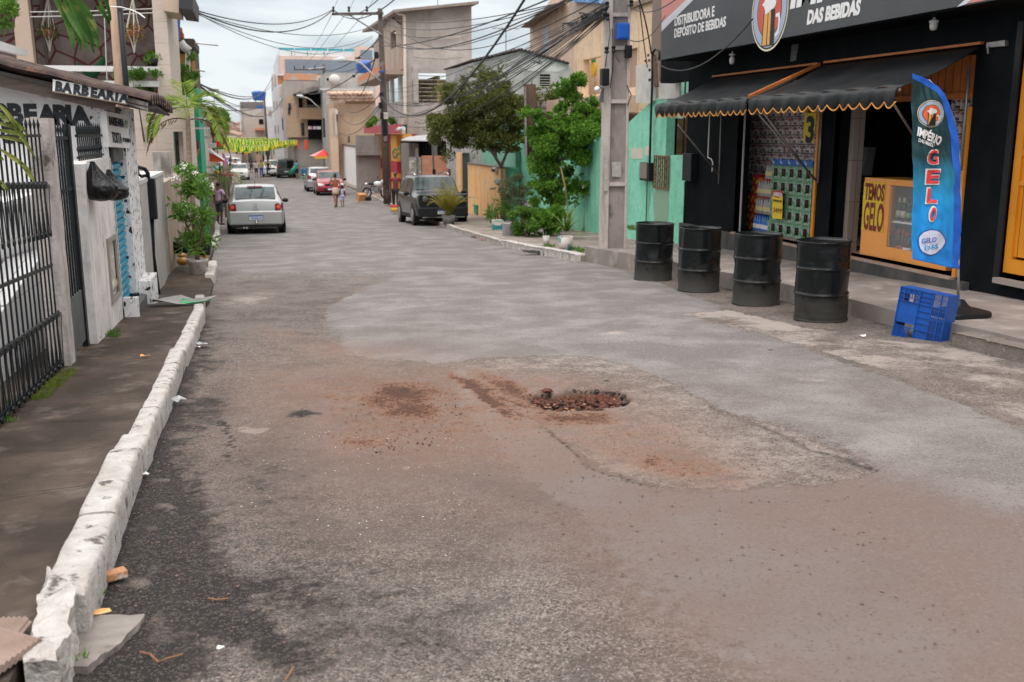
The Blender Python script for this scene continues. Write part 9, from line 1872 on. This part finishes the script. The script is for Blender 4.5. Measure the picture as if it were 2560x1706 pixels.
 if skirt:
  MB().lathe([(.072*H_,.585*H_),(.084*H_,.54*H_),(.098*H_,.46*H_),(.108*H_,.385*H_),(.104*H_,.385*H_),(.07*H_,.54*H_)],(0,0,0),20,Matrix.Diagonal((1,.8,1,1))).build('skirt',bot,t,local=True,smooth=True)
 elif bot:
  V_=[[0,0,.545*H_,.080*H_,.060*H_]];E_=[]
  for n in 'LR':
   k=len(V_);V_+=[[*[c*H_ for c in J['hip'+n]],.058*H_],[*[c*H_ for c in lp('hip'+n,'kne'+n,min(1,leg*2))],.047*H_ if leg<=.5 else .040*H_]];E_+=[(0,k),(k,k+1)]
   if leg>.5:V_.append([*[c*H_ for c in lp('kne'+n,'ank'+n,(leg-.5)*2)],.030*H_]);E_.append((k+1,k+2))
  skin('shorts' if leg<=.5 else 'trousers',V_,E_,bot,t)
 for n in 'LR':a=Vector(J['ank'+n])*H_;b_=Vector(J['toe'+n])*H_;MB().obox(((a.x+b_.x)/2,(a.y+b_.y)/2+.01*H_,.008*H_),(.05*H_,.135*H_,.014*H_)).build('sandal',M_trimb,t,local=True,bevel=.004)
 return t
def gpos(k,x,y,dz=.0):a=gg(k,x,y,dz);return a[0],a[1],gz(a[1])+dz
def cl(nm,c,c2=None,sc=10):return mat(nm,c,c2 or tuple(q*.8 for q in c),sc=sc,rough=.85)
x,y,z=gpos('C5',295,1350,.10);hp=1.70
t=person('man in a lilac shirt and dark shorts standing at the silver hatchback door',x,y,z,oY('C5',285,715,y)[1]-z,R(-40),'dark',cl('lilac_cloth',(.50,.36,.52)),cl('charcoal_cloth',(.06,.065,.075)),0.,armR=((.15,.05,.65),(.16,.16,.55),(.16,.20,.52)),longtop=True,sleeve=.8,leg=.5)
x,y,z=gpos('C5',1975,1095);t=person('woman in rust top and beige skirt with a hand at her ear, walking away',x,y,z,1.64,R(8),'brown',cl('rust_cloth',(.36,.10,.04)),cl('beige_cloth',(.62,.46,.36)),.8,armL=((-.17,.04,.70),(-.10,.07,.85),(-.07,.06,.90)),skirt=True,bare_back=True,hair='bun');WY_=y
MB().ball((.20,.05,.60),(.07,.05,.09),12,8).build('shoulder_bag',cl('brown_bag',(.25,.12,.07)),label='small brown bag at the walking woman\'s right hip',cat='bag').location=t.location
bpy.data.objects['shoulder_bag'].location=(t.location.x+.02,t.location.y,t.location.z+.25)
x,y,z=gpos('C5',2072,1095);person('child in a blue and white patterned outfit walking beside the woman',x,WY_,gz(WY_),1.10,R(0),'brown',cl('blue_pattern',(.30,.34,.62),(.66,.66,.74),22),cl('blue_pattern2',(.24,.28,.60),(.60,.60,.72),22),.4,hair='long')
x,y,z=gpos('C7',500,1115,.1);y=43.;x=oY('C7',462,800,y)[0];z=gz(y)+.1;person('man in a dark red shirt standing between the SUV and the orange shop',x,y,z,oY('C7',505,655,y)[1]-z,R(170),'dark',cl('dark_red_cloth',(.22,.012,.025)),cl('black_cloth',(.012,.012,.014)),0,hair='bald',leg=.9)
y=29.;x=oY('A6',612,500,y)[0];z=gz(y)+.1;person('dark haired child partly hidden behind the white flowering plant',x,y,z,1.25,R(-120),'dark',cl('black_tee',(.02,.018,.02)),cl('dark_shorts',(.05,.045,.05)),0,hair='long')
P_far=[(820,630,100,1.66,R(0),'tan',cl('white_cloth',(.66,.64,.66)),cl('black_cloth',(.012,.012,.014)),.6,'person in a white shirt and black shorts walking in the middle of the street'),(895,625,101,1.70,R(0),'brown',cl('yellow_cloth',(.62,.50,.05)),cl('royal_blue_cloth',(.02,.04,.35)),.5,'person in a yellow shirt and blue trousers walking beside the white shirt'),(993,615,102,1.72,R(0),'brown',cl('yellow_cloth',(.62,.50,.05)),cl('navy_cloth',(.015,.02,.10)),.6,'person in yellow with a black backpack in front of the far white car'),(745,525,116,1.65,R(180),'dark',cl('black_cloth',(.012,.012,.014)),cl('black_cloth',(.012,.012,.014)),0,'person dressed in black standing left of the walking group'),(1408,655,96,1.74,R(15),'tan',cl('cyan_cloth',(.02,.42,.62)),cl('navy_cloth',(.015,.02,.10)),.2,'man in a bright cyan shirt beside the dark van'),(440,500,118,1.65,R(180),'dark',cl('royal_blue_cloth',(.02,.04,.35)),cl('black_cloth',(.012,.012,.014)),0,'person in dark blue between the pink flag and the white car'),(512,440,112,1.7,R(0),'brown',cl('salmon_cloth',(.62,.28,.16)),cl('beige_cloth',(.62,.46,.36)),.4,'person in a salmon shirt behind the near white car'),(290,560,84,1.6,R(20),'dark',cl('black_cloth',(.012,.012,.014)),cl('charcoal_cloth',(.06,.065,.075)),0,'person in black standing near the balloons')]
for(px_,py_,Yp,h_,rz,sk,tp_,bt_,st,lb)in P_far:
 X0=oY('C5',px_,py_,Yp)[0];t=person(lb,X0,Yp,gz(Yp)+(.1 if 'pink flag' in lb or 'balloons' in lb else 0),h_,rz,sk,tp_,bt_,st,leg=.9 if 'trousers' in lb or 'backpack' in lb else .5)
 if 'backpack' in lb:MB().ball((0,-.12,1.22),(.14,.08,.2),12,8).build('backpack',M_trimb,label='black backpack worn by the person in yellow',cat='backpack',smooth=True).location=(t.location.x,t.location.y-.1,t.location.z+1.0)
# ================================================================== street things
def simple(name,label,cat,mb,m,**k):return mb.build(name,m,label=label,cat=cat,**k)
c_=p3('C5',1345,565,95.6);simple('sack','long green sack held by the man in the cyan shirt','sack',MB().tube([p3('C5',1400,480,95.6),p3('C5',1360,550,95.6),p3('C5',1310,620,95.6)],[.07,.22,.14],12),mat('green_sack',(.02,.20,.12),(.03,.26,.15),sc=3,rough=.7),smooth=True)
g_=gg('C5',1525,605,.1);Yb=97.;X0=oY('C5',1525,560,Yb)[0];t=thing('water_barrel','blue plastic barrel on the pavement beside the dark van','barrel',(X0,Yb,gz(Yb)+.1));MB().lathe([(.30,0),(.33,.06),(.36,.4),(.36,.7),(.33,.80),(.30,.82)],(X0,Yb,gz(Yb)+.1),24).build('barrel_body',mat('blue_barrel',(.02,.16,.32),(.015,.13,.27),sc=3,rough=.5),t,smooth=True)
X0=oY('C5',1530,620,92)[0];simple('beach_ball','round green and white striped bundle on the right kerb','bundle',MB().ball((X0,92,gz(92)+.30),(.36,.3,.28),18,10),mat('green_striped',(.10,.36,.24),(.60,.55,.40),sc=3,lo=.48,hi=.54,rough=.7,det=1),smooth=True)
t=thing('balloons','cluster of green, red and yellow balloons on the left pavement','balloons',p3('C5',210,600,78));bc_=[(.02,.42,.05),(.6,.04,.03),(.75,.45,.05),(.3,.6,.75)]
for i in range(16):c_=p3('C5',212+random.uniform(-38,38),545+random.uniform(-45,45),78+random.uniform(-.3,.3));MB().ball(c_,.17,10,7).build('balloon',mat('balloon_%s'%'abcd'[i%4],bc_[i%4],rough=.25),t,smooth=True)
Yp=86.;rowsP=[]
for i in range(15):
 f=i/14;yv=312+f*280;xl_=322+f*25+10*f*f;xr_2=335+95*min(1,(f*1.25))**.6;rowsP.append([p3('C5',xl_+(xr_2-xl_)*j/5,yv,Yp)+V(0,.05*math.sin(j+i*.6),0)for j in range(6)])
t=thing('feather_flag','pale pink feather flag on the left pavement beyond the palm clump','flag',(rowsP[0][0].x,Yp,gz(Yp)+.1));MB().grid(rowsP).build('flag_cloth',mat('pink_cloth',(.62,.33,.50),(.56,.28,.45),sc=3,rough=.6),t,smooth=True,solid=.02);MB().tube([p3('C5',330,310,Yp),p3('C5',350,600,Yp),V(p3('C5',350,600,Yp).x,Yp,gz(Yp)+.1)],.03,6).build('flag_pole',M_steel,t)
a,b_=p3('C5',462,592,70),p3('C5',585,740,70);t=thing('sidewalk_sign','white and pink printed board standing at the left kerb','sign',(a.x,70,b_.z));MB().box(a.x,70,b_.z,b_.x,70.06,a.z).build('board',mat('pink_print',(.66,.60,.58),(.60,.25,.25),sc=2.5,lo=.5,hi=.58,rough=.6),t)
MB().ball(p3('C5',400,615,66),(.42,.1,.18),14,6).build('pink_ornament',mat('hot_pink',(.65,.10,.22),rough=.6),label='pink oval ornament above the palm clump',cat='ornament',smooth=True)
# paint bucket, cardboard box
x,y,z=gpos('C7',455,1200,.11);y=min(y,46);x=oY('C7',455,1150,y)[0];z=oY('C7',455,1200,y)[1];h_=oY('C7',455,1115,y)[1]-z;t=thing('paint_bucket','yellow bucket with a red lid on the kerb by the dark SUV','bucket',(x,y,z));MB().lathe([(.17,0),(.21,h_*.7),(.2,h_*.7),(.02,h_*.68)],(x,y,z),18).build('bucket_body',mat('bucket_yellow',(.70,.36,.03),(.66,.5,.1),sc=9,rough=.5),t,smooth=True);MB().lathe([(.21,h_*.7),(.225,h_*.75),(.2,h_),(.02,h_)],(x,y,z),18).build('lid',M_rdl,t)
x,y,z=gpos('C7',20,1065,.1);t=thing('cardboard_box','tilted brown cardboard box on the kerb past the motorcycle','box',(x,y,z));MB().obox((x,y,z+.22),(.45,.35,.36),R(20),R(14)).build('box_body',mat('cardboard',(.55,.27,.12),(.48,.23,.10),sc=4,rough=.9),t);MB().obox((x+.35,y-.1,z+.12),(.26,.22,.18),R(-20)).build('black_flap',M_trimb,t)
# planters on the right pavement
def bucketpot(lb,k,x0,y0,x1,y1,m,name='planter',txt=None,sq=False):
 gx,gy=gg(k,(x0+x1)/2,y1,.11);a,b_=p3(k,x0,y0,gy),p3(k,x1,y1,gy);r=(b_.x-a.x)/2;h_=a.z-b_.z;t=thing(name,lb,'planter',((a.x+b_.x)/2,gy+r,b_.z));c_=V(*t.location)
 if sq:mb=MB();mb.hexa([c_+V(-r*.95,-r,0),c_+V(r*.95,-r,0),c_+V(r*.95,r,0),c_+V(-r*.95,r,0),c_+V(-r,-r*1.05,h_),c_+V(r,-r*1.05,h_),c_+V(r,r*1.05,h_),c_+V(-r,r*1.05,h_)]);mb.build('pot_body',m,t,bevel=.01)
 else:MB().lathe([(r*.8,0),(r,h_),(r*.93,h_),(r*.9,h_*.9),(.02,h_*.88)],c_,22).build('pot_body',m,t,smooth=True,weld=True)
 MB().lathe([(.02,h_*.93),(r*.88,h_*.93),(r*.88,h_*.95),(.02,h_*.95)],c_,18).build('soil',mat('potting_soil',(.05,.035,.025),rough=1.),t)
 if txt:text(txt,h_*.35,M_wt,t,frame_y(c_+V(-r*.75,-r*1.06,h_*.52)),'lettering',.004)
 return t
bucketpot('teal and white crate planter lettered Liza beside the spiky plant','B2',547,1188,622,1262,mat('teal_crate',(.02,.24,.26),(.58,.54,.46),sc=3.2,st=(.2,.2,1),lo=.5,hi=.52,rough=.6,det=0),'crate_planter','Liza',True)
bucketpot('grey lilac square pot between the teal crate and the glossy shrub','B2',625,1212,697,1300,mat('lilac_grey_pot',(.30,.28,.31),(.22,.20,.22),sc=5,rough=.7),'square_pot',None,True)
bucketpot('white and teal paint tin planter holding the strap leaved plant','B2',1040,1312,1146,1415,mat('paint_tin',(.58,.52,.47),(.03,.25,.28),sc=6,lo=.52,hi=.56,c3=(.3,.12,.07),sc3=9,lo3=.62,hi3=.7,rough=.6),'tin_planter',None)
bucketpot('small dirty white bucket left of the paint tin planter','B2',915,1305,965,1375,M_potw,'bucket_planter')
# ochre containers and pots behind the plumeria
yj=PB.y+.6
for i,(x0,y0,x1,y1)in enumerate([(395,1035,520,1110),(400,990,490,1035),(640,985,715,1110)]):
 a,b_=p3('A6',x0,y0,yj+.25*i),p3('A6',x1,y1,yj+.25*i);MB().ball(((a.x+b_.x)/2,yj+.25*i,(a.z+b_.z)/2),((b_.x-a.x)/2,.12,(a.z-b_.z)/2),16,8).build('gourd',mat('ochre_skin',(.50,.26,.05),(.42,.20,.04),sc=4,rough=.4),label=['large ochre rounded container left of the white pot','smaller ochre rounded container resting on the larger one','ochre rounded container right of the white pot'][i],cat='container',smooth=True)
MB().lathe([(.10,0),(.13,.22),(.11,.22),(.02,.2)],p3('A6',670,1010,yj+.3),14).build('plant_pot',M_black,label='black pot with orange rim right of the flowering plant',cat='pot',smooth=True);MB().lathe([(.13,0),(.15,.2),(.12,.2),(.02,.18)],p3('A6',440,990,yj+.7),14).build('plant_pot',M_black,label='black pot behind the ochre containers',cat='pot',smooth=True)
# litter
def flake(name,label,cat,k,x,y,r,m,dz=.01,el=1.5,kk=0):
 X0,Y0=gg(k,x,y,dz);mb=MB();c_=V(X0,Y0,gz(Y0)+dz);rows=[]
 P_=[c_+V(r*el*math.cos(a)*random.uniform(.6,1.2),r*math.sin(a)*random.uniform(.6,1.2),random.uniform(0,r*.7))for a in[2*math.pi*i/9 for i in range(9)]];top=c_+V(0,0,r*.3)
 for i in range(9):mb.face([P_[i],P_[(i+1)%9],top])
 return mb.build(name,m,label=label,cat=cat,solid=.003)
M_pw=mat('litter_white',(.75,.74,.72),rough=.5);M_clear=mat('clear_plastic',(.6,.62,.63),rough=.15,alpha=.45);M_grn=mat('litter_green',(.03,.40,.12),rough=.5);M_orl=mat('orange_peel',(.75,.30,.05),(.7,.5,.25),sc=30,rough=.7)
flake('litter','white scrap of paper on the road left of the blue crate','litter','B6',198,1188,.028,M_pw)
flake('litter','crumpled clear plastic bag against the left kerb','litter','A1',1385,952,.05,M_clear,.03);flake('litter','clear plastic cup lid in the left gutter','litter','A1',1582,508,.045,M_clear,.03);flake('litter','red and white wrapper beside the clear cup lid','litter','A1',1540,535,.035,mat('wrapper',(.65,.05,.04),(.7,.68,.66),sc=30,lo=.48,hi=.52,rough=.5),.02)
flake('litter','orange peel lying on the left pavement','litter','A1',1135,603,.03,M_orl,.15);flake('litter','green plastic scrap at the end of the kerb row','litter','A1',1520,190,.09,M_grn,.15,2.6);flake('litter','grey flat stone slab piece behind the kerb end','litter','A1',1370,200,.16,mat('grey_slab',(.36,.35,.34),rough=.9),.14,2.6)
flake('litter','white paper scrap in the near gutter beside the grass','litter','A2',1020,105,.022,M_pw);flake('litter','white crumpled carton scrap against the kerb face','litter','A2',828,468,.022,M_pw,.02,1);flake('litter','small green bottle fragment in the gutter','litter','A2',815,572,.016,M_grn,.01,2);flake('litter','orange snack piece at the gap in the kerb','litter','A2',698,1080,.02,M_orl,.02,2);flake('litter','tiny white scrap on the dark wet patch at the front','litter','A2',1557,1328,.010,M_pw,.01,1.3);flake('litter','turquoise scrap in the gutter','litter','A2',880,404,.009,mat('litter_turq',(.05,.55,.42),rough=.4),.01,1)
X0,Y0=gg('A2',815,815,.02);MB().obox((X0,Y0,gz(Y0)+.025),(.085,.055,.035),R(25)).build('brick_fragment',mat('brick_bit',(.42,.20,.10),(.52,.46,.42),sc=30,lo=.55,hi=.62,rough=.9),label='broken orange brick fragment in the left gutter',cat='brick',bevel=.006)
for i,L_ in enumerate([[(990,1370),(1060,1385),(1115,1440),(1180,1415),(1290,1385)],[(1470,988),(1530,1000),(1610,990)],[(2070,1475),(2040,1530),(2010,1570)]]):
 MB().tube([V(*gg('A2',x,y),gz(gg('A2',x,y)[1])+.008)for x,y in L_],[.004]*len(L_),5).build('twig',mat('twig_brown',(.28,.13,.07),(.18,.09,.05),sc=20,rough=.9),label=['bent brown twig on the wet dirt at the front','short brown twig near the black tar crack','thin pale straw at the bottom edge of the road'][i],cat='twig')
for i,(x,y,r,m,lb)in enumerate([(380,1290,.12,M_pw,'white litter by the right kerb, largest scrap'),(450,1285,.10,mat('pale_wood',(.50,.33,.2),rough=.8),'pale wooden stick by the right kerb'),(405,1315,.07,M_trimb,'black scrap by the right kerb'),(460,1333,.05,mat('litter_red',(.6,.05,.04),rough=.5),'red scrap by the right kerb'),(525,1280,.08,M_pw,'white scrap on the right pavement edge'),(880,1335,.10,M_pw,'folded white paper beside the glossy shrub'),(840,1435,.14,M_trimb,'flattened black rag on the road by the white kerb stones'),(520,1325,.05,M_pw,'small white scrap below the grey lilac pot'),(230,1218,.10,mat('litter_green2',(.03,.3,.1),rough=.4),'green bottle beside the grey tub')]):
 flake('litter',lb,'litter','B2',x,y,r,m,.02,1.8)
# ------------------------------------------------------------------ facade clutter on the far row
def on_y(nm,lb,cat,k,x0,y0,x1,y1,Yp,m,d=.25):
 t=thing(nm,lb,cat,p3(k,x0,y1,Yp));a,b_=p3(k,x0,y0,Yp),p3(k,x1,y1,Yp);MB().box(a.x,Yp-d,b_.z,b_.x,Yp-.01,a.z).build('casing',m,t,bevel=.02)
 MB().box(a.x+.08*(b_.x-a.x),Yp-d-.015,b_.z+.1*(a.z-b_.z),b_.x-.08*(b_.x-a.x),Yp-d-.003,a.z-.1*(a.z-b_.z)).build('front_panel',m,t);return t
M_rsg=mat('vermilion_sign',(.72,.08,.03),(.65,.06,.03),sc=2,rough=.5)
on_y('shop_sign','vermilion box sign beside the far pole, right one','sign','D6',315,890,362,1018,94.5,M_rsg,.3)
on_y('shop_sign','smaller vermilion box sign left of the dark far pole','sign','D6',222,905,245,1015,97,M_rsg,.3)
on_y('air_conditioner','white air conditioner on the tan entrance block','air conditioner','D6',722,505,755,560,82.6,M_fra,.4)
on_y('air_conditioner','pale box unit hanging on the white house wall top','air conditioner','D6',882,840,912,925,73,MATS['mast_grey'],.3)
M_lau=[mat('laundry_white',(.68,.68,.70),rough=.8),mat('laundry_red',(.62,.10,.08),rough=.8),mat('laundry_grey',(.40,.40,.44),rough=.8)]
t=thing('clothes_line','line of white and red washing hanging in the tan arcade','washing line',p3('D6',450,740,97.5));MB().tube([p3('D6',360,745,97.5),p3('D6',525,745,97.5)],.02,5).build('line',M_steel,t)
for i,x in enumerate(range(370,515,24)):a,b_=p3('D6',x,712,97.5),p3('D6',x+19,752,97.5);MB().box(a.x,97.48,b_.z,b_.x,97.52,a.z).build('garment',M_lau[(0,2,1,0,2,0,0)[i]],t)
# washing tank, dish and aerials on the roofs
for i,(k,x,y,Yp,h_)in enumerate([('A4',1000,200,104,1.6),('A4',700,205,104,1.2),('C6',1200,90,60,1.1),('B1',300,610,43,1.0)]):
 p=p3(k,x,y,Yp);t=thing('roof_aerial',['thin television aerial on the brick storey roof, right','thin television aerial on the brick storey roof, left','thin aerial on the unpainted grey house roof','thin aerial on the grey gable roof'][i],'aerial',p);MB().tube([p-V(0,0,.5),p+V(0,0,h_)],.025,5).build('mast',M_steel,t)
 MB().tube([p+V(-.6,0,h_),p+V(.6,0,h_)],.015,4).build('boom',M_steel,t)
 for q in range(5):MB().tube([p+V(-.5+q*.25,-.3,h_),p+V(-.5+q*.25,.3,h_)],.012,4).build('element',M_steel,t)
# exposed brick and patched render on the grey and tan houses
def patch_y(k,pts_,Yp,m,d=.012,lb='exposed_brick',par=None):o=MB().prism([p3(k,x,y,Yp-d)for x,y in pts_],(0,d-.002,0)).build(lb,m,par);return o
ghs=next(o for o in bpy.data.objects if o.get('label','').startswith('unpainted grey three storey'))
M_tan2=mat('patched_render',(.55,.50,.46),(.40,.35,.31),sc=.8,rough=.95)
patch_y('C6',[(870,620),(1200,640),(1560,625),(1570,800),(1300,830),(1050,815),(860,800)],HY,M_tan2,.015,'render_patch',ghs)
patch_y('C6',[(900,300),(1500,290),(1640,360),(1600,520),(1250,560),(900,520)],HY,M_tan2,.015,'render_patch',ghs)
gab=next(o for o in bpy.data.objects if o.get('label','').startswith('grey cement gable'))
patch_y('B1',[(560,640),(900,730),(1000,790),(900,830),(560,820),(420,740)],GY_,mat('pale_gable_patch',(.55,.54,.53),(.42,.41,.40),sc=.8,rough=.95),.015,'render_patch',gab)
bh=next(o for o in bpy.data.objects if o.get('label','').startswith('tan balcony house topped'))
for(x0,y0,x1,y1)in[(700,860,760,1000),(690,960,740,1100),(1160,970,1180,1200),(1250,820,1400,950),(980,1290,1050,1560)]:rectY(bh,'window','A4',x0,y0,x1,y1,100,M_glass,.06,-.5)
for i in range(9):x=1100+i*36;rectY(bh,'balcony_baluster','A4',x,900,x+8,965,100,M_fra,.06,-1.25)
# red and orange street level fronts down both sides
for i,(k,x0,y0,x1,y1,Yp,c_,lb)in enumerate([('C5',430,235,560,262,150,(.55,.30,.10),'ochre fascia at the street end, leftmost'),('C5',760,195,930,225,145,(.02,.05,.40),'blue and yellow fascia under the bunting'),('C5',640,240,700,330,150,(.70,.35,.08),'orange painted front at the street end'),('C5',1180,205,1240,300,130,(.50,.05,.04),'red narrow front left of the dark arcade'),('C5',870,250,920,340,148,(.20,.35,.16),'green door front at the street end')]):
 on_y('street_front',lb,'shopfront',k,x0,y0,x1,y1,Yp,mat('front_%s'%'abcde'[i],c_,tuple(q*.7 for q in c_),sc=.8,rough=.8),.6)  # shop front boxes set along the far facades
far=[(590,262,172,(.62,.52,.44)),(700,262,176,(.66,.60,.56)),(800,255,170,(.55,.38,.26)),(500,250,168,(.58,.50,.45)),(930,262,160,(.60,.54,.50)),(1050,240,150,(.62,.50,.38))]
for i,(x,yt,Yp,c_)in enumerate(far):
 a,b_=p3('C5',x,yt-90,Yp),p3('C5',x+100,yt,Yp);t=thing('far_house',['cream house closing the street view, left of centre','pale house closing the street view at the centre','tan house closing the street view right of centre','beige house closing the street view, leftmost','whitish house behind the yellow bunting end','ochre cream house just left of the dark arcade'][i],'house',(a.x,Yp,-4));m=mat('closing_wall_%s'%'abcdef'[i],c_,tuple(q*.8 for q in c_),sc=.4,rough=.9)
 MB().box(a.x,Yp,-4.5,b_.x,Yp+8,a.z).build('wall',m,t);MB().box(a.x-.3,Yp-.5,a.z,b_.x+.3,Yp+8.3,a.z+.25).build('roof',MATS['far_roof'],t)
 wd_=b_.x-a.x
 for q in(.12,.58):
  for zz in(a.z-1.7,a.z-4.4):MB().box(a.x+wd_*q,Yp-.06,zz,a.x+wd_*(q+.26),Yp-.005,zz+1.1).build('window',M_dark if i%2 else M_glass,t)
